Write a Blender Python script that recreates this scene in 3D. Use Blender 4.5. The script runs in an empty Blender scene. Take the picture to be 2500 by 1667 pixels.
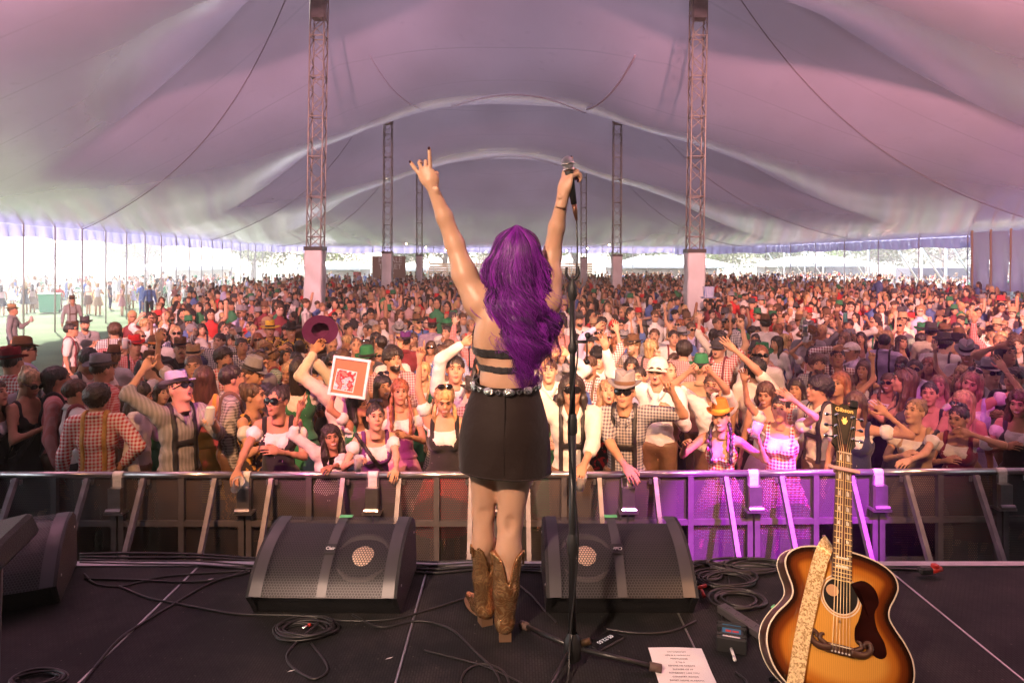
import bpy, math, random
import numpy as np
from mathutils import Vector, Matrix, Euler

SC = bpy.context.scene
COL = SC.collection
R = math.radians
# ------------------------------------------------------------------ camera, sky, sun, stage lamps, exposure
CAMZ, STZ = 2.90, 1.35           # camera height and stage height above the lawn
FPX = 1667.0                     # focal length in photo pixels
cam_d = bpy.data.cameras.new('camera'); cam = bpy.data.objects.new('camera', cam_d); COL.objects.link(cam)
cam_d.sensor_width = 36; cam_d.lens = 24.0
cam_d.shift_y = -(833.5 - 640) / 2500
cam_d.clip_start = 0.05; cam_d.clip_end = 2000
cam.location = (0, 0, CAMZ); cam.rotation_euler = (R(90), 0, 0)
SC.camera = cam

SUN_EL, SUN_AZ = 48, 322          # elevation, direction the light comes from (deg from +Y, clockwise)
world = bpy.data.worlds.new('World'); SC.world = world; world.use_nodes = True
wn = world.node_tree.nodes; wl = world.node_tree.links
sky = wn.new('ShaderNodeTexSky'); sky.sky_type = 'NISHITA'; sky.sun_disc = False
sky.sun_elevation = R(SUN_EL); sky.sun_rotation = R(SUN_AZ); sky.dust_density = 3.0
wn['Background'].inputs['Strength'].default_value = 0.15
wl.new(sky.outputs['Color'], wn['Background'].inputs['Color'])
sd = bpy.data.lights.new('sun', 'SUN'); sd.energy = 4.6; sd.angle = R(0.5); sd.color = (1.0, 0.94, 0.86)
sun = bpy.data.objects.new('sun', sd); COL.objects.link(sun)
_d = Vector((math.sin(R(SUN_AZ)) * math.cos(R(SUN_EL)), math.cos(R(SUN_AZ)) * math.cos(R(SUN_EL)), math.sin(R(SUN_EL))))
sun.rotation_euler = _d.to_track_quat('Z', 'Y').to_euler()

LAMPS = []
def spot(x, y, z, tx, ty, tz, energy, col, ang, blend=0.6, size=0.12):
    l = bpy.data.lights.new('stage_lamp_light', 'SPOT'); l.energy = energy; l.color = col
    l.spot_size = R(ang); l.spot_blend = blend; l.shadow_soft_size = size
    o = bpy.data.objects.new('stage_lamp_light', l); COL.objects.link(o)
    o.location = (x, y, z)
    o.rotation_euler = (Vector((x, y, z)) - Vector((tx, ty, tz))).to_track_quat('Z', 'Y').to_euler()
    LAMPS.append((o, col)); return o
WARM = (1.0, 0.47, 0.22); PURP = (0.60, 0.012, 0.86); PINK = (1.0, 0.10, 0.62); PEACH = (1.0, 0.62, 0.55)
spot(-2.4, 0.2, 6.3, -1.0, 8.2, 1.4, 900, WARM, 46, 1.0)
spot(2.4, 0.2, 6.3, 1.3, 8.2, 1.4, 1050, WARM, 48, 1.0)
spot(0.2, -0.6, 6.5, 0.9, 14, 1.5, 1500, PEACH, 40, 1.0)
spot(-2.0, -1.6, 5.2, -0.05, 2.8, 2.2, 330, (1.0, .66, .48), 34, 0.7)
spot(1.9, 0.6, 4.0, 1.2, 2.2, 1.7, 24, WARM, 34, 0.7)
spot(3.5, 2.2, 5.4, 2.12, 5.6, 0.60, 2000, PURP, 19.5, 0.35, 0.02)
spot(2.0, 1.8, 5.6, 1.15, 5.6, 0.80, 400, PURP, 9, 0.3, 0.03)
spot(-3.6, 1.5, 5.2, -1.35, 6.4, 1.35, 230, PINK, 17, 0.3, 0.03)
spot(-1.0, 1.5, 5.6, -2.85, 6.2, 1.85, 200, PINK, 7, 0.3, 0.03)
spot(3.6, 1.6, 5.6, 2.2, 6.4, 1.45, 90, PINK, 17, 0.3, 0.03)
spot(2.6, 1.6, 5.6, 4.4, 7.0, 1.5, 230, PINK, 11, 0.3, 0.03)
spot(-4.5, 0.9, 6.6, -14, 22, 8.6, 6500, (1.0, 0.46, 0.44), 84, 1.0, 0.3)
spot(4.5, 0.9, 6.6, 15, 18, 9.0, 13000, (1.0, 0.44, 0.38), 84, 1.0, 0.3)
spot(0.0, 0.9, 6.8, 0.0, 24, 10.8, 1500, (1.0, 0.45, 0.55), 84, 1.0, 0.3)

vs = SC.view_settings; vs.view_transform = 'Standard'; vs.look = 'None'; vs.gamma = 1; vs.use_curve_mapping = False
vs.exposure = 2.75
SC.render.engine = 'CYCLES'
try:
    c = SC.cycles; c.max_bounces = 5; c.diffuse_bounces = 3; c.glossy_bounces = 2; c.transmission_bounces = 4
    c.transparent_max_bounces = 10; c.volume_bounces = 0; c.use_denoising = True; c.sample_clamp_indirect = 6
    c.caustics_reflective = False; c.caustics_refractive = False; c.volume_step_rate = 4; c.volume_max_steps = 48
except Exception: pass
for _n in ('CYCLES',): pass
rng = np.random.default_rng(7); random.seed(7)

# ------------------------------------------------------------------ small helpers
def P(px, py, Y):                                 # photo pixel (2500 wide) at distance Y -> place
    return Vector(((px - 1250) / FPX * Y, Y, CAMZ - (py - 640) / FPX * Y))
def PZ(px, py, z):                                # photo pixel on the horizontal plane z -> place
    Y = (CAMZ - z) * FPX / (py - 640)
    return Vector(((px - 1250) / FPX * Y, Y, z))
def tag(o, label=None, cat=None, group=None, kind=None):
    if label: o['label'] = label
    if cat: o['category'] = cat
    if group: o['group'] = group
    if kind: o['kind'] = kind
    return o
def empty(name, loc=(0, 0, 0), rz=0, label=None, cat=None, group=None):
    o = bpy.data.objects.new(name, None); COL.objects.link(o); o.location = loc; o.rotation_euler = (0, 0, rz)
    o.empty_display_size = .1
    return tag(o, label, cat, group)
def mesh_from(name, parts, mats=(), smooth=True):
    """parts: list of (V, F, material_index[, smooth]); F int array (n,3) or (n,4), or a list of those"""
    Vs, Ls, Ts, Ms, Ss, off = [], [], [], [], [], 0
    for p in parts:
        V, F, mi = p[:3]; sm = p[3] if len(p) > 3 else smooth
        V = np.asarray(V, dtype=np.float32).reshape(-1, 3)
        FL = F if isinstance(F, list) and len(F) and isinstance(F[0], np.ndarray) and F[0].ndim == 2 else [F]
        for f in FL:
            f = np.asarray(f, dtype=np.int64)
            if f.size == 0: continue
            f = f.reshape(-1, f.shape[-1])
            Ls.append((f + off).ravel()); Ts.append(np.full(len(f), f.shape[1])); Ms.append(np.full(len(f), mi)); Ss.append(np.full(len(f), sm))
        Vs.append(V); off += len(V)
    m = bpy.data.meshes.new(name)
    V = np.concatenate(Vs); L = np.concatenate(Ls); T = np.concatenate(Ts)
    m.vertices.add(len(V)); m.vertices.foreach_set('co', V.ravel())
    m.loops.add(len(L)); m.loops.foreach_set('vertex_index', L.astype(np.int32))
    st = np.zeros(len(T), dtype=np.int32); st[1:] = np.cumsum(T)[:-1]
    m.polygons.add(len(T)); m.polygons.foreach_set('loop_start', st)
    m.polygons.foreach_set('loop_total', T.astype(np.int32))
    m.polygons.foreach_set('material_index', np.concatenate(Ms).astype(np.int32))
    m.polygons.foreach_set('use_smooth', np.concatenate(Ss).astype(bool))
    for a in mats: m.materials.append(a)
    m.update(calc_edges=True); m.validate(clean_customdata=False)
    return m
def obj(name, mesh, parent=None, loc=None):
    o = bpy.data.objects.new(name, mesh); COL.objects.link(o)
    if parent is not None: o.parent = parent
    if loc is not None: o.location = loc
    return o
def mk(name, parts, mats, parent=None, loc=None, smooth=True):
    if not isinstance(mats, (list, tuple)): mats = [mats]
    return obj(name, mesh_from(name, parts, mats, smooth), parent, loc)
def box(cx, cy, cz, sx, sy, sz, R3=None, b=0.0):
    h = np.array([sx, sy, sz]) / 2
    if b <= 0:
        V = np.array([[x, y, z] for x in (-1, 1) for y in (-1, 1) for z in (-1, 1)], float) * h
        F = np.array([[0, 1, 3, 2], [4, 6, 7, 5], [0, 4, 5, 1], [2, 3, 7, 6], [0, 2, 6, 4], [1, 5, 7, 3]])
    else:                                           # chamfered box: 24 verts
        V, idx = [], {}
        for x in (-1, 1):
            for y in (-1, 1):
                for z in (-1, 1):
                    for a in range(3):
                        s = np.array([x, y, z], float) * h; s2 = s - np.array([x, y, z]) * b; s2[a] = s[a]
                        idx[(x, y, z, a)] = len(V); V.append(s2)
        q, t = [], []
        for a in range(3):
            u, v = (a + 1) % 3, (a + 2) % 3
            for s in (-1, 1):
                c = []
                for (p, r) in ((-1, -1), (1, -1), (1, 1), (-1, 1)):
                    k = [0, 0, 0]; k[a] = s; k[u] = p; k[v] = r; c.append(idx[(*k, a)])
                q.append(c if s > 0 else c[::-1])
        for a in range(3):                          # edges run along axis a
            u, v = (a + 1) % 3, (a + 2) % 3
            for su in (-1, 1):
                for sv in (-1, 1):
                    k0 = [0, 0, 0]; k1 = [0, 0, 0]; k0[a] = -1; k1[a] = 1; k0[u] = k1[u] = su; k0[v] = k1[v] = sv
                    c = [idx[(*k0, u)], idx[(*k1, u)], idx[(*k1, v)], idx[(*k0, v)]]
                    q.append(c if su * sv < 0 else c[::-1])
        for x in (-1, 1):
            for y in (-1, 1):
                for z in (-1, 1):
                    c = [idx[(x, y, z, a)] for a in range(3)]
                    t.append(c if x * y * z > 0 else c[::-1])
        V = np.array(V); F = [np.array(q), np.array(t)]
    if R3 is not None: V = V @ np.array(R3).T
    V = V + np.array([cx, cy, cz])
    return V, F
def beam(a, b, w, d=None, up=(0, 0, 1)):
    """square bar from a to b"""
    a = Vector(a); b = Vector(b); d = d or w; z = (b - a); L = z.length; z.normalize()
    x = Vector(up).cross(z)
    if x.length < 1e-3: x = Vector((1, 0, 0)).cross(z)
    x.normalize(); y = z.cross(x)
    M = np.array([x, y, z]).T; c = (a + b) / 2
    return box(c.x, c.y, c.z, w, d, L, M)
def tube(path, r, n=8, cap=True, closed=False):
    Pn = np.asarray(path, float); m = len(Pn); r = np.broadcast_to(np.asarray(r, float), (m,))
    T = np.gradient(Pn, axis=0); T /= np.linalg.norm(T, axis=1)[:, None] + 1e-12
    nrm = np.zeros_like(Pn); v = np.array([0, 0, 1.0])
    if abs(T[0] @ v) > .9: v = np.array([1.0, 0, 0])
    for i in range(m):
        v = v - T[i] * (v @ T[i]); v /= np.linalg.norm(v) + 1e-12; nrm[i] = v
    bi = np.cross(T, nrm); a = np.arange(n) / n * 2 * np.pi
    V = Pn[:, None] + r[:, None, None] * (np.cos(a)[None, :, None] * nrm[:, None] + np.sin(a)[None, :, None] * bi[:, None])
    V = V.reshape(-1, 3); i = np.arange(m - 1)[:, None]; j = np.arange(n)[None]; j2 = (j + 1) % n
    Q = np.stack([i * n + j, i * n + j2, (i + 1) * n + j2, (i + 1) * n + j], -1).reshape(-1, 4)
    if not cap: return V, Q
    V = np.vstack([V, Pn[0], Pn[-1]]); k = len(V); jj = np.arange(n); j2 = (jj + 1) % n
    t = np.concatenate([np.stack([j2, jj, np.full(n, k - 2)], -1), np.stack([(m - 1) * n + jj, (m - 1) * n + j2, np.full(n, k - 1)], -1)])
    return V, [Q, t]
def cyl(a, b, r, r2=None, n=12):
    return tube([a, b], [r, r if r2 is None else r2], n)
def lathe(prof, n=24, c=(0, 0, 0), sx=1, sy=1):
    prof = np.asarray(prof, float); a = np.arange(n) / n * 2 * np.pi; m = len(prof)
    V = np.stack([prof[:, None, 0] * np.cos(a) * sx, prof[:, None, 0] * np.sin(a) * sy, np.broadcast_to(prof[:, None, 1], (m, n))], -1).reshape(-1, 3)
    i = np.arange(m - 1)[:, None]; j = np.arange(n)[None]; j2 = (j + 1) % n
    Q = np.stack([i * n + j, i * n + j2, (i + 1) * n + j2, (i + 1) * n + j], -1).reshape(-1, 4)
    return V + np.array(c), Q
def grid(fn, nu, nv):
    """fn(u, v) vectorised -> (..,3); quads"""
    u, v = np.meshgrid(np.linspace(0, 1, nu), np.linspace(0, 1, nv), indexing='ij')
    V = fn(u, v).reshape(-1, 3); i = np.arange(nu - 1)[:, None]; j = np.arange(nv - 1)[None]
    Q = np.stack([i * nv + j, (i + 1) * nv + j, (i + 1) * nv + j + 1, i * nv + j + 1], -1).reshape(-1, 4)
    return V, Q
def sphere(c, r, nu=12, nv=8):
    r = np.broadcast_to(np.asarray(r, float), (3,))
    def f(u, v):
        a = u * 2 * np.pi; b = (v - .5) * np.pi
        return np.stack([np.cos(a) * np.cos(b) * r[0], np.sin(a) * np.cos(b) * r[1], np.sin(b) * r[2]], -1) + np.array(c)
    return grid(f, nu + 1, nv + 1)
def xf(part, M):
    V, F = part[:2]; M = np.array(M); V = np.asarray(V) @ M[:3, :3].T + M[:3, 3]
    return (V, F) + tuple(part[2:])
def smoothpath(pts, n=60):
    pts = np.asarray(pts, float); m = len(pts)
    Pp = np.vstack([2 * pts[0] - pts[1], pts, 2 * pts[-1] - pts[-2]])
    t = np.linspace(0, m - 1 - 1e-6, n); i = t.astype(int); f = (t - i)[:, None]
    p0, p1, p2, p3 = Pp[i], Pp[i + 1], Pp[i + 2], Pp[i + 3]
    return .5 * ((2 * p1) + (-p0 + p2) * f + (2 * p0 - 5 * p1 + 4 * p2 - p3) * f ** 2 + (-p0 + 3 * p1 - 3 * p2 + p3) * f ** 3)

# ------------------------------------------------------------------ materials
def mat(name, col=(.5, .5, .5), rough=.6, metal=0.0, spec=.5, noise=0.0, nscale=8.0, bump=0.0, bscale=40.0, objcol=False, sheen=0, coat=0, coatr=.05, sss=0, coords='Object', stretch=None, emit=None):
    m = bpy.data.materials.new(name); m.use_nodes = True
    nt = m.node_tree; N = nt.nodes; L = nt.links; b = N['Principled BSDF']
    b.inputs['Roughness'].default_value = rough; b.inputs['Metallic'].default_value = metal
    b.inputs['Specular IOR Level'].default_value = spec
    b.inputs['Base Color'].default_value = (*col, 1)
    if sheen: b.inputs['Sheen Weight'].default_value = sheen
    if coat: b.inputs['Coat Weight'].default_value = coat; b.inputs['Coat Roughness'].default_value = coatr; b.inputs['Coat IOR'].default_value = 1.9 if coatr > .2 else 1.5
    if sss: b.inputs['Subsurface Weight'].default_value = sss; b.inputs['Subsurface Radius'].default_value = (.02, .008, .004); b.inputs['Subsurface Scale'].default_value = .6
    if emit: b.inputs['Emission Color'].default_value = (*emit[0], 1); b.inputs['Emission Strength'].default_value = emit[1]
    src = None
    if objcol:
        oi = N.new('ShaderNodeObjectInfo'); src = oi.outputs['Color']
        mx = N.new('ShaderNodeMix'); mx.data_type = 'RGBA'; mx.blend_type = 'MULTIPLY'; mx.inputs['Factor'].default_value = 1
        L.new(src, mx.inputs['A']); mx.inputs['B'].default_value = (*col, 1); src = mx.outputs['Result']
        L.new(src, b.inputs['Base Color'])
    tc = None
    if noise or bump:
        tc = N.new('ShaderNodeTexCoord'); vec = tc.outputs[coords]
        if stretch:
            mp = N.new('ShaderNodeMapping'); mp.inputs['Scale'].default_value = stretch; L.new(vec, mp.inputs['Vector']); vec = mp.outputs['Vector']
    if noise:
        nz = N.new('ShaderNodeTexNoise'); nz.inputs['Scale'].default_value = nscale; nz.inputs['Detail'].default_value = 4
        L.new(vec, nz.inputs['Vector'])
        mr = N.new('ShaderNodeMapRange'); mr.inputs['From Min'].default_value = .3; mr.inputs['From Max'].default_value = .7
        mr.inputs['To Min'].default_value = 1 - noise; mr.inputs['To Max'].default_value = 1 + noise
        L.new(nz.outputs['Fac'], mr.inputs['Value'])
        vm = N.new('ShaderNodeVectorMath'); vm.operation = 'SCALE'
        if src is not None: L.new(src, vm.inputs[0])
        else: vm.inputs[0].default_value = col
        L.new(mr.outputs['Result'], vm.inputs['Scale']); L.new(vm.outputs['Vector'], b.inputs['Base Color'])
    if bump:
        nz2 = N.new('ShaderNodeTexNoise'); nz2.inputs['Scale'].default_value = bscale; nz2.inputs['Detail'].default_value = 3
        L.new(vec, nz2.inputs['Vector'])
        bp = N.new('ShaderNodeBump'); bp.inputs['Strength'].default_value = bump; bp.inputs['Distance'].default_value = .02
        L.new(nz2.outputs['Fac'], bp.inputs['Height']); L.new(bp.outputs['Normal'], b.inputs['Normal'])
    return m
def perforated(name, col, pitch, hole=.62, rough=.4, metal=.6, plane='XZ'):
    """sheet with a staggered grid of real see-through holes"""
    m = mat(name, col, rough, metal)
    nt = m.node_tree; N = nt.nodes; L = nt.links; b = N['Principled BSDF']; out = N['Material Output']
    tc = N.new('ShaderNodeTexCoord'); sp = N.new('ShaderNodeSeparateXYZ'); L.new(tc.outputs['UV'], sp.inputs[0])
    def M(op, a, b2=None, c=None):
        n = N.new('ShaderNodeMath'); n.operation = op
        for i, v in enumerate((a, b2, c)):
            if v is None: continue
            if isinstance(v, (int, float)): n.inputs[i].default_value = v
            else: L.new(v, n.inputs[i])
        return n.outputs[0]
    u = M('DIVIDE', sp.outputs['X'], pitch); v = M('DIVIDE', sp.outputs['Y'], pitch * .866)
    row = M('FLOOR', v); odd = M('MULTIPLY', M('MODULO', M('ABSOLUTE', row), 2.0), .5)
    fx = M('SUBTRACT', M('FRACT', M('ADD', u, odd)), .5); fy = M('MULTIPLY', M('SUBTRACT', M('FRACT', v), .5), .866)
    d = M('SQRT', M('ADD', M('MULTIPLY', fx, fx), M('MULTIPLY', fy, fy)))
    h = M('LESS_THAN', d, hole / 2)
    tr = N.new('ShaderNodeBsdfTransparent'); mx = N.new('ShaderNodeMixShader')
    L.new(h, mx.inputs['Fac']); L.new(b.outputs[0], mx.inputs[1]); L.new(tr.outputs[0], mx.inputs[2]); L.new(mx.outputs[0], out.inputs['Surface'])
    return m
def planar_uv(me, fn):
    uv = me.uv_layers.new(name='UVMap'); n = len(me.loops)
    vi = np.empty(n, np.int32); me.loops.foreach_get('vertex_index', vi)
    co = np.empty(len(me.vertices) * 3, np.float32); me.vertices.foreach_get('co', co); co = co.reshape(-1, 3)
    uv.data.foreach_set('uv', fn(co)[vi].astype(np.float32).ravel())

M_steel = mat('galvanised_steel', (.42, .42, .43), .38, .85, noise=.15, nscale=6)
M_alu = mat('aluminium', (.62, .61, .60), .35, .9, noise=.1, nscale=10)
M_truss = mat('truss_paint', (.27, .235, .22), .5, .3, noise=.2, nscale=4)
M_black = mat('black_plastic', (.018, .018, .019), .5, bump=.15, bscale=300)
M_blackmetal = mat('black_painted_metal', (.02, .02, .021), .38, .2, noise=.2)
M_rubber = mat('black_rubber', (.012, .012, .013), .7, bump=.1, bscale=200)
M_white = mat('white_paint', (.78, .78, .76), .5, noise=.08)
M_tape = mat('white_cloth_tape', (.62, .6, .57), .7, noise=.15, nscale=30)
M_green = mat('green_tape', (.16, .62, .25), .6)
M_red = mat('red_plastic', (.55, .03, .02), .4)
M_gold = mat('gold_print', (.75, .55, .2), .35, .7)

# ================================================================== SETTING
def leafy_grass():
    m = mat('grass', (.075, .15, .03), .95, noise=.0, spec=.08)
    N = m.node_tree.nodes; L = m.node_tree.links; b = N['Principled BSDF']
    tc = N.new('ShaderNodeTexCoord'); a = N.new('ShaderNodeTexNoise'); a.inputs['Scale'].default_value = .5; a.inputs['Detail'].default_value = 8
    c = N.new('ShaderNodeTexNoise'); c.inputs['Scale'].default_value = 25; c.inputs['Detail'].default_value = 5
    L.new(tc.outputs['Object'], a.inputs[0]); L.new(tc.outputs['Object'], c.inputs[0])
    r = N.new('ShaderNodeValToRGB'); r.color_ramp.elements[0].color = (.040, .062, .030, 1); r.color_ramp.elements[1].color = (.085, .115, .060, 1)
    r.color_ramp.elements[0].position = .35; r.color_ramp.elements[1].position = .68
    L.new(a.outputs['Fac'], r.inputs[0])
    mx = N.new('ShaderNodeMix'); mx.data_type = 'RGBA'; mx.blend_type = 'OVERLAY'; mx.inputs['Factor'].default_value = .7
    L.new(r.outputs[0], mx.inputs['A']); L.new(c.outputs['Fac'], mx.inputs['B']); L.new(mx.outputs['Result'], b.inputs['Base Color'])
    bp = N.new('ShaderNodeBump'); bp.inputs['Strength'].default_value = .6; bp.inputs['Distance'].default_value = .05
    L.new(c.outputs['Fac'], bp.inputs['Height']); L.new(bp.outputs[0], b.inputs['Normal'])
    return m
M_grass = leafy_grass()
tag(mk('lawn', [grid(lambda u, v: np.stack([(u - .5) * 1600, v * 1200 - 200, u * 0], -1), 20, 20) + (0,)], M_grass), kind='structure')

# ---- tent membrane -------------------------------------------------------------
ROWS = [5.0, 21.0, 37.0, 54.0]; Y0, Y1 = -12.0, 71.0
def XL(Y): return -16.4 - .092 * Y
def XR(Y): return 28.6 - .085 * Y
def PL(Y): return -5.2 - .043 * Y
def PR(Y): return 5.5 + .006 * Y
EAVE = 4.35
def wrow(Y):
    Y = np.asarray(Y, float)
    k = [-11.0] + ROWS; w = np.zeros_like(Y)
    for a, b in zip(k[:-1], k[1:]):
        m = (Y >= a) & (Y <= b); t = np.abs((Y - (a + b) / 2) / ((b - a) / 2)); w = np.where(m, t ** 2.0, w)
    return w
def tentz(X, Y):
    X, Y = np.broadcast_arrays(np.asarray(X, float), np.asarray(Y, float))
    w = wrow(Y)
    q = np.clip((Y - ROWS[-1]) / (Y1 - ROWS[-1]), 0, 1)
    w = np.where(Y > ROWS[-1], 1, w)
    cen = (PL(Y) + PR(Y)) / 2; hw = (PR(Y) - PL(Y)) / 2
    xm = np.clip((X - cen) / hw, -1, 1)
    mid_s = 9.95 - .95 * xm ** 2                        # low saddle between two rows of masts
    mid_p = 12.3 + 1.1 * np.abs(xm) ** 1.5              # high along a row
    sl = np.clip((PL(Y) - X) / (PL(Y) - XL(Y)), 0, 1); sr = np.clip((X - PR(Y)) / (XR(Y) - PR(Y)), 0, 1)
    s = np.maximum(sl, sr); left = sl > sr
    side_s = EAVE + (9.0 - EAVE) * (1 - s) ** np.where(left, 1.25, 1.5)
    side_p = EAVE + (13.4 - EAVE) * (1 - s) ** np.where(left, 1.75, 1.9)
    zs = np.where(s > 0, side_s, mid_s); zp = np.where(s > 0, side_p, mid_p)
    # soften the fold line across the mast lines in the saddles
    zs = zs - .35 * np.exp(-((np.abs(X - cen) - hw) / 2.2) ** 2)
    z = zs * (1 - w) + zp * w
    z = np.where(Y > ROWS[-1], EAVE + (z - EAVE) * (1 - q) ** 1.25, z)
    return z
def tent_v(u, v):                                       # u across 0..1, v along 0..1
    Y = Y0 + v * (Y1 - Y0); X = XL(Y) + u * (XR(Y) - XL(Y))
    # rounded far corners
    c = np.clip((Y - 58) / (Y1 - 58), 0, 1); cx = (XL(Y) + XR(Y)) / 2
    X = cx + (X - cx) * (1 - .25 * c ** 2.6)
    z = tentz(cx + (X - cx) / (1 - .25 * c ** 2.6), Y)
    z = z + .004 * np.sin(X * 1.7 + Y * .9) + .008 * np.sin(X * .8 - Y * .9)
    return np.stack([X, Y, z], -1)
def tent_mat(name, inner, sss=.3):
    m = mat(name, inner, .26, noise=0, spec=.8, coat=1.0, coatr=.21)
    N = m.node_tree.nodes; L = m.node_tree.links; b = N['Principled BSDF']; out = N['Material Output']
    tc = N.new('ShaderNodeTexCoord'); nz = N.new('ShaderNodeTexNoise'); nz.inputs['Scale'].default_value = .25; nz.inputs['Detail'].default_value = 6
    L.new(tc.outputs['Object'], nz.inputs[0])
    r = N.new('ShaderNodeValToRGB'); e = r.color_ramp.elements; e[0].position = .3; e[1].position = .7
    e[0].color = (*[c * .86 for c in inner], 1); e[1].color = (*[min(1, c * 1.12) for c in inner], 1)
    L.new(nz.outputs['Fac'], r.inputs[0]); L.new(r.outputs[0], b.inputs['Base Color'])
    n2 = N.new('ShaderNodeTexNoise'); n2.inputs['Scale'].default_value = 1.3; n2.inputs['Detail'].default_value = 5; L.new(tc.outputs['Object'], n2.inputs[0])
    bp = N.new('ShaderNodeBump'); bp.inputs['Strength'].default_value = .15; bp.inputs['Distance'].default_value = .03
    L.new(n2.outputs['Fac'], bp.inputs['Height']); L.new(bp.outputs[0], b.inputs['Normal'])
    if name == 'tent_canvas':                            # welded laps between canvas widths, a little dirt along them
        sy = N.new('ShaderNodeSeparateXYZ'); L.new(tc.outputs['Object'], sy.inputs[0]); q = []
        for op, v in (('DIVIDE', 2.35), ('FRACT', None), ('SUBTRACT', .5), ('ABSOLUTE', None), ('LESS_THAN', .014)):
            n = N.new('ShaderNodeMath'); n.operation = op; L.new(q[-1].outputs[0] if q else sy.outputs['Y'], n.inputs[0])
            if v is not None: n.inputs[1].default_value = v
            q.append(n)
        mw = N.new('ShaderNodeMix'); mw.data_type = 'RGBA'; L.new(q[-1].outputs[0], mw.inputs['Factor']); L.new(r.outputs[0], mw.inputs['A']); mw.inputs['B'].default_value = (*[c * .84 for c in inner], 1)
        n3 = N.new('ShaderNodeTexNoise'); n3.inputs['Scale'].default_value = 3; n3.inputs['Detail'].default_value = 7; L.new(tc.outputs['Object'], n3.inputs[0]); r3 = N.new('ShaderNodeValToRGB'); r3.color_ramp.elements[0].position = .62; r3.color_ramp.elements[1].position = .72; L.new(n3.outputs['Fac'], r3.inputs[0])
        md = N.new('ShaderNodeMix'); md.data_type = 'RGBA'; L.new(r3.outputs[0], md.inputs['Factor']); L.new(mw.outputs['Result'], md.inputs['A']); md.inputs['B'].default_value = (*[c * .88 for c in inner], 1); L.new(md.outputs['Result'], b.inputs['Base Color'])
    t = N.new('ShaderNodeBsdfTranslucent'); L.new(r.outputs[0], t.inputs['Color'])
    mx = N.new('ShaderNodeMixShader'); mx.inputs['Fac'].default_value = sss
    L.new(b.outputs[0], mx.inputs[1]); L.new(t.outputs[0], mx.inputs[2]); L.new(mx.outputs[0], out.inputs['Surface'])
    return m
M_tent = tent_mat('tent_canvas', (.25, .205, .30), .05)
M_val = tent_mat('valance_canvas', (.36, .35, .60), .30)
tent = empty('festival_tent', (0, 0, 0), 0, 'huge grey lilac big top canopy stretched over masts above the whole crowd', 'tent')
mk('canopy', [grid(tent_v, 150, 260) + (0,)], M_tent, tent)
def eave_pt(side, Y):
    v = (Y - Y0) / (Y1 - Y0)
    return tent_v(np.array(0.0 if side < 0 else 1.0), np.array(v))
def valance(name, pts, depth=.5):
    pts = np.asarray(pts, float); d = np.r_[0, np.cumsum(np.linalg.norm(np.diff(pts, axis=0), axis=1))]
    n = int(d[-1] / .16); s = np.linspace(0, d[-1], n); Pn = np.stack([np.interp(s, d, pts[:, i]) for i in range(3)], -1)
    T = np.gradient(Pn, axis=0); T /= np.linalg.norm(T, axis=1)[:, None]; nr = np.stack([T[:, 1], -T[:, 0], T[:, 2] * 0], -1)
    rows = []
    for k, t in enumerate(np.linspace(0, 1, 5)):
        wv = .10 * t * np.sin(s * 7.1 + 1.3 * np.sin(s * .9)) + .05 * t * np.sin(s * 15 + 2)
        sag = .05 * np.sin(s * 1.3) * t
        rows.append(Pn + nr * wv[:, None] - np.array([0, 0, 1]) * (depth * t + sag)[:, None])
    V = np.stack(rows, 1).reshape(-1, 3); i = np.arange(n - 1)[:, None]; j = np.arange(4)[None]
    Q = np.stack([i * 5 + j, (i + 1) * 5 + j, (i + 1) * 5 + j + 1, i * 5 + j + 1], -1).reshape(-1, 4)
    return mk(name, [(V, Q, 0)], M_val, tent)
valance('valance', [eave_pt(-1, y) - np.array([.02, 0, .0]) for y in np.linspace(4, Y1, 60)], .5)
valance('valance', [eave_pt(1, y) + np.array([.02, 0, .0]) for y in np.linspace(4, Y1, 60)], .62)
valance('valance', [tent_v(np.array(u), np.array(1.0)) + np.array([0, .02, 0]) for u in np.linspace(0, 1, 60)], .5)
# welded seams and edge ropes
M_seam = mat('seam_webbing', (.15, .11, .15), .6)
M_seam2 = mat('seam_flap', (.36, .30, .42), .5)
def on_tent(X, Y, dz=-.03): return np.array([X, Y, float(tentz(X, Y)) + dz])
def seam(a, b, r=.02, bow=0.0, m=None, flap=False):
    t = np.linspace(0, 1, 60); X = a[0] + (b[0] - a[0]) * t; Y = a[1] + (b[1] - a[1]) * t + bow * np.sin(np.pi * t)
    pts = np.array([on_tent(x, y, -.04) for x, y in zip(X, Y)])
    parts = [tube(pts, r, 5) + (0,)]
    mk('seam', parts, m or M_seam, tent)
    if flap:
        pts2 = pts + np.array([0, .22, -.03]); mk('seam', [tube(pts2, .022, 5) + (0,)], M_seam2, tent)
for i, yr in enumerate(ROWS):
    seam((PL(yr), yr), (XL(yr + 8) + .2, yr + 9.0), .015)
    seam((PR(yr), yr), (XR(yr + 8) - .2, yr + 10.0), (.016 if i else .034), flap=(i == 0))
for ya in (13.0, 29.0, 45.5):
    # curved laced openings either side of the ridge in each fold
    th = np.linspace(-1, 1, 30)
    pts = np.array([on_tent(.3 + 3.0 * t, ya + 1.6 - 2.0 * (1 - t * t), -.05) for t in th]); mk('seam', [tube(pts, .022, 5) + (0,)], M_seam2, tent)
for (yr, sx) in ((21, 1), (21, -1)):
    xa = PR(yr) - 1.2 if sx > 0 else PL(yr) + 1.0
    seam((xa, yr + 3.5), (xa - sx * 1.2, yr + 8.5), .04 if sx > 0 else .015, m=M_seam2)
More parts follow.
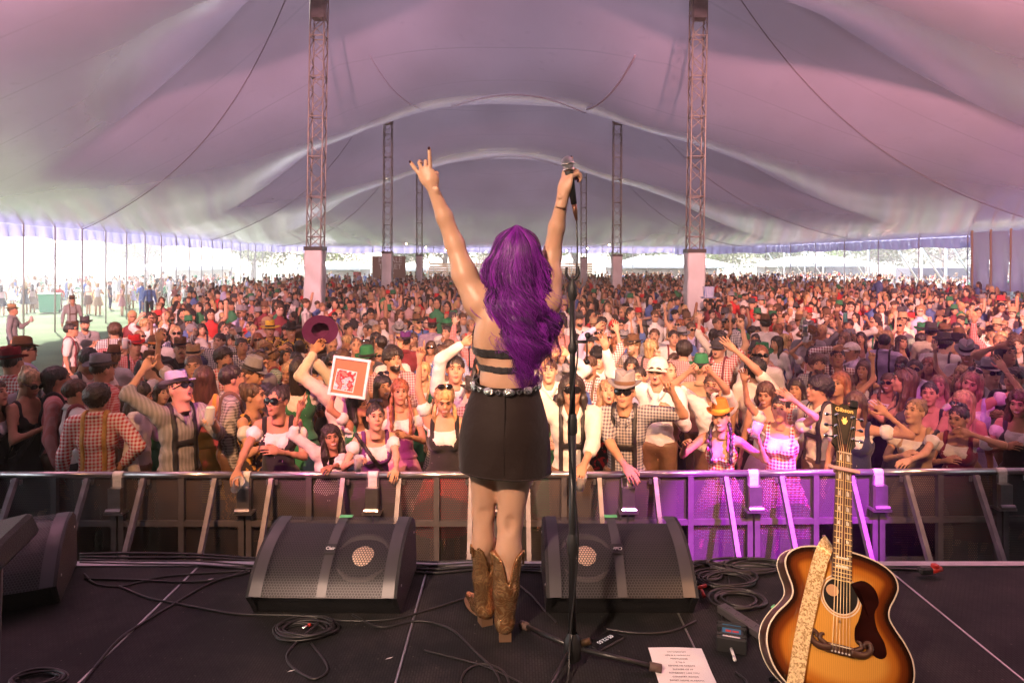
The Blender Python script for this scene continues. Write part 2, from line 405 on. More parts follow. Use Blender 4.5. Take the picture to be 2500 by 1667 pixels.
# little tail lights hang along the far eave
M_bulb = mat('warm_bulb', (1, .8, .5), .4, emit=((1, .75, .4), 14))
M_cable = mat('cable_sheath', (.014, .013, .013), .42, spec=.6)
fl = empty('festoon_lights', (0, 60, 0), 0, 'string of small warm bulbs sagging between the farthest masts', 'string lights')
fp = smoothpath([(-9.5, -5, 4.6), (-5, -3, 3.9), (0, -2, 3.8), (5, -3, 3.95), (10, -5, 4.7)], 60)
mk('cord', [tube(fp, .012, 4) + (0,)], M_cable, fl)
for k in range(3, 58, 5):
    mk('bulb', [sphere(fp[k] - np.array([0, 0, .07]), (.045, .045, .06), 8, 6) + (0,)], M_bulb, fl)

# ---- truss masts ----------------------------------------------------------------
M_wrap = mat('mast_wrap_vinyl', (.52, .51, .51), .45, noise=.08, nscale=3, bump=.5, bscale=2.2, stretch=(1, 1, .5))
def mast(pxt, pxb, Y, w, label, wrap_py):
    xb = (pxb - 1250) / FPX * Y; xt = (pxt - 1250) / FPX * Y
    zt = float(tentz(xb, Y)) + .1; lean = (xt - xb) / 8.0
    m = empty('truss_mast', (xb, Y, 0), 0, label, 'mast', 'truss masts holding up the tent')
    zw = CAMZ - (wrap_py - 640) / FPX * Y; hw = w / 2; z0 = .0
    def at(x, y, z): return (x + lean * z, y, z)
    for (sx, sy) in ((-1, -1), (1, -1), (1, 1), (-1, 1)):
        mk('chord', [cyl(at(sx * hw, sy * hw, z0), at(sx * hw, sy * hw, zt), .022, n=8) + (0,)], M_truss, m)
    br = []
    zz = z0; st = w * .95; k = 0
    while zz + st < zt:
        for (a, b) in (((-1, -1), (1, -1)), ((1, -1), (1, 1)), ((1, 1), (-1, 1)), ((-1, 1), (-1, -1))):
            if k % 2: a, b = b, a
            br.append(beam(at(a[0] * hw, a[1] * hw, zz), at(b[0] * hw, b[1] * hw, zz + st), .022) + (0,))
        if k % 3 == 0:
            for (a, b) in (((-1, -1), (1, -1)), ((1, -1), (1, 1)), ((1, 1), (-1, 1)), ((-1, 1), (-1, -1))):
                br.append(beam(at(a[0] * hw, a[1] * hw, zz), at(b[0] * hw, b[1] * hw, zz), .03) + (0,))
        zz += st; k += 1
    tag(mk('lattice', br, M_truss, m), kind='stuff')
    # padded vinyl wrap round the foot and its dark collar
    def f(u, v):
        a = u * 2 * np.pi; ca, sa = np.cos(a), np.sin(a); rr = (hw + .06) / np.maximum(np.abs(ca), np.abs(sa)) ** .88
        wob = .012 * np.sin(v * 19 + 5 * u) + .01 * np.sin(a * 3 + v * 31)
        return np.stack([ca * (rr + wob) + lean * zw * v, sa * (rr + wob), v * zw], -1)
    mk('wrap', [grid(f, 49, 24) + (0,)], M_wrap, m)
    col = [box(lean * zw, s * (hw + .05), zw + .05, w + .14, .04, .12) + (0,) for s in (-1, 1)] + [box(lean * zw + s * (hw + .05), 0, zw + .05, .04, w + .06, .118) + (0,) for s in (-1, 1)]
    mk('collar', col, M_blackmetal, m, smooth=False)
    # hoist head and hanging rope part-way up
    mk('hoist', [box(lean * zt * .8, -hw * .2, zt * .80, w * .9, w * .9, .9) + (0,)], M_truss, m, smooth=False)
    return m
mast(776, 766, 21, .43, 'tall lattice mast nearest on the left with pale wrapped foot, beside the waving hat', 611)
mast(1702, 1692, 21, .43, 'tall lattice mast nearest on the right with pale wrapped foot, right of the microphone stand', 617)
mast(947, 945, 37, .43, 'middle left lattice mast standing in front of the brown toilet sign', 619)
mast(1507, 1505, 37, .43, 'middle right lattice mast with pale foot between singer and big right mast', 626)
mast(1024, 1024, 54, .42, 'farthest left lattice mast, just left of the singer raised arm', 625)
mast(1425, 1425, 54, .42, 'farthest right lattice mast, just right of the hanging microphone cable', 631)

# ---- perimeter poles -------------------------------------------------------------
M_pole = mat('grey_side_pole', (.42, .40, .40), .5, .3)
def side_pole(x, y, z, dx, name_l):
    o = empty('side_pole', (x, y, 0), 0, name_l, 'pole', 'slim side poles along the tent edge')
    mk('pole', [cyl((0, 0, 0), (0, 0, z), .035, n=8) + (0,)], M_pole, o)
    if dx: mk('guy_strap', [beam((0, 0, z), (dx, 0, .1), .05, .006) + (0,)], M_white, o)
for y in np.arange(20, 70, 2.1):
    e = eave_pt(-1, y); side_pole(e[0], e[1], e[2], -3.0 if int(y) % 2 else 0, 'slim grey pole under the left edge of the tent')
for y in np.arange(34, 70, 4.0):
    e = eave_pt(1, y); side_pole(e[0], e[1], e[2], 3.0, 'slim grey pole with guy strap under the right edge of the tent')
for u in np.linspace(.08, .92, 19):
    e = tent_v(np.array(u), np.array(1.0)); side_pole(e[0], e[1], e[2], 0, 'slim pale pole under the far edge of the tent')
# scaffold braces outside the right edge
for k, (px, Y) in enumerate([(1915, 76), (1965, 76), (2010, 76), (2120, 62), (2250, 52), (2310, 52), (2390, 48)]):
    b = P(px, 640, Y); o = empty('scaffold_brace', (b.x, Y, 0), 0, 'white scaffold upright with a diagonal brace outside the right edge', 'scaffold', 'white scaffold braces beyond the right edge')
    mk('upright', [cyl((0, 0, 0), (0, 0, 6), .09, n=8) + (0,)], M_white, o)
    mk('diagonal', [cyl((-3.2, 0, 6), (0, .15, 1.2), .08, n=8) + (0,)], M_white, o)
# side wall on the right and the painted boards below it
M_wall = tent_mat('side_wall_canvas', (.28, .34, .60), .16)
sw = empty('tent_side_wall', (0, 0, 0), 0, 'blue grey canvas side wall hanging at the right edge of the tent', 'tent wall')
wa = P(2370, 640, 33.5); wb = P(2700, 640, 27)
for k in range(6):
    a = np.array(wa.lerp(wb, k / 6)); b = np.array(wa.lerp(wb, (k + 1) / 6))
    def f(u, v, a=a, b=b, k=k):
        p = a[None, None] + (b - a)[None, None] * u[..., None]; x = p[..., 0] + .06 * np.sin(u * 9 + k * 2) * (1 - v); y = p[..., 1] + .05 * np.sin(v * 8 + u * 5 + k)
        return np.stack([x, y, 1.55 + v * (EAVE - 1.55)], -1)
    mk('wall_panel', [grid(f, 12, 12) + (0,)], M_wall, sw)
    c = a + (b - a) * .0; mk('batten', [box(c[0], c[1] - .1, 3.0, .09, .05, 2.9) + (0,)], mat('ochre_batten', (.26, .19, .12), .6) if k == 0 else bpy.data.materials['ochre_batten'], sw, smooth=False)
bs = empty('painted_bar_front', (0, 0, 0), 0, 'orange and yellow painted boards below the right canvas wall', 'board wall')
for k in range(9):
    a = np.array(P(2395, 640, 31.5).lerp(P(2640, 640, 26), k / 9)); b = np.array(P(2395, 640, 31.5).lerp(P(2640, 640, 26), (k + 1) / 9))
    colr = [(.62, .34, .07), (.62, .38, .10), (.35, .22, .16), (.55, .12, .05), (.60, .30, .06)][k % 5]
    nm = 'board_paint_%s' % 'abcde'[k % 5]
    mm = bpy.data.materials.get(nm) or mat(nm, colr, .6, noise=.2, nscale=2)
    mk('board', [beam((a[0], a[1], .72), (b[0] - .03, b[1], .72), 1.44, .05) + (0,)], mm, bs, smooth=False)

# ---- beyond the tent --------------------------------------------------------------
def tree_parts(seed, h, cr, nleaf):
    r = np.random.default_rng(seed); tr = []
    pts = smoothpath([(0, 0, 0), (.15, .1, h * .25), (-.1, 0, h * .45), (.2, .2, h * .7)], 10)
    tr.append(tube(pts, np.linspace(.34, .12, 10), 8) + (0,))
    cl = []
    for k in range(16):
        a = r.uniform(0, 6.28); rad = cr * r.uniform(.25, .95); c = np.array([math.cos(a) * rad, math.sin(a) * rad, h * r.uniform(.38, .95) - rad * .15]); cl.append((c, cr * r.uniform(.25, .45)))
        st = pts[r.integers(3, 9)]; tr.append(tube(smoothpath([st, (st + c) / 2 + [0, 0, .4], c], 8), np.linspace(.11, .03, 8), 6) + (0,))
    per = nleaf // len(cl); V = []
    for c, rr in cl:
        d = r.normal(size=(per, 3)); d /= np.linalg.norm(d, axis=1)[:, None]; p = c + d * rr * r.uniform(.4, 1.05, (per, 1)) * np.array([1.25, 1.25, .75])
        a = r.normal(size=(per, 3)); a /= np.linalg.norm(a, axis=1)[:, None]; b = np.cross(a, r.normal(size=(per, 3))); b /= np.linalg.norm(b, axis=1)[:, None]
        s = r.uniform(.12, .26, (per, 1)); V.append(np.stack([p - a * s, p - b * s * .6, p + a * s, p + b * s * .6], 1).reshape(-1, 3))
    V = np.concatenate(V); Q = np.arange(len(V)).reshape(-1, 4)
    return tr, (V, Q, 0)
M_bark = mat('bark', (.16, .11, .08), .85, noise=.3, bump=.5, bscale=12)
M_leafs = [mat('leaves_light', (.10, .17, .03), .6, noise=.4, nscale=1.3), mat('leaves_olive', (.13, .16, .035), .6, noise=.4, nscale=1.1)]
TREES = []
for s in range(3):
    tr, lf = tree_parts(40 + s, 9, 5.2, 5200)
    TREES.append((mesh_from('trunk', tr, [M_bark]), mesh_from('crown', [lf], [M_leafs[s % 2]], smooth=False)))
tpos = [(-74, 82), (-60, 96), (-48, 90), (-38, 100), (-27, 92), (-18, 100), (-9, 94), (0, 100), (9, 96), (18, 101), (28, 95), (38, 100), (47, 90), (56, 88), (66, 80), (74, 74)]
for i, (x, y) in enumerate(tpos):
    side = 'beyond the left edge' if x < -30 else ('behind the far end' if x < 30 else 'beyond the scaffold on the right')
    o = empty('tree', (x, y, 0), random.uniform(0, 6), 'spreading green tree standing %s of the tent' % side if x < 30 else 'spreading green tree standing %s' % side, 'tree', 'trees beyond the tent')
    s = random.uniform(1.0, 1.35); o.scale = (s, s, s)
    a, b = TREES[i % 3]; obj('trunk', a, o); obj('crown', b, o)
M_pvc = mat('white_marquee_pvc', (.82, .82, .80), .5)
def marquee(x, y, w, d, h, label):
    h = h * .86; o = empty('marquee', (x, y, 0), 0, label, 'marquee', 'white marquees around the field')
    V = np.array([(-w/2, -d/2, h), (w/2, -d/2, h), (w/2, d/2, h), (-w/2, d/2, h), (-w*.25, 0, h + w * .07), (w*.25, 0, h + w * .07)])
    mk('roof', [(V, [np.array([[0, 1, 5, 4], [2, 3, 4, 5]]), np.array([[1, 2, 5], [3, 0, 4]])], 0)], M_pvc, o, smooth=False)
    mk('pelmet', [box(0, -d/2, h - .2, w, .03, .4) + (0,), box(0, d/2, h - .2, w, .03, .4) + (0,), box(-w/2, 0, h - .2, .03, d - .1, .4) + (0,), box(w/2, 0, h - .2, .03, d - .1, .4) + (0,)], M_pvc, o, smooth=False)
    mk('back_wall', [box(0, d/2 - .1, h / 2, w - .1, .03, h) + (0,)], M_pvc, o, smooth=False)
    for sx in (-1, 1):
        for sy in (-1, 1): mk('leg', [box(sx * (w/2 - .1), sy * (d/2 - .12), h/2 - .05, .09, .09, h - .1) + (0,)], M_alu, o, smooth=False)
marquee(-62, 70, 16, 8, 3.0, 'widest white marquee far left beyond the lawn')
marquee(-40, 84, 9, 6, 2.8, 'white marquee behind the tables on the left of the lawn')
marquee(-22, 84, 8, 6, 2.8, 'white marquee left of the big left mast foot')
marquee(-12, 86, 7, 5, 2.6, 'small white marquee between mast and toilet sign')
marquee(3, 88, 10, 6, 2.8, 'white marquee behind the timber screen in the centre')
marquee(20, 88, 15, 7, 3.0, 'long white marquee beyond the far right of centre')
marquee(38, 86, 12, 7, 3.2, 'white marquee right of the big right mast')
marquee(58, 74, 13, 7, 3.6, 'white marquee near the dark trucks on the right')
M_timber = mat('timber_slats', (.45, .22, .09), .65, noise=.3, nscale=5)
tf = empty('timber_screen', (-8, 76, 0), 0, 'orange brown timber slat screen across the far centre of the crowd', 'fence')
for k in range(7):
    for j in range(9):
        tag(mk('slat', [box(k * 2.6 + .1, 0, .5 + j * .27, 2.5, .05, .20) + (0,)], M_timber, tf, smooth=False) if (k, j) == (0, 0) else obj('slat', bpy.data.meshes['slat'], tf, (k * 2.6, 0, j * .27)))
    mk('post', [box(k * 2.6 - 1.18, .08, 1.5, .1, .1, 3.0) + (0,)], M_timber, tf, smooth=False)
def text_mesh(name, body, size, m, parent, loc, rot, ext=.002, align='CENTER', spacing=1.0, bold=0.0):
    cu = bpy.data.curves.new(name, 'FONT'); cu.body = body; cu.size = size; cu.extrude = ext; cu.align_x = align; cu.align_y = 'CENTER'
    cu.space_line = spacing; cu.offset = bold; cu.resolution_u = 3
    t = bpy.data.objects.new(name, cu); COL.objects.link(t); dg = bpy.context.evaluated_depsgraph_get()
    me = bpy.data.meshes.new_from_object(t.evaluated_get(dg)); bpy.data.objects.remove(t)
    me.materials.clear(); me.materials.append(m); o = obj(name, me, parent, loc); o.rotation_euler = rot
    return o
M_brown = mat('brown_sign', (.30, .19, .15), .6)
sg = empty('toilet_sign', tuple(P(950, 652, 60)), 0, 'brown sign with white toilet lettering behind the middle left mast', 'sign')
mk('board', [box(0, 0, 0, 2.9, .06, 1.9) + (0,)], M_brown, sg, smooth=False)
text_mesh('lettering', 'FEMALE\nTOILET\n>>', .62, M_white, sg, (0.1, -.045, .02), (R(90), 0, 0), .005, spacing=.92, bold=.006)
for sx in (-1, 1): mk('post', [box(sx * 1.2, .07, -1.4, .08, .06, 2.8) + (0,)], M_steel, sg, smooth=False)
s2 = empty('red_sign', tuple(P(872, 671, 66)), 0, 'small red sign with white letters in front of the left marquees', 'sign')
mk('board', [box(0, 0, 0, .75, .05, .55) + (0,)], M_red, s2, smooth=False)
text_mesh('lettering', 'MALE\nTOILET', .19, M_white, s2, (0, -.035, 0), (R(90), 0, 0), .003)
mk('post', [box(0, .06, -.8, .06, .05, 1.7) + (0,)], M_steel, s2, smooth=False)
# bins, cones, tables on the lawn
M_bin = mat('green_bin_plastic', (.06, .30, .14), .5); M_cone = mat('orange_cone', (.75, .16, .03), .5); M_yel = mat('yellow_plastic', (.7, .5, .08), .5)
def wheelie(x, y, label):
    o = empty('wheelie_bin', (x, y, 0), 0.2, label, 'bin', 'green wheelie bins on the lawn')
    V, F = box(0, 0, .55, .9, .75, 1.0, b=.03); V[:, :2] *= (.86 + .14 * (V[:, 2:] - .05) / 1.0); mk('body', [(V, F, 0)], M_bin, o, smooth=False)
    mk('lid', [box(0, -.03, 1.08, .96, .84, .07, b=.02) + (0,)], M_bin, o, smooth=False)
    for s in (-1, 1): mk('wheel', [cyl((s * .36, .3, .1), (s * .42, .3, .1), .1, n=14) + (0,)], M_rubber, o)
for px, py, l in ((121, 760, 'green wheelie bin on the lawn at the far left'), (325, 722, 'green wheelie bin beside the dark one, left of centre lawn'), (543, 706, 'small far green wheelie bin on the lawn, right of the striding people')):
    p = PZ(px, py + 4, 0); wheelie(p.x, p.y, l)
for i, px in enumerate((288, 300, 222, 232, 85)):
    p = PZ(px, 738, 0); o = empty('traffic_cone', (p.x, p.y, 0), 0, ['orange cone beside the dark bin', 'orange cone right of its twin beside the bins', 'yellow cone in the middle of the lawn tables', 'yellow cone just right of another yellow cone', 'yellow cone near the left green bin'][i], 'cone', 'cones on the lawn')
    mk('cone_body', [lathe([(.0, .75), (.05, .75), (.17, .04)], 14) + (0,)], M_cone if i < 2 else M_yel, o); mk('base', [box(0, 0, .02, .42, .42, .04) + (0,)], M_cone if i < 2 else M_yel, o, smooth=False)
TB = [mesh_from('table_top', [box(0, 0, .74, 2.4, .9, .04) + (0,)], [M_pvc], False), mesh_from('leg', [box(0, 0, .36, .05, .7, .72) + (0,)], [M_steel], False)]
k = 0
for row in range(4):
    for c in range(5):
        p = PZ(40 + c * 150 + row * 55, 706 + (3 - row) * 9, 0)
        o = empty('trestle_table', (p.x, p.y, 0), 0, 'white topped trestle table among seated people on the far lawn', 'table', 'trestle tables on the far lawn')
        obj('table_top', TB[0], o); obj('leg', TB[1], o, (-1, 0, 0)); obj('leg', TB[1], o, (1, 0, 0))
# dark trucks at right
M_truck = mat('dark_truck_paint', (.10, .10, .13), .4, .2); M_glass = mat('dark_glass', (.03, .03, .04), .08, 0, spec=.8)
def truck(px, Y, w, h, label):
    b = P(px, 640, Y); o = empty('parked_truck', (b.x, Y, 0), 0, label, 'truck')
    mk('box_body', [box(0, 0, .8 + h / 2, w, 2.4, h, b=.05) + (0,)], M_truck, o, smooth=False)
    mk('cab', [box(w / 2 + 1.0, 0, .8 + h * .42, 1.9, 2.3, h * .84, b=.15) + (0,)], M_truck, o, smooth=False)
    mk('window', [box(w / 2 + 1.15, -1.17, 1.1 + h * .55, 1.0, .02, h * .3) + (0,)], M_glass, o, smooth=False)
    mk('chassis', [box(.6, 0, .68, w + 1.4, 2.0, .2) + (0,)], M_blackmetal, o, smooth=False)
    for x in (-w * .35, -w * .1, w / 2 + 1):
        for sy in (-1, 1): mk('wheel', [cyl((x, sy * 1.2, .5), (x, sy * .9, .5), .5, n=20) + (0,)], M_rubber, o)
truck(2035, 84, 2.9, 1.9, 'dark box truck parked beyond the crowd right of centre')
truck(2280, 62, 5.6, 1.6, 'long dark truck parked beyond the crowd at far right')

# ---- crowd barrier -----------------------------------------------------------------
M_perf = perforated('perforated_steel', (.075, .066, .075), .0165, .42, .5, .2)
M_rail = mat('barrier_rail_steel', (.50, .48, .50), .28, .9, noise=.1, nscale=14)
M_brace = mat('barrier_brace_paint', (.20, .18, .195), .5, .2, noise=.2, nscale=12)
M_bar = mat('barrier_frame_steel', (.11, .10, .108), .5, .3, noise=.2, nscale=9)
def barrier_y(x): return 5.56 + .028 * (x - .2) * (1 if x > .2 else -.008) * .9
SECW = 1.035; RAILZ = 1.2; BX0 = -3.2 - SECW * 3
bar_meshes = {}
def BM(key, parts, mats, smooth=False):
    if key not in bar_meshes: bar_meshes[key] = mesh_from(key.split('#')[0], parts, mats, smooth)
    return bar_meshes[key]
pm = mesh_from('mesh_panel', [(np.array([(-.47, 0, .45), (0.0, 0, .45), (0, 0, 1.14), (-.47, 0, 1.14)]), np.array([[0, 1, 2, 3]]), 0)], [M_perf]); planar_uv(pm, lambda c: c[:, [0, 2]])
pm2 = mesh_from('mesh_panel', [(np.array([(-.47, 0, .05), (0.0, 0, .05), (0, 0, .74), (-.47, 0, .74)]), np.array([[0, 1, 2, 3]]), 0)], [M_perf]); planar_uv(pm2, lambda c: c[:, [0, 2]])
names = ['far left end', 'second from the left end', 'left of the black wedge stack', 'in front of the gingham shirted man', 'in front of the shouting man', 'where the woman in big sunglasses leans', 'just left of the singer', 'behind the singer legs', 'in front of the man in lederhosen braces', 'left half of the purple light', 'brightest in the purple light', 'behind the guitar neck', 'right of the purple light', 'second from the right end', 'far right end', 'past the right end', 'last on the right']
for k in range(14):
    xc = BX0 + (k + .5) * SECW; y = barrier_y(xc); ang = math.atan2(barrier_y(xc + .5) - barrier_y(xc - .5), 1)
    o = empty('crowd_barrier', (xc, y, 0), ang, 'steel crowd barrier section with perforated sheet, ' + names[k], 'barrier', 'steel crowd barrier sections')
    h = SECW / 2
    obj('top_rail', BM('top_rail', [cyl((-h + .004, 0, RAILZ - .03), (h - .004, 0, RAILZ - .03), .027, n=14) + (0, True)], [M_rail]), o)
    mp = BM('mid_rail', [box(0, -.012, .78, SECW - .10, .03, .045) + (0,)], [M_bar]); obj('mid_rail', mp, o)
    obj('bottom_rail', mp, o, (0, 0, -.75))
    pmn = BM('post', [box(0, -.005, .585, .045, .05, 1.13) + (0,)], [M_bar])
    for x in (-h + .03, 0, h - .03): obj('post', pmn, o, (x, 0, 0))
    for x, mmm in ((-.02, pm), (.49, pm), (-.02, pm2), (.49, pm2)): obj('mesh_panel', mmm, o, (x, .012, 0.02))
    br = BM('brace', [beam((0, -.035, 1.15), (0, -.62, .06), .045, .035, up=(1, 0, 0)) + (0,)], [M_brace])
    bolt = BM('bolt', [cyl((-.035, -.03, 1.14), (-.035, -.03, 1.10), .012, n=8) + (0,), cyl((.035, -.03, 1.14), (.035, -.03, 1.10), .012, n=8) + (0,)], [M_rail])
    for x in (-h + .22, h - .235): obj('brace', br, o, (x, 0, 0)); obj('bracket', bolt, o, (x, 0, 0))
    obj('foot_plate', BM('foot_plate', [box(0, -.5, .02, SECW - .06, 1.1, .03) + (0,)], [M_bar]), o)
    cl = BM('clamp', [box(0, -.03, .88, .15, .12, .018) + (0,), box(0, -.03, .98, .10, .09, .20) + (0,), cyl((-.06, -.08, .90), (.06, -.08, .90), .02, n=10) + (0,)], [M_rail])
    obj('clamp', cl, o, (-h, 0, 0))
    tp = BM('tape_band', [tube([(-.04, 0, RAILZ - .03), (.04, 0, RAILZ - .03)], .0295, 14) + (0,), box(.0, -.031, RAILZ - .085, .07, .004, .09) + (0,)], [M_tape])
    obj('tape_band', tp, o, (-h, 0, 0))

# ---- stage ---------------------------------------------------------------------------
def deck_mat():
    m = mat('ribbed_rubber_mat', (.016, .018, .019), .7, spec=.22)
    N = m.node_tree.nodes; L = m.node_tree.links; b = N['Principled BSDF']; tc = N.new('ShaderNodeTexCoord')
    mp = N.new('ShaderNodeMapping'); mp.inputs['Scale'].default_value = (1, 1, 1); L.new(tc.outputs['Object'], mp.inputs[0])
    br = N.new('ShaderNodeTexBrick'); br.inputs['Scale'].default_value = 1; br.inputs['Brick Width'].default_value = .030; br.inputs['Row Height'].default_value = .011
    br.inputs['Mortar Size'].default_value = .0022; br.inputs['Color1'].default_value = (1, 1, 1, 1); br.inputs['Color2'].default_value = (.85, .85, .85, 1); br.inputs['Mortar'].default_value = (0, 0, 0, 1)
    rt = N.new('ShaderNodeMapping'); rt.inputs['Rotation'].default_value = (0, 0, R(90)); L.new(tc.outputs['Object'], rt.inputs[0]); L.new(rt.outputs[0], br.inputs['Vector'])
    bp = N.new('ShaderNodeBump'); bp.inputs['Strength'].default_value = .9; bp.inputs['Distance'].default_value = .004; L.new(br.outputs['Color'], bp.inputs['Height']); L.new(bp.outputs[0], b.inputs['Normal'])
    nz = N.new('ShaderNodeTexNoise'); nz.inputs['Scale'].default_value = 3.5; nz.inputs['Detail'].default_value = 8; nz.inputs['Roughness'].default_value = .65; L.new(tc.outputs['Object'], nz.inputs[0])
    mr = N.new('ShaderNodeValToRGB'); mr.color_ramp.elements[0].position = .42; mr.color_ramp.elements[1].position = .72
    mr.color_ramp.elements[0].color = (.012, .014, .015, 1); mr.color_ramp.elements[1].color = (.048, .042, .042, 1); L.new(nz.outputs['Fac'], mr.inputs[0])
    mx = N.new('ShaderNodeMix'); mx.data_type = 'RGBA'; mx.blend_type = 'MULTIPLY'; mx.inputs['Factor'].default_value = .55
    L.new(mr.outputs[0], mx.inputs['A']); L.new(br.outputs['Color'], mx.inputs['B'])
    n2 = N.new('ShaderNodeTexNoise'); n2.inputs['Scale'].default_value = 60; n2.inputs['Detail'].default_value = 2; L.new(tc.outputs['Object'], n2.inputs[0])
    r2 = N.new('ShaderNodeValToRGB'); r2.color_ramp.elements[0].position = .70; r2.color_ramp.elements[1].position = .82; r2.color_ramp.elements[1].color = (.25, .2, .17, 1); r2.color_ramp.elements[0].color = (0, 0, 0, 1); L.new(n2.outputs['Fac'], r2.inputs[0])
    ad = N.new('ShaderNodeMix'); ad.data_type = 'RGBA'; ad.blend_type = 'ADD'; ad.inputs['Factor'].default_value = .6; L.new(mx.outputs['Result'], ad.inputs['A']); L.new(r2.outputs[0], ad.inputs['B']); L.new(ad.outputs['Result'], b.inputs['Base Color'])
    return m
M_deck = deck_mat()
stage = tag(mk('stage', [box(0, -.25, STZ / 2 - .012, 13, 7.5, STZ - .024) + (0,)], M_blackmetal, smooth=False), kind='structure')
SX = [-6.3, -5.1, -3.93, -2.77, -1.60, -.43, .735, 1.90, 3.07, 4.24, 5.4, 6.5]
for a, b in zip(SX[:-1], SX[1:]):
    mk('floor_mat', [box((a + b) / 2, -.27, STZ - .010, b - a - .014, 7.5, .020) + (0,)], M_deck, stage, smooth=False)
    mk('joint_strip', [box(b, -.27, STZ - .0105, .008, 7.5, .022) + (0,)], M_alu, stage, smooth=False)
mk('edge_trim', [box(0, 3.50, STZ - .02, 13, .05, .055) + (0,)], M_alu, stage, smooth=False)
# unseen back cloth added behind the camera to block the sky
M_cloth = mat('black_block_cloth', (.02, .018, .02), .9)
bd = tag(mk('sky_block_cloth', [grid(lambda u, v: np.stack([(u - .5) * 30, -6 + .15 * np.sin(u * 120), v * 9], -1), 240, 3) + (0,)], M_cloth), 'black cloth hung behind the stage', 'curtain')
# lamp bar with fixtures for each lamp
barl = empty('lighting_bar', (0, 0, 0), 0, 'black lamp bar hung over the front of the stage', 'lighting bar')
mk('bar', [cyl((-5, .9, 6.75), (5, .9, 6.75), .04, n=12) + (0,)], M_blackmetal, barl)
for o, c in LAMPS:
    f = empty('stage_lamp', o.location, 0, 'black stage lamp casting %s light over the crowd' % ('purple' if c[2] > .8 else ('pink' if c[1] < .3 else ('warm' if c == WARM else 'soft peach'))), 'stage lamp', 'stage lamps hung above the singer')
    f.rotation_euler = o.rotation_euler
    mk('housing', [lathe([(0, .36), (.09, .34), (.12, .26), (.13, .04), (.13, -.0), (.118, -.0), (.11, .2), (0.0, .3)], 20) + (0,)], M_blackmetal, f)
    mk('yoke', [box(s * .15, 0, .16, .012, .04, .3) + (0,) for s in (-1, 1)] + [box(0, 0, .316, .31, .04, .012) + (0,)], M_blackmetal, f, smooth=False)

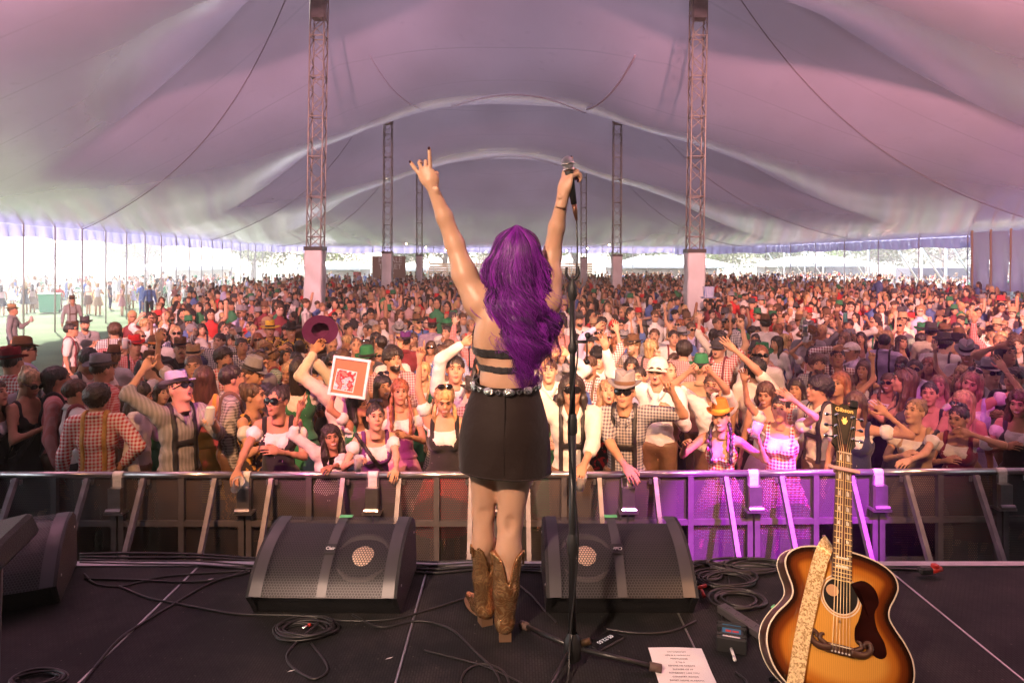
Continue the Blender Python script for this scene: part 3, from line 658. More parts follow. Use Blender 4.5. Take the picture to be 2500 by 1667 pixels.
# ================================================================== FIGURES: smooth implicit bodies turned into meshes
class Field:
    def __init__(s, lo, hi, h):
        s.lo = np.array(lo, np.float32); s.h = h; s.n = np.ceil((np.array(hi) - s.lo) / h).astype(int) + 1
        s.F = np.full(s.n, .2, np.float32); s.ax = [s.lo[i] + np.arange(s.n[i], dtype=np.float32) * h for i in range(3)]
    def sub(s, lo, hi, m):
        a = np.clip(np.floor((np.array(lo) - m - s.lo) / s.h).astype(int), 0, s.n); b = np.clip(np.ceil((np.array(hi) + m - s.lo) / s.h).astype(int) + 1, 0, s.n)
        if (b <= a).any(): return None
        sl = tuple(slice(a[i], b[i]) for i in range(3))
        X = s.ax[0][sl[0]][:, None, None]; Y = s.ax[1][sl[1]][None, :, None]; Z = s.ax[2][sl[2]][None, None, :]
        return sl, X, Y, Z
    def comb(s, sl, d, k, op):
        F = s.F[sl]
        if op == 'add':
            if k <= 0: s.F[sl] = np.minimum(F, d)
            else:
                h = np.clip(.5 + .5 * (F - d) / k, 0, 1); s.F[sl] = F * (1 - h) + d * h - k * h * (1 - h)
        elif op == 'sub':
            k = max(k, 1e-4); h = np.clip(.5 - .5 * (F + d) / k, 0, 1); s.F[sl] = F * (1 - h) - d * h + k * h * (1 - h)
        elif op == 'int': s.F[sl] = np.maximum(F, d)
    def cap(s, a, b, ra, rb, k=.03, op='add', inf=0.0):
        a = np.array(a, np.float32); b = np.array(b, np.float32); ra += inf; rb += inf; r = max(ra, rb)
        g = s.sub(np.minimum(a, b) - r, np.maximum(a, b) + r, k + .03)
        if g is None: return
        sl, X, Y, Z = g; ab = b - a; L2 = float(ab @ ab) + 1e-9
        t = np.clip(((X - a[0]) * ab[0] + (Y - a[1]) * ab[1] + (Z - a[2]) * ab[2]) / L2, 0, 1)
        d = np.sqrt((X - a[0] - t * ab[0]) ** 2 + (Y - a[1] - t * ab[1]) ** 2 + (Z - a[2] - t * ab[2]) ** 2) - (ra + (rb - ra) * t)
        s.comb(sl, d, k, op)
    def ell(s, c, r, k=.03, op='add', inf=0.0, M=None):
        c = np.array(c, np.float32); r = np.array(r, np.float32) + inf; R_ = float(r.max())
        g = s.sub(c - R_, c + R_, k + .03)
        if g is None: return
        sl, X, Y, Z = g; x, y, z = X - c[0], Y - c[1], Z - c[2]
        if M is not None:
            M = np.asarray(M, np.float32); x, y, z = (M[0, 0] * x + M[1, 0] * y + M[2, 0] * z, M[0, 1] * x + M[1, 1] * y + M[2, 1] * z, M[0, 2] * x + M[1, 2] * y + M[2, 2] * z)
        k0 = np.sqrt((x / r[0]) ** 2 + (y / r[1]) ** 2 + (z / r[2]) ** 2); k1 = np.sqrt((x / r[0] ** 2) ** 2 + (y / r[1] ** 2) ** 2 + (z / r[2] ** 2) ** 2) + 1e-9
        s.comb(sl, k0 * (k0 - 1) / k1, k, op)
    def fn(s, f, op='int'):
        X = s.ax[0][:, None, None]; Y = s.ax[1][None, :, None]; Z = s.ax[2][None, None, :]
        d = f(X, Y, Z); d = np.broadcast_to(d, s.F.shape)
        if op == 'int': s.F = np.maximum(s.F, d)
        elif op == 'disp': s.F = s.F + d
    def mesh(s):
        F = s.F; F = F.copy()
        F[0] = F[-1] = .1; F[:, 0] = F[:, -1] = .1; F[:, :, 0] = F[:, :, -1] = .1
        I = F < 0; nx, ny, nz = F.shape
        c = np.zeros((nx - 1, ny - 1, nz - 1), np.int8)
        for i in (0, 1):
            for j in (0, 1):
                for k in (0, 1): c += I[i:nx - 1 + i, j:ny - 1 + j, k:nz - 1 + k]
        act = (c > 0) & (c < 8); ci = np.argwhere(act)
        if len(ci) == 0: return np.zeros((0, 3)), np.zeros((0, 4), int)
        idx = np.full(act.shape, -1, np.int64); idx[act] = np.arange(len(ci))
        pos = np.zeros((len(ci), 3)); cnt = np.zeros(len(ci)); x, y, z = ci.T
        co = [(i, j, k) for i in (0, 1) for j in (0, 1) for k in (0, 1)]
        val = {o: F[x + o[0], y + o[1], z + o[2]] for o in co}
        for o in co:
            for a in range(3):
                if o[a] == 0:
                    q = list(o); q[a] = 1; q = tuple(q); f0, f1 = val[o], val[q]; cr = (f0 < 0) != (f1 < 0)
                    t = np.where(cr, f0 / np.where(cr, f0 - f1, 1), 0)
                    for b in range(3):
                        pos[:, b] += np.where(cr, o[b] + (t if b == a else 0), 0)
                    cnt += cr
        V = (ci + pos / cnt[:, None]) * s.h + s.lo
        Q = []
        for a in range(3):
            u, v = (a + 1) % 3, (a + 2) % 3
            sa = [slice(None)] * 3; sb = [slice(None)] * 3; sa[a] = slice(0, -1); sb[a] = slice(1, None)
            A = I[tuple(sa)]; B = I[tuple(sb)]; e = np.argwhere(A != B)
            e = e[(e[:, u] > 0) & (e[:, v] > 0) & (e[:, u] < F.shape[u] - 1) & (e[:, v] < F.shape[v] - 1)]
            if len(e) == 0: continue
            d = lambda du, dv: idx[tuple((e - (np.eye(3, dtype=int)[u] * du + np.eye(3, dtype=int)[v] * dv)).T)]
            q = np.stack([d(1, 1), d(0, 1), d(0, 0), d(1, 0)], -1)
            fl = ~A[tuple(e.T)]; q[fl] = q[fl][:, ::-1]; Q.append(q)
        return V, np.concatenate(Q)
def wrinkle(V, amp, seed, fx=23, fz=31):
    r = np.random.default_rng(seed); p = r.uniform(0, 6.28, 6)
    x, y, z = V.T; n = np.sin(x * fx + 9 * np.sin(z * 11 + p[0]) * .6 + p[1]) * np.sin(z * fz + x * 14 + p[2]) + .6 * np.sin(z * 57 + x * 31 + y * 24 + p[3]) + .4 * np.sin(x * 71 - z * 44 + p[4])
    c = V.mean(0); d = V - np.array([c[0], c[1], 0]); d[:, 2] = 0; L = np.linalg.norm(d, axis=1)[:, None] + 1e-6
    return V + d / L * (n * amp)[:, None]

# ---- figure materials
M_skin = mat('skin', (1, 1, 1), .6, spec=.25, objcol=True, noise=.10, nscale=14)
M_lip = mat('lips', (.36, .12, .095), .45); M_eye = mat('eye_white', (.42, .38, .36), .3); M_iris = mat('iris', (.03, .02, .015), .15)
M_mouth = mat('mouth_inside', (.06, .012, .012), .5); M_teeth = mat('teeth', (.75, .70, .62), .3); M_brow = mat('eyebrows', (.05, .03, .02), .8)
M_nail = mat('nail_polish', (.035, .004, .012), .15)
M_hair = mat('hair', (1, 1, 1), .42, spec=.6, objcol=True, noise=.55, nscale=38, bump=.9, bscale=60, stretch=(1, 1, .18))
M_lens = mat('sunglass_lens', (.008, .008, .010), .06, spec=.9)
M_fabric = mat('cotton', (1, 1, 1), .85, spec=.25, objcol=True, noise=.12, nscale=7, bump=.35, bscale=26, sheen=.15)
M_felt = mat('felt', (1, 1, 1), .9, spec=.15, objcol=True, noise=.15, nscale=20, bump=.2, bscale=90)
M_leather = mat('leather', (1, 1, 1), .5, objcol=True, noise=.2, nscale=18, bump=.2, bscale=60)
def pattern(name, kind):
    m = mat(name, (1, 1, 1), .85, spec=.25); N = m.node_tree.nodes; L = m.node_tree.links; b = N['Principled BSDF']
    oi = N.new('ShaderNodeObjectInfo'); tc = N.new('ShaderNodeTexCoord')
    mx = N.new('ShaderNodeMix'); mx.data_type = 'RGBA'; mx.inputs['A'].default_value = (.72, .68, .64, 1); L.new(oi.outputs['Color'], mx.inputs['B'])
    if kind in ('gingham', 'fine', 'stripe'):
        sp = N.new('ShaderNodeSeparateXYZ'); L.new(tc.outputs['Object'], sp.inputs[0]); fs = []
        per = {'gingham': .030, 'fine': .024, 'stripe': .028}[kind]
        for ax in (('X', 'Z') if kind != 'stripe' else ('X',)):
            d = N.new('ShaderNodeMath'); d.operation = 'DIVIDE'; L.new(sp.outputs[ax], d.inputs[0]); d.inputs[1].default_value = per
            f = N.new('ShaderNodeMath'); f.operation = 'FRACT'; L.new(d.outputs[0], f.inputs[0])
            g = N.new('ShaderNodeMath'); g.operation = 'GREATER_THAN'; g.inputs[1].default_value = .5; L.new(f.outputs[0], g.inputs[0]); fs.append(g)
        if len(fs) == 2:
            a = N.new('ShaderNodeMath'); a.operation = 'ADD'; L.new(fs[0].outputs[0], a.inputs[0]); L.new(fs[1].outputs[0], a.inputs[1])
            h = N.new('ShaderNodeMath'); h.operation = 'MULTIPLY'; h.inputs[1].default_value = .5; L.new(a.outputs[0], h.inputs[0]); L.new(h.outputs[0], mx.inputs['Factor'])
        else: L.new(fs[0].outputs[0], mx.inputs['Factor'])
    elif kind == 'floral':
        v = N.new('ShaderNodeTexNoise'); v.inputs['Scale'].default_value = 22; v.inputs['Detail'].default_value = 3; L.new(tc.outputs['Object'], v.inputs[0])
        r = N.new('ShaderNodeValToRGB'); r.color_ramp.interpolation = 'CONSTANT'; r.color_ramp.elements[0].color = (0, 0, 0, 1); r.color_ramp.elements[1].position = .53; r.color_ramp.elements[1].color = (1, 1, 1, 1)
        L.new(v.outputs['Fac'], r.inputs[0]); L.new(r.outputs[0], mx.inputs['Factor']); mx.inputs['A'].default_value = (.03, .02, .02, 1)
    if kind in ('stripe', 'fine'):
        lo = N.new('ShaderNodeMix'); lo.data_type = 'RGBA'; lo.inputs['Factor'].default_value = .30 if kind == 'stripe' else .12; L.new(oi.outputs['Color'], lo.inputs['A']); lo.inputs['B'].default_value = (.72, .68, .64, 1); s2 = N.new('ShaderNodeMix'); s2.data_type = 'RGBA'; s2.inputs['Factor'].default_value = .88 if kind == 'stripe' else .50; L.new(mx.outputs['Result'], s2.inputs['A']); L.new(lo.outputs['Result'], s2.inputs['B']); L.new(s2.outputs['Result'], b.inputs['Base Color'])
    else: L.new(mx.outputs['Result'], b.inputs['Base Color'])
    tx = N.new('ShaderNodeTexNoise'); tx.inputs['Scale'].default_value = 24; L.new(tc.outputs['Object'], tx.inputs[0])
    bp = N.new('ShaderNodeBump'); bp.inputs['Strength'].default_value = .3; bp.inputs['Distance'].default_value = .02; L.new(tx.outputs['Fac'], bp.inputs['Height']); L.new(bp.outputs[0], b.inputs['Normal'])
    return m
M_ging = pattern('gingham_cotton', 'gingham'); M_fine = pattern('fine_check_cotton', 'fine'); M_stripe = pattern('striped_cotton', 'stripe'); M_floral = pattern('floral_print', 'floral')
TOPM = {'plain': M_fabric, 'gingham': M_ging, 'fine': M_fine, 'stripe': M_stripe, 'floral': M_floral}

# ---- heads
def head_parts(fem=0, mouth='closed', h=.0085, seed=0, beard=0):
    f = Field((-.11, -.14, -.2), (.11, .13, .14), h); w = .95 if fem else 1.0
    f.ell((0, .016, .032), (.077 * w, .094, .084), .02); f.ell((0, -.028, -.022), (.063 * w, .062, .086), .03)
    f.ell((0, -.036, -.074), (.044 * w, .046, .038), .025); f.cap((-.008, -.070, -.099), (.008, -.070, -.099), .017 if fem else .021, .017 if fem else .021, .02)
    for s in (-1, 1):
        f.ell((s * .036 * w, -.058, -.028), (.024, .026, .026), .02); f.ell((s * .079 * w, .012, -.006), (.010, .020, .030), .008)
        f.cap((s * .012, -.084, .030), (s * .038 * w, -.078, .030), .011, .010, .012)
        f.ell((s * .031 * w, -.1, .008), (.017, .018, .012), .012, 'sub')
    f.cap((0, -.086, .014), (0, -.104, -.020), .007, .0115, .01); f.cap((-.009, -.097, -.025), (.009, -.097, -.025), .0085, .0085, .008)
    f.ell((0, -.082, -.056), (.024, .018, .017), .015)
    if mouth == 'open': f.ell((0, -.1, -.066), (.017, .020, .018), .008, 'sub')
    f.cap((0, .022, -.05), (0, .03, -.2), .052 if fem else .060, .050 if fem else .060, .03)
    V, Q = f.mesh(); parts = [(V, Q, 0)]
    nu, nv = 8, 6
    for s in (-1, 1):
        parts.append(sphere((s * .031 * w, -.0835, .008), (.0125, .008, .0052), nu, nv) + (2,))
        parts.append(sphere((s * .031 * w, -.0905, .008), (.0062, .0028, .0052), nu, nv) + (3,))
        parts.append(tube(smoothpath([(s * .016 * w, -.090, .010), (s * .031 * w, -.0955, .0165), (s * .047 * w, -.085, .010)], 6), .0026 if fem else .0018, 5) + (6,))
        parts.append(tube(smoothpath([(s * .013 * w, -.097, .029), (s * .030 * w, -.0955, .036), (s * .049 * w, -.081, .029)], 6), [.0022, .0035, .0038, .0034, .0028, .0012] if fem else [.003, .0045, .0048, .0045, .0038, .0022], 5) + (6,))
    if mouth == 'closed':
        parts += [tube(smoothpath([(-.024, -.091, -.057), (0, -.1015, -.0545), (.024, -.091, -.057)], 8), [.001, .004, .0048, .004, .004, .0048, .004, .001], 6) + (1,),
                  tube(smoothpath([(-.022, -.092, -.060), (0, -.101, -.0635), (.022, -.092, -.060)], 8), [.001, .004, .0058, .006, .006, .0058, .004, .001], 6) + (1,)]
    elif mouth == 'smile':
        parts += [sphere((0, -.0945, -.056), (.023, .0075, .0085), 12, 6) + (5,),
                  tube(smoothpath([(-.029, -.085, -.051), (0, -.1015, -.0515), (.029, -.085, -.051)], 8), [.001, .003, .0035, .003, .003, .0035, .003, .001], 6) + (1,),
                  tube(smoothpath([(-.029, -.085, -.051), (0, -.099, -.069), (.029, -.085, -.051)], 8), [.001, .004, .005, .005, .005, .005, .004, .001], 6) + (1,)]
    else:
        parts += [sphere((0, -.0855, -.066), (.017, .012, .019), 12, 6) + (4,), sphere((0, -.096, -.053), (.013, .004, .004), 8, 4) + (5,)]
        a = np.linspace(0, 2 * np.pi, 17); parts.append(tube(np.stack([.018 * np.cos(a), -.0975 + .010 * np.abs(np.cos(a)) ** 2, -.066 + .019 * np.sin(a)], -1), .0045, 6, cap=False) + (1,))
    return parts
HEADM = [M_skin, M_lip, M_eye, M_iris, M_mouth, M_teeth, M_brow, M_nail]
_hc = {}
def head(fem, mouth, h=.0085):
    k = (fem, mouth, h)
    if k not in _hc: _hc[k] = head_parts(fem, mouth, h)
    return _hc[k]
# ---- hands: wrist at origin, fingers along +Z, palm to -Y, thumb on +X
HANDS = {'open': ([.15, .1, .1, .12, .2], .22), 'wave': ([.35, .3, .25, .2, .3], .14), 'fist': ([1.45] * 4 + [1.1], .0), 'point': ([1.45, 1.45, 1.45, .05, .9], .04),
         'peace': ([1.45, 1.45, .05, .05, 1.1], .2), 'relax': ([.75, .65, .55, .45, .4], .05), 'grip': ([1.0, .98, .95, .9, .8], .02), 'horns': ([.25, 1.15, 1.0, .08, .6], .30)}
def hand_parts(pose, h=.0068, nails=False, fine=False):
    curls, spr = HANDS[pose]; f = Field((-.13, -.13, -.06), (.13, .07, .22), h)
    f.ell((0, 0, .055), (.041, .0165, .046), .012); f.ell((.018, -.006, .035), (.024, .017, .034), .015); f.cap((0, 0, -.045), (0, 0, .03), .0255, .027, .02)
    tips = []; base = [(-.031, 0, .083), (-.0115, 0, .092), (.0095, 0, .094), (.030, 0, .088)]; LN = [.78, .95, 1.0, .93]
    for i in range(4):
        p = np.array(base[i]); side = (i - 1.4) * spr * .55; c = curls[i]; ang = c * .25
        for seg, (ln, r0) in enumerate(((.043, .0094), (.027, .0086), (.021, .0080))):
            ang += c * (.55 if seg == 0 else .75) if seg else c * .45
            d = np.array([math.sin(side) * math.cos(ang), -math.sin(ang), math.cos(side) * math.cos(ang)]); q = p + d * ln * LN[i]
            f.cap(p, q, r0, r0 - .0008, .005); p = q
        tips.append((p, d, ang))
    p = np.array([.026, -.006, .028]); c = curls[4]; d0 = np.array([.75 - .25 * c, -.15 - .5 * c, .62 + .1 * c]); d0 /= np.linalg.norm(d0)
    q = p + d0 * .040; f.cap(p, q, .0145, .0110, .012); d1 = np.array([.45 - .75 * c, -.2 - .35 * c, .85]); d1 /= np.linalg.norm(d1); q2 = q + d1 * .030; f.cap(q, q2, .0108, .0098, .006)
    d2 = np.array([.3 - .95 * c, -.2 - .25 * c, .9]); d2 /= np.linalg.norm(d2); q3 = q2 + d2 * .022; f.cap(q2, q3, .0098, .0082, .005)
    V, Q = f.mesh(); parts = [(V, Q, 0)]
    if nails:
        for (p, d, ang) in tips + [(q3, d2, .3)]:
            up = np.array([0, 1.0, 0]); n = up - d * (d @ up); n /= np.linalg.norm(n); s = np.cross(d, n)
            Vn, Qn = sphere((0, 0, 0), 1, 8, 6); Vn = Vn[:, :1] * s * .0058 + Vn[:, 1:2] * n * .0035 + Vn[:, 2:3] * d * .0085 + p + n * .0068 - d * .001
            parts.append((Vn, Qn, 7))
    return parts
_hn = {}
def hand(pose, h=.0068):
    if (pose, h) not in _hn: _hn[(pose, h)] = hand_parts(pose, h)
    return _hn[(pose, h)]
def frame(o, z, ydir):
    """matrix with local +Z along z and local -Y as near as possible to ydir"""
    z = Vector(z).normalized(); y = -Vector(ydir); y = (y - z * y.dot(z))
    if y.length < 1e-4: y = Vector((0, 1, 0)) - z * z.y
    y.normalize(); x = y.cross(z)
    M = Matrix(((x.x, y.x, z.x, o[0]), (x.y, y.y, z.y, o[1]), (x.z, y.z, z.z, o[2]), (0, 0, 0, 1))); return M
def ik(S, T, hint, L1=.285, L2=.255):
    S = Vector(S); T = Vector(T); d = T - S; D = min(d.length, (L1 + L2) * .985); D = max(D, .12); d.normalize(); T = S + d * D
    a = (L1 ** 2 - L2 ** 2 + D * D) / (2 * D); hh = math.sqrt(max(L1 ** 2 - a * a, 0)); n = Vector(hint) - d * Vector(hint).dot(d); n.normalize()
    return S + d * a + n * hh, T
class Fig:
    """a posed figure; local frame faces -Y, feet on z=0, height about 1.72"""
    def __init__(s, fem=0, lean=0.0, hy=0, hp=0, hr=0, L='down', Rr='down', mouth='closed', fat=1.0, LH='relax', RH='relax', crouch=0.0):
        s.fem = fem; s.sw = .155 if fem else .182; s.mouth = mouth; s.fat = fat; piv = Vector((0, 0, .95)); Rl = Matrix.Rotation(lean, 3, 'X'); s.Rl = Rl
        s.up = lambda p: Rl @ (Vector(p) - piv) + piv
        s.hc = s.up((0, -.012, 1.608)) + Vector((0, 0, 0)); s.HM = Matrix.Translation(s.hc) @ (Matrix.Rotation(hy, 4, 'Z') @ Matrix.Rotation(hp, 4, 'X') @ Matrix.Rotation(hr, 4, 'Y'))
        s.arms = []
        for sd, tgt, hp_ in ((-1, L, LH), (1, Rr, RH)):
            sh = s.up((sd * s.sw, .005, 1.405)); hint = (sd * 1.0, .5, -.6); palm = (-sd * .6, -.6, 0)
            if tgt == 'down': tgt = sh + Vector((sd * .10, -.04, -.52)); hint = (sd * .3, 1, 0); palm = (-sd, -.2, 0)
            elif tgt == 'chest': tgt = sh + Vector((-sd * .12, -.27, -.16)); hint = (sd * .8, .2, -1); palm = (-sd, 0, 0)
            elif tgt == 'hold': tgt = sh + Vector((-sd * .02, -.33, -.10)); hint = (sd * .4, .1, -1); palm = (-sd, 0, 0)
            elif tgt == 'up': tgt = sh + Vector((sd * .14, -.10, .5)); hint = (sd, .2, 0); palm = (0, -1, 0)
            elif tgt == 'upbend': tgt = sh + Vector((sd * .12, -.16, .33)); hint = (sd, 0, -.3); palm = (0, -1, 0)
            elif tgt == 'hip': tgt = s.up((sd * .2, -.01, 1.02)); hint = (sd, .6, .1); palm = (-sd, 0, 0)
            else:
                tgt = Vector(tgt); up_ = tgt.z > sh.z + .1
                hint = (sd * 1.0, .1, -.25) if up_ else (sd * .7, .3, -1); palm = (0, -1, 0) if up_ else (-sd * .3, .3, -1)
            if tgt.z > sh.z + .2: sh = sh + Vector((-sd * .012, 0, .035))
            el, wr = ik(sh, tgt, hint); s.arms.append((sd, sh, el, wr, hp_, palm))
        s.legs = []
        for sd in (-1, 1):
            hpj = Vector((sd * .088, 0, .92)); s.legs.append((hpj, Vector((sd * .10, -.03, .49)), Vector((sd * .105, .01, .08)), sd))
    def torso(s, f, inf=0.0, k=.035):
        fe, w = s.fem, s.fat; M = np.array(s.Rl)
        f.ell((0, .005, .95), ((.160 if fe else .150) * w, .108 * w, .115), k, inf=inf)
        f.ell(s.up((0, 0, 1.09)), ((.112 if fe else .132) * w, (.082 if fe else .095) * w, .13), k, inf=inf, M=M)
        f.ell(s.up((0, .006, 1.27)), (.138 if fe else .158, .092 if fe else .108, .145), k, inf=inf, M=M)
        a = s.up((-s.sw * .82, .012, 1.395)); b = s.up((s.sw * .82, .012, 1.395)); r = .045 if fe else .056; f.cap(a, b, r, r, k, inf=inf)
        for sd in (-1, 1): f.cap(s.up((0, .025, 1.46)), s.up((sd * s.sw * .8, .015, 1.415)), .038 if fe else .048, .03 if fe else .04, k, inf=inf)
        if fe:
            for sd in (-1, 1): f.ell(s.up((sd * .066, -.078, 1.265)), (.058, .056, .058), .03, inf=inf, M=M)
    def arm(s, f, i, t=1.0, inf=0.0, k=.03, up_only=False):
        sd, sh, el, wr, _, _ = s.arms[i]; g = .86 if s.fem else 1.0
        e = sh.lerp(el, min(1, t)); f.cap(sh, e, .052 * g, (.052 + (.040 - .052) * min(1, t)) * g, k, inf=inf)
        if t > 1: w = el.lerp(wr, t - 1); f.cap(el, w, .041 * g, (.041 + (.027 - .041) * (t - 1)) * g, k * .6, inf=inf)
    def bounds(s, pts, m):
        P_ = np.array([list(p) for p in pts]); return P_.min(0) - m, P_.max(0) + m
    def body(s, hb=.018, hh=.0095, hl=.036, hnd=.0080):
        parts = []
        lo, hi = s.bounds([(-.2, -.17, .9), (.2, .14, .9), s.up((0, 0, 1.5))] + [p for a in s.arms for p in a[1:4]], .1); lo[2] = .84
        f = Field(lo, hi, hb); s.torso(f); s.arm(f, 0, 2); s.arm(f, 1, 2)
        nb = s.up((0, .012, 1.44)); r = .043 if s.fem else .053; f.cap(nb, s.HM @ Vector((0, .025, -.09)), r + .006, r, .03); V, Q = f.mesh(); parts.append((V, Q, 0))
        f = Field((-.24, -.22, -.02), (.24, .2, 1.0), hl); f.ell((0, .005, .93), (.15, .10, .10), .03)
        for hpj, kn, an, sd in s.legs:
            f.cap(hpj, kn, .083, .052, .03); f.cap(kn, an, .054, .036, .02); f.ell((an.x, an.y - .07, .04), (.042, .12, .04), .03)
        V, Q = f.mesh(); parts.append((V, Q, 0))
        for p in head(s.fem, s.mouth, hh): parts.append(xf(p, s.HM))
        for sd, sh, el, wr, hp_, palm in s.arms:
            M = frame(wr, wr - el, palm) @ Matrix.Diagonal((sd * -1.0, 1, 1, 1)) if True else None
            sc = .92 if s.fem else 1.0; M = M @ Matrix.Scale(sc, 4)
            for p in hand(hp_, hnd):
                V, F, mi = xf(p, M)
                if sd > 0: F = F[:, ::-1]
                parts.append((V, F, mi))
        return parts
    def shirt(s, t=2 * .92, h=.016, seed=0, v=True, inf=.011, hem=.88):
        lo, hi = s.bounds([(-.2, -.17, hem), (.2, .14, .9), s.up((0, 0, 1.5))] + [p for a in s.arms for p in (a[1], a[2], a[3])], .11); lo[2] = hem - .03
        f = Field(lo, hi, h); s.torso(f, inf, .045)
        for i in (0, 1):
            s.arm(f, i, t, inf + .004, .035)
            if 1 < t < 1.75:
                sd, sh, el, wr, _, _ = s.arms[i]; w = el.lerp(wr, t - 1); f.cap(w, el.lerp(wr, t - 1.08), .05, .05, .01)
        f.fn(lambda X, Y, Z: hem - Z)
        nb = s.up((0, .0, 1.50)); f.ell(nb, (.066, .075, .06), .01, 'sub')
        if v: f.cap(s.up((0, -.12, 1.36)), s.up((0, -.07, 1.47)), .012, .045, .02, 'sub')
        V, Q = f.mesh(); return [(wrinkle(V, .004, seed), Q, 0)]
    def collar(s, seed=0):
        pts = [s.up(p) for p in ((.025, -.115, 1.40), (.055, -.070, 1.455), (.066, -.005, 1.485), (.045, .06, 1.495), (0, .078, 1.498), (-.045, .06, 1.495), (-.066, -.005, 1.485), (-.055, -.07, 1.455), (-.025, -.115, 1.40))]
        c = smoothpath([list(p) for p in pts], 24); ctr = np.array(s.up((0, 0, 1.45))); out = c - ctr; out[:, 2] = 0; out /= np.linalg.norm(out, axis=1)[:, None]
        r0 = c + np.array([0, 0, .012]); r1 = c + out * .010 + np.array([0, 0, .004]); r2 = c + out * .030 - np.array([0, 0, .034])
        V = np.stack([r0, r1, r2, r2 - out * .006, r0 - out * .004], 1).reshape(-1, 3); i = np.arange(23)[:, None]; j = np.arange(5)[None]; j2 = (j + 1) % 5
        Q = np.stack([i * 5 + j, i * 5 + j2, (i + 1) * 5 + j2, (i + 1) * 5 + j], -1).reshape(-1, 4); return [(V, Q, 0)]
    def braces(s, h=.011, inf=.027, cross=True, back=False, w=.019):
        lo, hi = s.bounds([(-.17, -.2, .92), (.17, .16, .92), s.up((0, 0, 1.5))], .06); f = Field(lo, hi, h); s.torso(f, inf, .045)
        Ri = np.array(s.Rl.inverted()); M = Ri
        def loc(X, Y, Z):
            y = Y; z = Z - .95; return X, M[1, 1] * y + M[1, 2] * z, M[2, 1] * y + M[2, 2] * z + .95
        def cut(X, Y, Z):
            x, y, z = loc(X, Y, Z); ax = np.abs(x); st = np.maximum(np.abs(ax - (.085 + .0 * z)) - w, .95 - z)
            if cross: st = np.minimum(st, np.maximum(np.maximum(np.abs(z - 1.19 + .25 * (ax ** 2)) - .024, ax - .09), y))
            return st
        f.fn(cut); F0 = f.F; g = Field(lo, hi, h); s.torso(g, inf - .02, .045); f.F = np.maximum(f.F, -g.F)
        V, Q = f.mesh(); return [(V, Q, 0)]
    def trousers(s, h=.026, to=.12, inf=.014):
        f = Field((-.27, -.2, to - .06), (.27, .2, 1.06), h); f.ell((0, .005, .95), (.162, .112, .10), .03, inf=.012)
        for hpj, kn, an, sd in s.legs: f.cap(hpj, kn, .088, .062, .03, inf=inf * .6); f.cap(kn, an, .062, .05, .02, inf=inf)
        f.fn(lambda X, Y, Z: np.maximum(to - Z, Z - 1.0)); V, Q = f.mesh(); return [(V, Q, 0)]
    def blouse(s, h=.014, seed=0, puff=.069, inf=.011, top=1.385):
        lo, hi = s.bounds([(-.2, -.2, .95), (.2, .14, .95), s.up((0, 0, 1.45))] + [p for a in s.arms for p in (a[1], a[2])], .12)
        f = Field(lo, hi, h); s.torso(f, inf, .03); M = np.array(s.Rl.inverted())
        f.fn(lambda X, Y, Z: np.maximum(.99 - Z, (M[2, 1] * Y + M[2, 2] * (Z - .95) + .95) - top - np.where(Y > 0, .0, -.035) - .25 * np.clip(np.abs(X) - .05, 0, 1)))
        for i in (0, 1):
            sd, sh, el, wr, _, _ = s.arms[i]; c = sh.lerp(el, .34); f.ell(c, (puff * .92, puff * .9, puff), .03)
        V, Q = f.mesh(); V = wrinkle(V, .005, seed, 60, 45) + .004 * np.sin(V[:, :1] * 230) * np.array([0, -1, 0])
        return [(V, Q, 0)]
    def bodice(s, h=.014, inf=.019, top=1.255, straps=True, lo_=.97):
        lo, hi = s.bounds([(-.2, -.2, lo_), (.2, .14, .95), s.up((0, 0, 1.47))], .08); f = Field(lo, hi, h); s.torso(f, inf, .03); M = np.array(s.Rl.inverted())
        def cut(X, Y, Z):
            z = M[2, 1] * Y + M[2, 2] * (Z - .95) + .95; a = np.maximum(lo_ - z, z - top - .6 * np.clip(np.abs(X) - .055, 0, .1) * 1.0)
            if straps: a = np.minimum(a, np.maximum(np.abs(np.abs(X) - .105) - .022, 1.2 - z))
            return a
        f.fn(cut); V, Q = f.mesh(); return [(V, Q, 0)]
    def skirt(s, z0=1.0, z1=.52, r1=.30, pleats=22, seed=0, nu=67, apron=False):
        def g(u, v):
            a = u * 2 * np.pi; z = z0 + (z1 - z0) * v; rx = .135 + (r1 - .135) * v ** .7; ry = .105 + (r1 * .85 - .105) * v ** .7; p = 1 + .035 * v * np.sin(a * pleats + seed)
            return np.stack([np.cos(a) * rx * p, np.sin(a) * ry * p, z + u * 0], -1)
        return [grid(g, nu, 8) + (0,)]
    def cross_strap(s, sd=1, w=.019):
        lo, hi = s.bounds([(-.17, -.22, .92), (.17, .16, .92), s.up((0, 0, 1.5))], .06); f = Field(lo, hi, .013); s.torso(f, .032, .04)
        f.fn(lambda X, Y, Z: np.abs((X * sd) * .82 + (Z - 1.20) * -.57 + .0) - w); g = Field(lo, hi, .013); s.torso(g, .014, .04); f.F = np.maximum(f.F, -g.F); V, Q = f.mesh(); return [(V, Q, 0)]
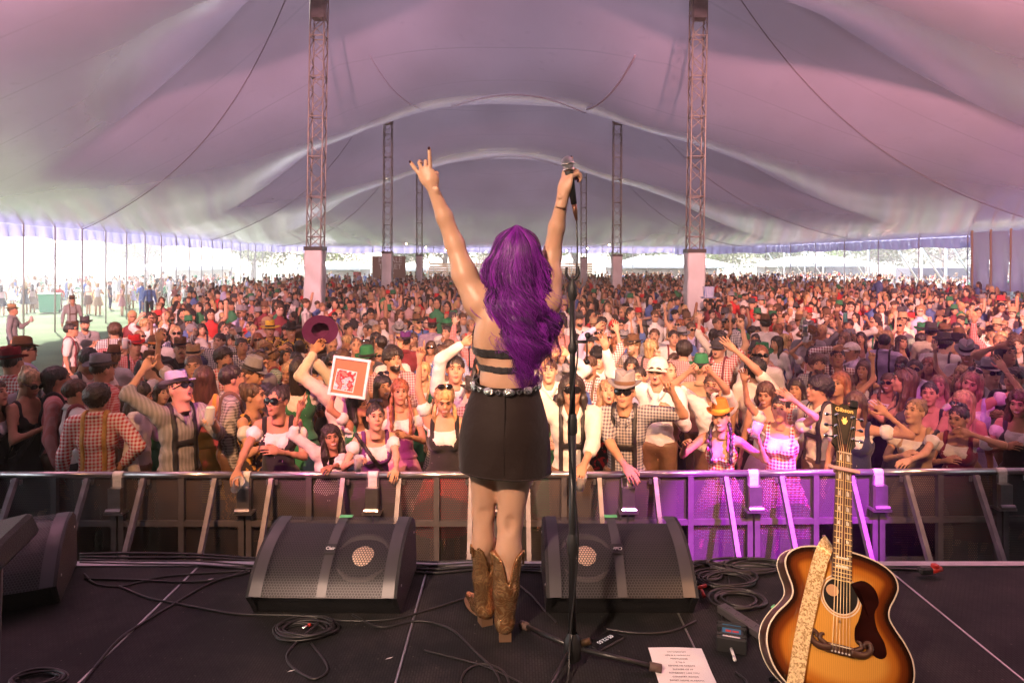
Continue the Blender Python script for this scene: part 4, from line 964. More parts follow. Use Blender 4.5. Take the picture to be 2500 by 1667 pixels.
    def hair(s, style, h=.011, seed=0, hat=False):
        z1 = {'long': -.36, 'wavy': -.36, 'braids': -.42, 'bob': -.2, 'pony': -.3}.get(style, -.16)
        f = Field((-.17, -.19, z1 - .06), (.17, .19, .2), h); w = .95 if s.fem else 1.0
        big = {'curly': .022, 'afro': .035, 'short': .004, 'crop': -.003, 'bun': .002}.get(style, .010)
        if hat: big = min(big, .0)
        f.ell((0, .020, .036), (.083 * w + big, .099 + big, (.088 if not hat else .078) + big), .01)
        if style in ('long', 'wavy', 'bob'):
            e = {'bob': -.14}.get(style, -.32); wd = .040 if style == 'wavy' else .033
            for sd in (-1, 1): f.cap((sd * .070, .015, .02), (sd * .088, .0, e * .5), .030, wd, .03); f.cap((sd * .088, .0, e * .5), (sd * .095, -.025 if sd > 0 else .03, e), wd, wd * .5, .02)
            f.ell((0, .07, e * .42), (.09, .045, abs(e) * .62), .04)
        elif style == 'braids':
            for sd in (-1, 1):
                p = [np.array([sd * .075, .0, -.04]), np.array([sd * .095, -.06, -.16]), np.array([sd * .085, -.11, -.38])]; q = smoothpath(p, 14)
                for i in range(13): f.cap(q[i], q[i + 1], .021 if i % 2 else .014, .014 if i % 2 else .021, .006)
        elif style == 'bun': f.ell((0, .09, .10), (.04, .04, .038), .015)
        elif style == 'pony': f.cap((0, .11, .06), (0, .15, -.02), .024, .032, .02); f.cap((0, .15, -.02), (.02, .13, -.26), .034, .012, .02)
        elif style == 'mullet': f.ell((0, .075, -.07), (.065, .04, .08), .03)
        # open the face
        f.ell((0, -.125, -.045), (.070 * w, .085, .098), .02, 'sub')
        if style in ('short', 'crop', 'curly', 'afro', 'bun', 'pony', 'mullet'):
            cutz = -.045 if style not in ('mullet',) else -.15
            for sd in (-1, 1): f.ell((sd * .085, -.035, -.055), (.04, .062, .062), .012, 'sub')
            f.fn(lambda X, Y, Z: cutz - Z if style in ('mullet',) else np.where(Y > .03, -.075, -.03) - Z)
        V, Q = f.mesh(); r = np.random.default_rng(seed); ph = r.uniform(0, 6.28, 5); x, y, z = V.T; an = np.arctan2(x, y + .001); c = np.array([0, .02, .03]); d = V - c; rad = np.linalg.norm(d, axis=1); d = d / rad[:, None]
        if style in ('curly', 'afro'): n = .011 * np.sin(x * 130 + ph[0]) * np.sin(y * 120 + ph[1]) * np.sin(z * 125 + ph[2]) + .005 * np.sin(x * 260 + z * 200)
        elif style in ('wavy',): n = .008 * np.sin(z * 55 + 3 * np.sin(an * 4)) + .004 * np.sin(an * 24 + z * 30)
        else: n = .0035 * np.sin(an * 30 + z * 12 + ph[0]) + .0025 * np.sin(an * 53 + z * 20 + ph[1])
        V = V + d * n[:, None]; V, Q, _ = xf((V, Q, 0), s.HM); return [(V, Q, 0)]
    def beard(s):
        f = Field((-.1, -.15, -.16), (.1, .05, .03), .010); f.ell((0, -.034, -.066), (.056, .066, .058), .02); f.ell((0, -.07, -.1), (.028, .03, .025), .02)
        f.ell((0, -.105, -.012), (.075, .06, .042), .01, 'sub'); f.ell((0, -.112, -.058), (.024, .03, .011), .008, 'sub'); f.fn(lambda X, Y, Z: Y - .01); V, Q = f.mesh(); return [xf((V, Q, 0), s.HM)]
    def moustache(s): return [xf(tube(smoothpath([(-.034, -.088, -.062), (-.014, -.106, -.043), (0, -.108, -.041), (.014, -.106, -.043), (.034, -.088, -.062)], 12), [.003, .006, .008, .0085, .008, .0075, .0075, .008, .0085, .008, .006, .003], 6) + (0,), s.HM)]
    def glasses(s, up=False, big=1.0, mi=0):
        M = s.HM @ (Matrix.Translation((0, .035, .082)) @ Matrix.Rotation(R(-38), 4, 'X') if up else Matrix.Identity(4)); parts = []
        for sd in (-1, 1):
            def lens(u, v, sd=sd):
                a = u * 2 * np.pi; rx = .027 * big; rz = .020 * big; x = np.sign(np.cos(a)) * np.abs(np.cos(a)) ** .8 * rx * v; z = np.sign(np.sin(a)) * np.abs(np.sin(a)) ** .8 * rz * v
                return np.stack([x + sd * .033, -.108 + .5 * (x + sd * .033) ** 2 / .1 * .5 + .004 * v, z + .008], -1)
            parts.append(xf(grid(lens, 17, 3) + (0,), M)); a = np.linspace(0, 1, 17); rim = lens(a, np.ones(17)); parts.append(xf(tube(rim, .0028, 5, cap=False) + (0,), M))
            parts.append(xf(beam((sd * .058 * big ** .5, -.098, .014), (sd * .080, .01, .010), .004, .007) + (0,), M))
        parts.append(xf(cyl((-.01, -.109, .014), (.01, -.109, .014), .003, n=6) + (0,), M)); return parts
    def hat(s, kind, tilt=-.12, back=0.0):
        M = s.HM @ Matrix.Translation((0, .016, .062 if kind != 'cap' else .045)) @ Matrix.Rotation(-tilt + back, 4, 'X'); A, B = [], []
        if kind in ('fedora', 'alpine', 'wide', 'top'):
            br, ch, cr = {'fedora': (.145, .115, .9), 'alpine': (.135, .125, .55), 'wide': (.19, .12, .85), 'top': (.14, .22, 1.0)}[kind]
            def br_f(u, v):
                a = u * 2 * np.pi; r = .085 + (br - .085) * v; z = .004 + .020 * v ** 2 * np.abs(np.cos(a)) ** 2 * (1.6 if kind != 'wide' else .6) - .012 * v * np.maximum(0, -np.sin(a))
                return np.stack([np.cos(a) * r * .93, np.sin(a) * r * 1.08, z], -1)
            V, Q = grid(br_f, 33, 5); V2 = V - np.array([0, 0, .005]); A += [(V, Q, 0), (V2, Q[:, ::-1], 0)]
            def cr_f(u, v):
                a = u * 2 * np.pi; t = np.clip(v * 1.25, 0, 1); top = np.clip((v - .8) / .2, 0, 1); r = .086 * (1 - (1 - cr) * .55 * t ** 1.5) * (1 - top ** 1.3); x = np.cos(a) * r * .95; y = np.sin(a) * r * 1.12
                z = ch * t ** .9 - .028 * top * (1 if kind != 'top' else 0) - .022 * t * np.exp(-((x - 0) / .02) ** 2) * (kind in ('fedora', 'wide')) - .018 * t * np.maximum(0, -np.sin(a)) ** 2 * (kind == 'fedora')
                pin = 1 - .16 * t * np.maximum(0, -np.sin(a)) * (kind != 'top')
                return np.stack([x * pin, y, z], -1)
            A.append(grid(cr_f, 33, 12) + (0,))
            B.append(lathe([(.0885, .004), (.090, .012), (.086, .032), (.083, .034)], 32, sx=.95, sy=1.12) + (0,))
        elif kind in ('cap', 'capback'):
            A.append(grid(lambda u, v: np.stack([np.cos(u * 6.2832) * np.cos(v * 1.57) * .096, np.sin(u * 6.2832) * np.cos(v * 1.57) * .112, -.012 + np.sin(v * 1.57) * .100], -1), 25, 9) + (0,))
            def pk(u, v): a = np.pi + (u - .5) * 2.3 + np.pi / 2; r = .0 + v * .078; return np.stack([np.cos(a) * (.088 + r * .25), np.sin(a) * (.104) - r * np.maximum(0, -np.sin(a)), -.004 - v * .012 - .02 * np.cos(a) ** 2], -1)
            V, Q = grid(pk, 13, 4); A += [(V, Q, 0), (V - [0, 0, .005], Q[:, ::-1], 0)]
        return [xf(p, M) for p in A], [xf(p, M) for p in B]
def child(o, name, parts, m, col=None, smooth=True):
    c = mk(name, parts, m, o, smooth=smooth)
    if col is not None: c.color = (*col, 1)
    return c
SKINS = [(.47, .25, .155), (.53, .30, .19), (.42, .215, .13), (.35, .18, .105), (.56, .34, .24), (.22, .11, .065)]
HC = {'brown': (.075, .038, .020), 'dark': (.022, .014, .011), 'blond': (.42, .27, .12), 'black': (.010, .008, .008), 'red': (.24, .075, .03), 'light': (.24, .14, .07), 'grey': (.35, .32, .30)}
CC = {'white': (.62, .58, .54), 'cream': (.66, .58, .46), 'red': (.50, .03, .03), 'blue': (.08, .13, .32), 'navy': (.025, .03, .075), 'black': (.018, .016, .018), 'grey': (.24, .23, .24), 'lilac': (.48, .42, .60), 'pink': (.62, .30, .34), 'green': (.03, .16, .07), 'brown': (.13, .07, .04), 'tan': (.36, .24, .13), 'yellow': (.62, .42, .06), 'maroon': (.18, .025, .035), 'orange': (.55, .20, .04), 'purple': (.12, .03, .16), 'mustard': (.48, .25, .05), 'charcoal': (.06, .055, .06)}
def dress_up(o, F, top, tcol, pat='plain', sleeve=1.84, brace=None, hairst='short', hcol='brown', hat=None, hatc='grey', bandc='black', gl=None, dress=None, legs='brown', beard=None, cross=None, seed=0, hq=True, collar=True, necklace=False):
    """clothing, hair and accessories as children of the body object"""
    hs = .020 if hq else .028
    if top == 'shirt':
        child(o, 'shirt', F.shirt(sleeve, hs, seed), TOPM[pat], CC[tcol])
        if collar: child(o, 'collar', F.collar(), TOPM[pat], CC[tcol])
        child(o, 'trousers', F.trousers(.035 if hq else .045, .45 if legs == 'tan' else .12), M_leather if legs in ('brown', 'tan') else M_fabric, CC[legs])
        if brace: child(o, 'braces', F.braces(.013 if hq else .017), M_leather, CC[brace])
    elif top == 'tee':
        child(o, 'shirt', F.shirt(.62, hs, seed, v=True), TOPM[pat], CC[tcol]); child(o, 'trousers', F.trousers(.035 if hq else .045), M_fabric, CC[legs])
    elif top == 'dirndl':
        child(o, 'blouse', F.blouse(.016 if hq else .023, seed), M_fabric, CC['white']); child(o, 'bodice', F.bodice(.018 if hq else .023), TOPM[pat], CC[tcol])
        child(o, 'skirt', F.skirt(seed=seed), TOPM[pat], CC[dress or tcol])
    elif top == 'strappy':
        child(o, 'bodice', F.bodice(.018 if hq else .023, .012, 1.26), TOPM[pat], CC[tcol]); child(o, 'skirt', F.skirt(seed=seed), TOPM[pat], CC[dress or tcol])
    if cross: child(o, 'shoulder_strap', F.cross_strap(cross), M_leather, CC['black'])
    if hairst != 'bald': child(o, 'hair', F.hair(hairst, .0145 if hq else .019, seed, bool(hat)), M_hair, HC[hcol])
    if hat:
        a, b = F.hat(hat); h_ = child(o, 'hat', a, M_felt, CC[hatc])
        if b: child(h_, 'hat_band', b, M_fabric, CC[bandc])
    if gl == 'on': child(o, 'sunglasses', F.glasses(), M_lens)
    elif gl == 'big': child(o, 'sunglasses', F.glasses(big=1.2), M_lens)
    elif gl == 'up': child(o, 'sunglasses', F.glasses(up=True), M_lens)
    elif gl == 'clear':
        gg = [p for p in F.glasses(big=1.05) if len(p[0]) != 51]; child(o, 'glasses', gg, M_blackmetal)
    if beard == 'full': child(o, 'beard', F.beard(), M_hair, HC[hcol])
    elif beard == 'tache': child(o, 'moustache', F.moustache(), M_hair, HC[hcol])

# ================================================================== CROWD
FIGS = []                                              # (x, y) of everybody placed, to keep bodies apart
def place(px, py, Y=None, fem=0, yaw=0.0, s=None, L='down', Rr='down', skin=0, label='', h=None, fine=True, **kw):
    s = s or (.95 if fem else 1.03)
    figk = {k: kw.pop(k) for k in ('lean', 'hy', 'hp', 'hr', 'mouth', 'fat', 'LH', 'RH') if k in kw}; figk.setdefault('hp', -.12)
    lean = figk.get('lean', 0.0)
    if Y is None:
        hz = (.95 + .658 * math.cos(lean)) * s; k = (py - 640) / (CAMZ - hz); Y = FPX / k
    hw = P(px, py, Y)
    zl = .95 + .658 * math.cos(lean)
    if Y is not None: s = min(1.12, max(.84, hw.z / zl))
    face = math.atan2(-hw.x, Y - 2.4) + yaw
    fwd = Vector((math.sin(face), -math.cos(face), 0))
    root = Vector((hw.x, hw.y, 0)) - fwd * (.658 * math.sin(lean)) * s
    Rz = Matrix.Rotation(-face, 3, 'Z')
    def tg(t):
        if isinstance(t, tuple): w = P(t[0], t[1], Y + (t[2] if len(t) > 2 else -.12)); return (Rz @ (w - root)) / s
        return t
    F = Fig(fem=fem, L=tg(L), Rr=tg(Rr), **figk)
    if isinstance(L, tuple) and len(L) > 2 and False: pass
    q = fine and Y < 8.2
    o = mk('person', F.body(.028 if q else .034, .0098 if q else .0150, .07, .0098 if q else .0130), HEADM)
    o.color = (*SKINS[skin], 1); o.location = root; o.rotation_euler = (0, 0, face); o.scale = (s, s, s)
    tag(o, label, 'person', 'people in the festival crowd'); FIGS.append((root.x, root.y))
    dress_up(o, F, seed=len(FIGS), hq=q, **kw)
    o['_F'] = 0; FG[o.name] = (F, root, face, s); del o['_F']
    return o
FG = {}
def wrist(o, i):
    F, root, face, s = FG[o.name]; a = F.arms[i]; d = (a[3] - a[2]).normalized(); p = a[3] + d * .075
    Rz = Matrix.Rotation(face, 3, 'Z'); return root + (Rz @ p) * s, Rz @ d
S, T, D = 'shirt', 'tee', 'dirndl'
# ---- front rows, left part
place(237, 973, 6.15, yaw=2.6, L='hip', top=S, tcol='red', pat='gingham', hairst='curly', hcol='dark', brace='mustard', label='person seen from behind in red gingham shirt with mustard braces, hand on hip')
place(185, 957, 6.5, yaw=1.6, top=S, tcol='white', hairst='short', hcol='brown', brace='maroon', legs='black', label='person in plain white shirt with dark red braces turned right, behind the red gingham back')
place(136, 927, 6.7, yaw=1.3, hy=.2, mouth='closed', top=S, tcol='red', pat='stripe', hairst='mullet', hcol='dark', brace='black', label='person in red striped shirt with leather braces in profile, far left at the rail')
place(71, 935, 6.6, fem=1, yaw=.4, hp=.35, L='chest', top='strappy', tcol='black', hairst='bun', hcol='blond', gl='on', cross=1, label='person in black pinafore and sunglasses looking down, far left')
place(28, 868, 7.4, yaw=2.2, hat='fedora', hatc='maroon', top=S, tcol='red', pat='gingham', hairst='short', hcol='dark', legs='black', label='person in maroon felt hat and red gingham sleeves seen from behind at far left edge')
place(58, 838, 8.4, yaw=1.5, hat='fedora', hatc='brown', gl='on', top=S, tcol='lilac', hairst='short', hcol='dark', label='person in brown hat and sunglasses looking right, behind the maroon hat')
place(-15, 960, 6.4, fem=1, yaw=.6, top=D, tcol='black', hairst='long', hcol='brown', label='person in black dirndl cut by the left edge of the picture')
place(215, 880, 7.6, yaw=.2, hp=.5, L='chest', Rr='hold', RH='grip', top=S, tcol='cream', brace='black', hairst='short', hcol='black', skin=3, label='person in cream shirt and black braces bending over a phone on the left')
place(248, 905, 7.2, yaw=1.9, hat='fedora', hatc='grey', bandc='black', top=S, tcol='red', pat='fine', hairst='short', hcol='dark', label='person in grey felt hat turned away, between cream shirt and shouting person')
shout = place(438, 952, 6.15, yaw=.25, hp=-.45, hy=.25, hr=.1, mouth='open', L=(351, 900, .0), LH='point', Rr=(520, 1030, -.2), RH='grip', fat=1.12, hat='fedora', hatc='lilac', bandc='black', gl='on', top=S, tcol='charcoal', pat='stripe', sleeve=1.15, brace='black', hairst='crop', hcol='brown', skin=1, label='shouting person in lilac fedora and striped shirt pointing up with one arm at the rail')
place(338, 965, 6.5, yaw=1.2, hp=.2, top=S, tcol='white', hairst='long', hcol='dark', Rr='hold', RH='grip', label='person in rolled white shirt holding a full mug, left of the shouting person')
place(378, 850, yaw=.2, hat='alpine', hatc='brown', bandc='orange', gl='on', top=S, tcol='charcoal', brace='black', hairst='short', hcol='dark', label='person in brown felt hat with orange band and dark shirt, behind the pointing arm')
place(440, 853, hat='fedora', hatc='brown', beard='tache', top=S, tcol='black', hairst='short', hcol='dark', sleeve=.6, label='person in brown hat and black open polo shirt, right of the pointing fist')
rh = place(329, 846, L=(294, 850), LH='grip', hat='fedora', hatc='red', bandc='maroon', top=S, tcol='red', pat='fine', brace='black', hairst='short', hcol='dark', hy=.2, label='person in red hat and red check shirt lifting a mug of beer')
wsx = place(172, 806, yaw=1.3, gl='on', Rr='hold', top=S, tcol='white', sleeve=.7, hairst='short', hcol='dark', brace='maroon', label='person in white short sleeved shirt and sunglasses standing at the edge of the lawn')
place(207, 793, yaw=.1, hat='fedora', hatc='charcoal', beard='full', top=S, tcol='grey', hairst='short', fat=1.15, label='person in dark hat and loose grey shirt on the lawn edge, hands low')
place(498, 925, 6.9, fem=1, yaw=2.7, top='strappy', tcol='yellow', hairst='long', hcol='brown', label='person in mustard yellow top seen from behind, right of the shouting person')
place(566, 925, 6.6, yaw=1.4, hy=.1, top=S, tcol='charcoal', pat='fine', brace='brown', hairst='short', hcol='dark', label='person in small check shirt with brown strap facing right at the rail')
place(614, 915, 7.1, yaw=.9, hat='alpine', hatc='grey', bandc='black', hp=.2, top=S, tcol='grey', hairst='short', hcol='brown', label='person in grey alpine hat looking down, behind the small check shirt')
place(617, 968, 6.35, fem=1, yaw=.8, hy=.2, L='chest', top=D, tcol='mustard', pat='floral', hairst='bun', hcol='brown', label='person in floral dirndl with lace puff sleeves looking right, left of big sunglasses')
place(590, 845, hy=.2, L='chest', top=S, tcol='navy', pat='gingham', hairst='short', hcol='dark', label='person in blue and white gingham shirt with folded arms')
place(549, 878, fem=1, hy=.3, mouth='smile', gl='clear', top=D, tcol='green', hairst='bob', hcol='light', label='smiling person in clear glasses and green bodice behind the yellow top')
place(563, 832, fem=1, top='strappy', tcol='charcoal', hairst='long', hcol='dark', label='person in dark strappy top with black choker, left of blue gingham shirt')
bigsun = place(678, 978, 5.97, fem=1, yaw=-.3, hy=-.5, lean=.12, L=(572, 1165, -.56), LH='relax', Rr='chest', gl='big', top=D, tcol='black', hairst='bun', hcol='dark', skin=2, label='person in big black sunglasses and white blouse reaching over the rail with a cup')
laugh = place(808, 1066, 5.97, fem=1, hr=-.15, lean=.34, mouth='smile', L=(731, 1000, -.05), LH='peace', Rr=(790, 1160, -.56), top=S, tcol='white', hairst='wavy', hcol='dark', skin=3, sleeve=1.2, label='laughing person in white collar leaning low on the rail and making a peace sign')
vest = place(917, 1018, 5.97, fem=1, lean=.16, hp=-.2, L=(868, 1125, -.38), LH='grip', Rr=(968, 1178, -.56), RH='relax', gl='up', top=D, tcol='purple', hairst='bun', hcol='dark', cross=-1, skin=1, label='person in purple vest with black crossbody strap holding a cup over the rail')
place(1085, 976, 6.1, fem=1, hp=.3, mouth='smile', L=(1024, 870, -.05), LH='point', Rr='down', gl='up', top=D, tcol='black', dress='red', hairst='braids', hcol='blond', label='smiling person in black laced bodice and red skirt looking down with one arm pointing up')
place(976, 957, 6.7, fem=1, Rr='chest', top=D, tcol='pink', hairst='braids', hcol='red', label='person in pink blouse with red plaits, behind the purple vest')
place(935, 945, 7.1, fem=1, hy=.25, mouth='smile', gl='up', top='strappy', tcol='black', hairst='long', hcol='black', label='person with sunglasses pushed up and black top between the frame and the pink blouse')
fr = place(872, 990, 6.7, fem=1, yaw=.9, L=(822, 950, -.05), LH='grip', gl='up', top=D, tcol='green', hairst='long', hcol='black', skin=2, label='person in green dirndl holding up a framed picture above the crowd')
hatup = place(838, 915, 7.0, yaw=.2, L=(768, 858, -.05), LH='grip', top=S, tcol='cream', hairst='short', hcol='brown', label='person in cream shirt hidden behind the frame with one arm up holding a hat')
ph = place(732, 905, 7.1, fem=1, yaw=2.6, L=(738, 946, .1), LH='grip', top=D, tcol='green', hairst='long', hcol='dark', label='person seen from behind in green bodice filming with a pink phone')
place(960, 875, 7.7, hy=.3, mouth='smile', Rr='chest', beard='full', top=S, tcol='maroon', pat='fine', hairst='curly', hcol='dark', label='smiling person in pink and white check shirt behind the frame')
place(642, 846, fem=1, yaw=2.9, top='strappy', tcol='black', hairst='long', hcol='blond', label='person with long pale hair seen from behind in black strappy top')
place(659, 806, mouth='open', L=(590, 795), LH='grip', hat='wide', hatc='yellow', bandc='black', top=S, tcol='yellow', pat='floral', sleeve=.6, hairst='short', label='shouting person in yellow hat and yellow floral shirt lifting a glass')
place(711, 809, mouth='smile', hat='wide', hatc='black', top=S, tcol='yellow', pat='floral', sleeve=.6, hairst='short', hcol='dark', label='laughing person in wide black hat and yellow floral shirt')
place(631, 885, 7.7, yaw=.7, hp=.2, gl='up', top=T, tcol='grey', hairst='short', hcol='brown', label='person in grey t-shirt with sunglasses pushed up, looking right')
place(810, 842, hp=.35, hy=.1, top=T, tcol='black', hairst='crop', hcol='light', label='person in plain black t-shirt looking down under the lifted purple hat')
place(892, 848, fem=1, hp=.35, hy=-.1, gl='up', top='strappy', tcol='maroon', hairst='wavy', hcol='brown', label='smiling person in maroon strappy dress looking down, right of the black t-shirt')
place(908, 806, yaw=.9, hp=.2, hat='fedora', hatc='grey', top=S, tcol='white', hairst='short', hcol='dark', L=(830, 825), label='person in pale grey hat and open white shirt with arm stretched left')
place(1091, 812, yaw=.0, hy=-.6, mouth='smile', top=S, tcol='charcoal', pat='fine', hairst='short', hcol='dark', label='grinning person in small check collar shirt just left of the singer back')
place(1077, 866, fem=1, hy=-.5, gl='up', top=D, tcol='black', hairst='bun', hcol='light', label='person in white top with pale sunglasses on the head, left of the singer hip')
place(990, 836, yaw=3.0, hat='fedora', hatc='purple', top=S, tcol='maroon', hairst='short', hcol='dark', label='person seen from behind in purple felt hat behind the curly smiling person')
place(1055, 798, yaw=3.1, hat='fedora', hatc='maroon', top=S, tcol='purple', pat='fine', hairst='short', hcol='dark', label='person seen from behind in purple gingham shirt and plum hat')
place(1112, 902, 7.0, L=(1131, 838), LH='fist', top=S, tcol='white', hairst='short', hcol='dark', label='person in white shirt with raised fist close behind the singer left side')
place(700, 868, fem=1, L=(685, 850), LH='open', top='strappy', tcol='red', hairst='bob', hcol='dark', label='person in red top with an open raised hand left of the purple hat')
# ---- right part
led = place(1396, 951, 5.97, yaw=.1, lean=.10, L=(1340, 870, .1), LH='fist', Rr=(1418, 1165, -.56), RH='relax', gl='big', top=S, tcol='white', sleeve=1.3, brace='black', hairst='bob', hcol='dark', label='person in white shirt and lederhosen braces with sunglasses, wrist hanging over the rail')
place(1525, 956, 5.97, lean=.10, hy=-.05, L=(1550, 1190, -.58), LH='relax', Rr=(1640, 955, -.25), RH='point', hat='fedora', hatc='grey', bandc='brown', gl='big', top=S, tcol='navy', pat='fine', sleeve=.75, brace='black', hairst='crop', hcol='brown', label='person in grey hat and navy check shirt with tattooed arm pointing, leaning on the rail')
place(1605, 905, 6.9, hy=-.1, mouth='open', L=(1478, 850, .0), LH='wave', Rr='hold', hat='cap', hatc='cream', gl='on', top=S, tcol='white', hairst='short', hcol='brown', label='tall person in cream cap and loose white shirt waving one arm')
place(1740, 943, 6.9, L=(1685, 905, -.1), LH='fist', Rr=(1733, 905, -.35), RH='fist', beard='full', top=T, tcol='white', hairst='short', hcol='brown', label='bearded person in white t-shirt holding both fists in front')
feath = place(1760, 1020, 6.05, fem=1, hr=-.08, mouth='smile', lean=.06, L=(1672, 1085, -.2), LH='relax', Rr=(1850, 1072, -.3), RH='grip', hat='alpine', hatc='orange', bandc='yellow', top='strappy', tcol='red', pat='gingham', hairst='braids', hcol='black', necklace=True, label='smiling person in orange feathered hat and red gingham dress with dark plaits at the rail')
place(1484, 958, 6.8, fem=1, hy=.2, hp=-.3, mouth='open', top=D, tcol='red', pat='floral', hairst='wavy', hcol='light', label='screaming person in lacy red floral dress between two pairs of sunglasses')
place(1598, 820, beard='tache', top=T, tcol='grey', hairst='short', hcol='brown', label='person with bushy moustache in grey t-shirt above the cream cap')
place(1585, 860, fem=1, hy=.1, gl='up', top='strappy', tcol='white', hairst='bun', hcol='blond', label='person in white strappy top directly above the cream cap')
place(1713, 905, 7.6, yaw=3.0, hat='alpine', hatc='green', top=S, tcol='tan', hairst='curly', hcol='light', label='person seen from behind in bright green felt hat')
place(1748, 870, fem=1, mouth='smile', top='strappy', tcol='pink', hairst='long', hcol='dark', label='smiling person in pink top right of the green hat')
place(1688, 803, hy=.5, hp=.15, gl='on', Rr=(1725, 830), top=S, tcol='lilac', brace='black', hairst='short', hcol='brown', label='person in lilac shirt and black braces looking right through sunglasses')
place(1435, 838, yaw=.6, hat='fedora', hatc='charcoal', top=S, tcol='lilac', hairst='short', hcol='dark', L=(1455, 800), label='person in charcoal hat and lilac shirt just right of the microphone stand')
place(1517, 824, fem=1, hy=-.2, mouth='open', top='strappy', tcol='white', hairst='wavy', hcol='dark', Rr=(1540, 770), RH='open', label='singing person in white strappy top with open hand raised')
place(1498, 798, hat='cap', hatc='red', gl='on', beard='full', top=S, tcol='red', pat='gingham', hairst='short', hcol='dark', label='person in red cap and sunglasses with red gingham collar')
place(1470, 790, gl='on', beard='tache', hp=-.2, top=T, tcol='white', hairst='curly', hcol='dark', label='person in white t-shirt and round sunglasses left of the red cap')
place(1366, 786, hat='cap', hatc='charcoal', gl=None, Rr='hold', RH='grip', top=S, tcol='white', brace='tan', hairst='crop', hcol='dark', skin=3, label='person in dark beanie cap and white shirt with tan braces between singer and stand')
place(1340, 905, 7.4, Rr=(1385, 865), RH='peace', top=S, tcol='white', hairst='short', hcol='brown', skin=1, label='person in white shirt raising two fingers behind the microphone stand')
place(1846, 905, 7.4, yaw=2.8, gl='up', top=T, tcol='cream', hairst='curly', hcol='black', L=(1790, 850), LH='open', label='person seen from behind in cream t-shirt with white sunglasses on dark curls')
place(1870, 962, 6.9, fem=1, hy=-.1, hp=.15, mouth='smile', top='strappy', tcol='white', hairst='bob', hcol='brown', label='smiling person in white top with eyes down, left of the person with both arms up')
place(1906, 998, 6.15, fem=1, L=(1818, 930, -.08), LH='wave', Rr=(1935, 975, -.3), RH='open', top=D, tcol='red', pat='gingham', hairst='bun', hcol='dark', label='frowning person in white blouse and red gingham bodice with both arms raised')
place(2001, 951, 6.6, yaw=-.6, hy=-.3, mouth='smile', top=S, tcol='cream', brace='black', hairst='curly', hcol='black', label='grinning person in cream shirt and black braces looking left, behind the guitar head')
place(2050, 938, 7.0, fem=1, hy=-.3, mouth='smile', top=D, tcol='charcoal', hairst='bob', hcol='red', label='smiling person in charcoal bodice with copper fringe right of the cream shirt')
place(2088, 990, 6.15, fem=1, hr=.12, hp=.1, L='down', Rr=(2165, 1010, -.2), RH='open', top=D, tcol='navy', hairst='long', hcol='brown', label='person in white blouse and navy bodice with very long hair and one flat hand raised')
place(2235, 1005, 6.15, fem=1, hy=-.35, hp=-.25, lean=.08, L='chest', Rr=(2215, 1128, -.4), top=D, tcol='tan', hairst='bun', hcol='light', cross=1, skin=1, label='person in tan bodice with black shoulder bag strap gazing up from the rail')
place(2341, 1021, 6.15, fem=1, hy=-.2, hp=.05, Rr=(2372, 1060, -.2), RH='relax', L='chest', gl='up', top=D, tcol='maroon', hairst='bun', hcol='dark', label='person in off shoulder blouse resting the cheek on one hand at the rail')
place(2490, 985, 6.3, fem=1, hp=.1, mouth='smile', L='chest', top=D, tcol='charcoal', hairst='wavy', hcol='brown', label='smiling person with curly hair and white sleeves cut by the right edge of the picture')
place(2108, 903, fem=1, hy=-.1, mouth='smile', top=D, tcol='black', hairst='long', hcol='brown', label='person in black bodice smiling towards the stage below the white cap')
place(2211, 930, 7.0, fem=1, yaw=-1.0, hy=-.2, gl='up', L='hold', LH='fist', top='strappy', tcol='charcoal', hairst='long', hcol='brown', label='person in dark dress in profile facing left with sunglasses pushed up')
place(2268, 894, fem=1, hy=-.1, mouth='closed', top=D, tcol='tan', hairst='long', hcol='red', label='person in tan bodice with auburn hair lit pink')
place(2372, 935, 6.9, fem=1, hr=.3, hp=.1, mouth='open', L='hold', Rr=(2452, 900, .0), RH='wave', top=D, tcol='lilac', hairst='bob', hcol='light', gl='up', label='person in white blouse leaning sideways with one arm flung up at right')
place(2350, 983, 6.6, fem=1, hy=-.6, L='chest', top='strappy', tcol='tan', hairst='long', hcol='blond', label='person with long fair hair glancing left behind the cheek-resting person')
place(2270, 962, 6.9, fem=1, hy=.1, top='strappy', tcol='black', hairst='bun', hcol='black', label='person in black halter top peeking over the tan bodice')
place(2078, 858, yaw=-1.2, hat='cap', hatc='white', top=S, tcol='lilac', hairst='short', hcol='light', label='person in white cap facing left in lilac shirt')
mugr = place(1985, 865, fem=1, L=(1958, 838), LH='grip', top=D, tcol='red', pat='gingham', hairst='bob', hcol='dark', label='person in red gingham bodice lifting an empty glass mug')
place(2045, 872, L=(2037, 850), LH='point', yaw=.2, top=S, tcol='maroon', pat='gingham', brace='black', hairst='short', hcol='dark', label='person in maroon gingham shirt pointing one finger up')
place(2372, 812, fem=1, top=D, tcol='navy', hairst='wavy', hcol='blond', label='person with pale curls and navy bodice in the shade at right')
place(2160, 835, yaw=3.0, top=S, tcol='lilac', brace='black', hairst='short', hcol='black', label='person seen from behind in lilac shirt with black braces at right')
place(2143, 778, top=S, tcol='white', brace='charcoal', Rr='hold', hairst='short', hcol='brown', label='person in white shirt and charcoal braces holding a phone at right')
place(2102, 826, fem=1, mouth='open', top='strappy', tcol='cream', hairst='long', hcol='dark', label='person in cream top with a floral crown below the white braced shirt')
place(2456, 860, 8.2, yaw=.8, L=(2440, 845), LH='grip', top=T, tcol='grey', hairst='long', hcol='black', label='person in grey t-shirt with long dark hair raising a mug at far right')
place(2478, 925, 7.2, yaw=-.3, Rr='chest', L='chest', top=T, tcol='black', hairst='short', hcol='dark', label='person in black t-shirt with folded arms at the right edge')
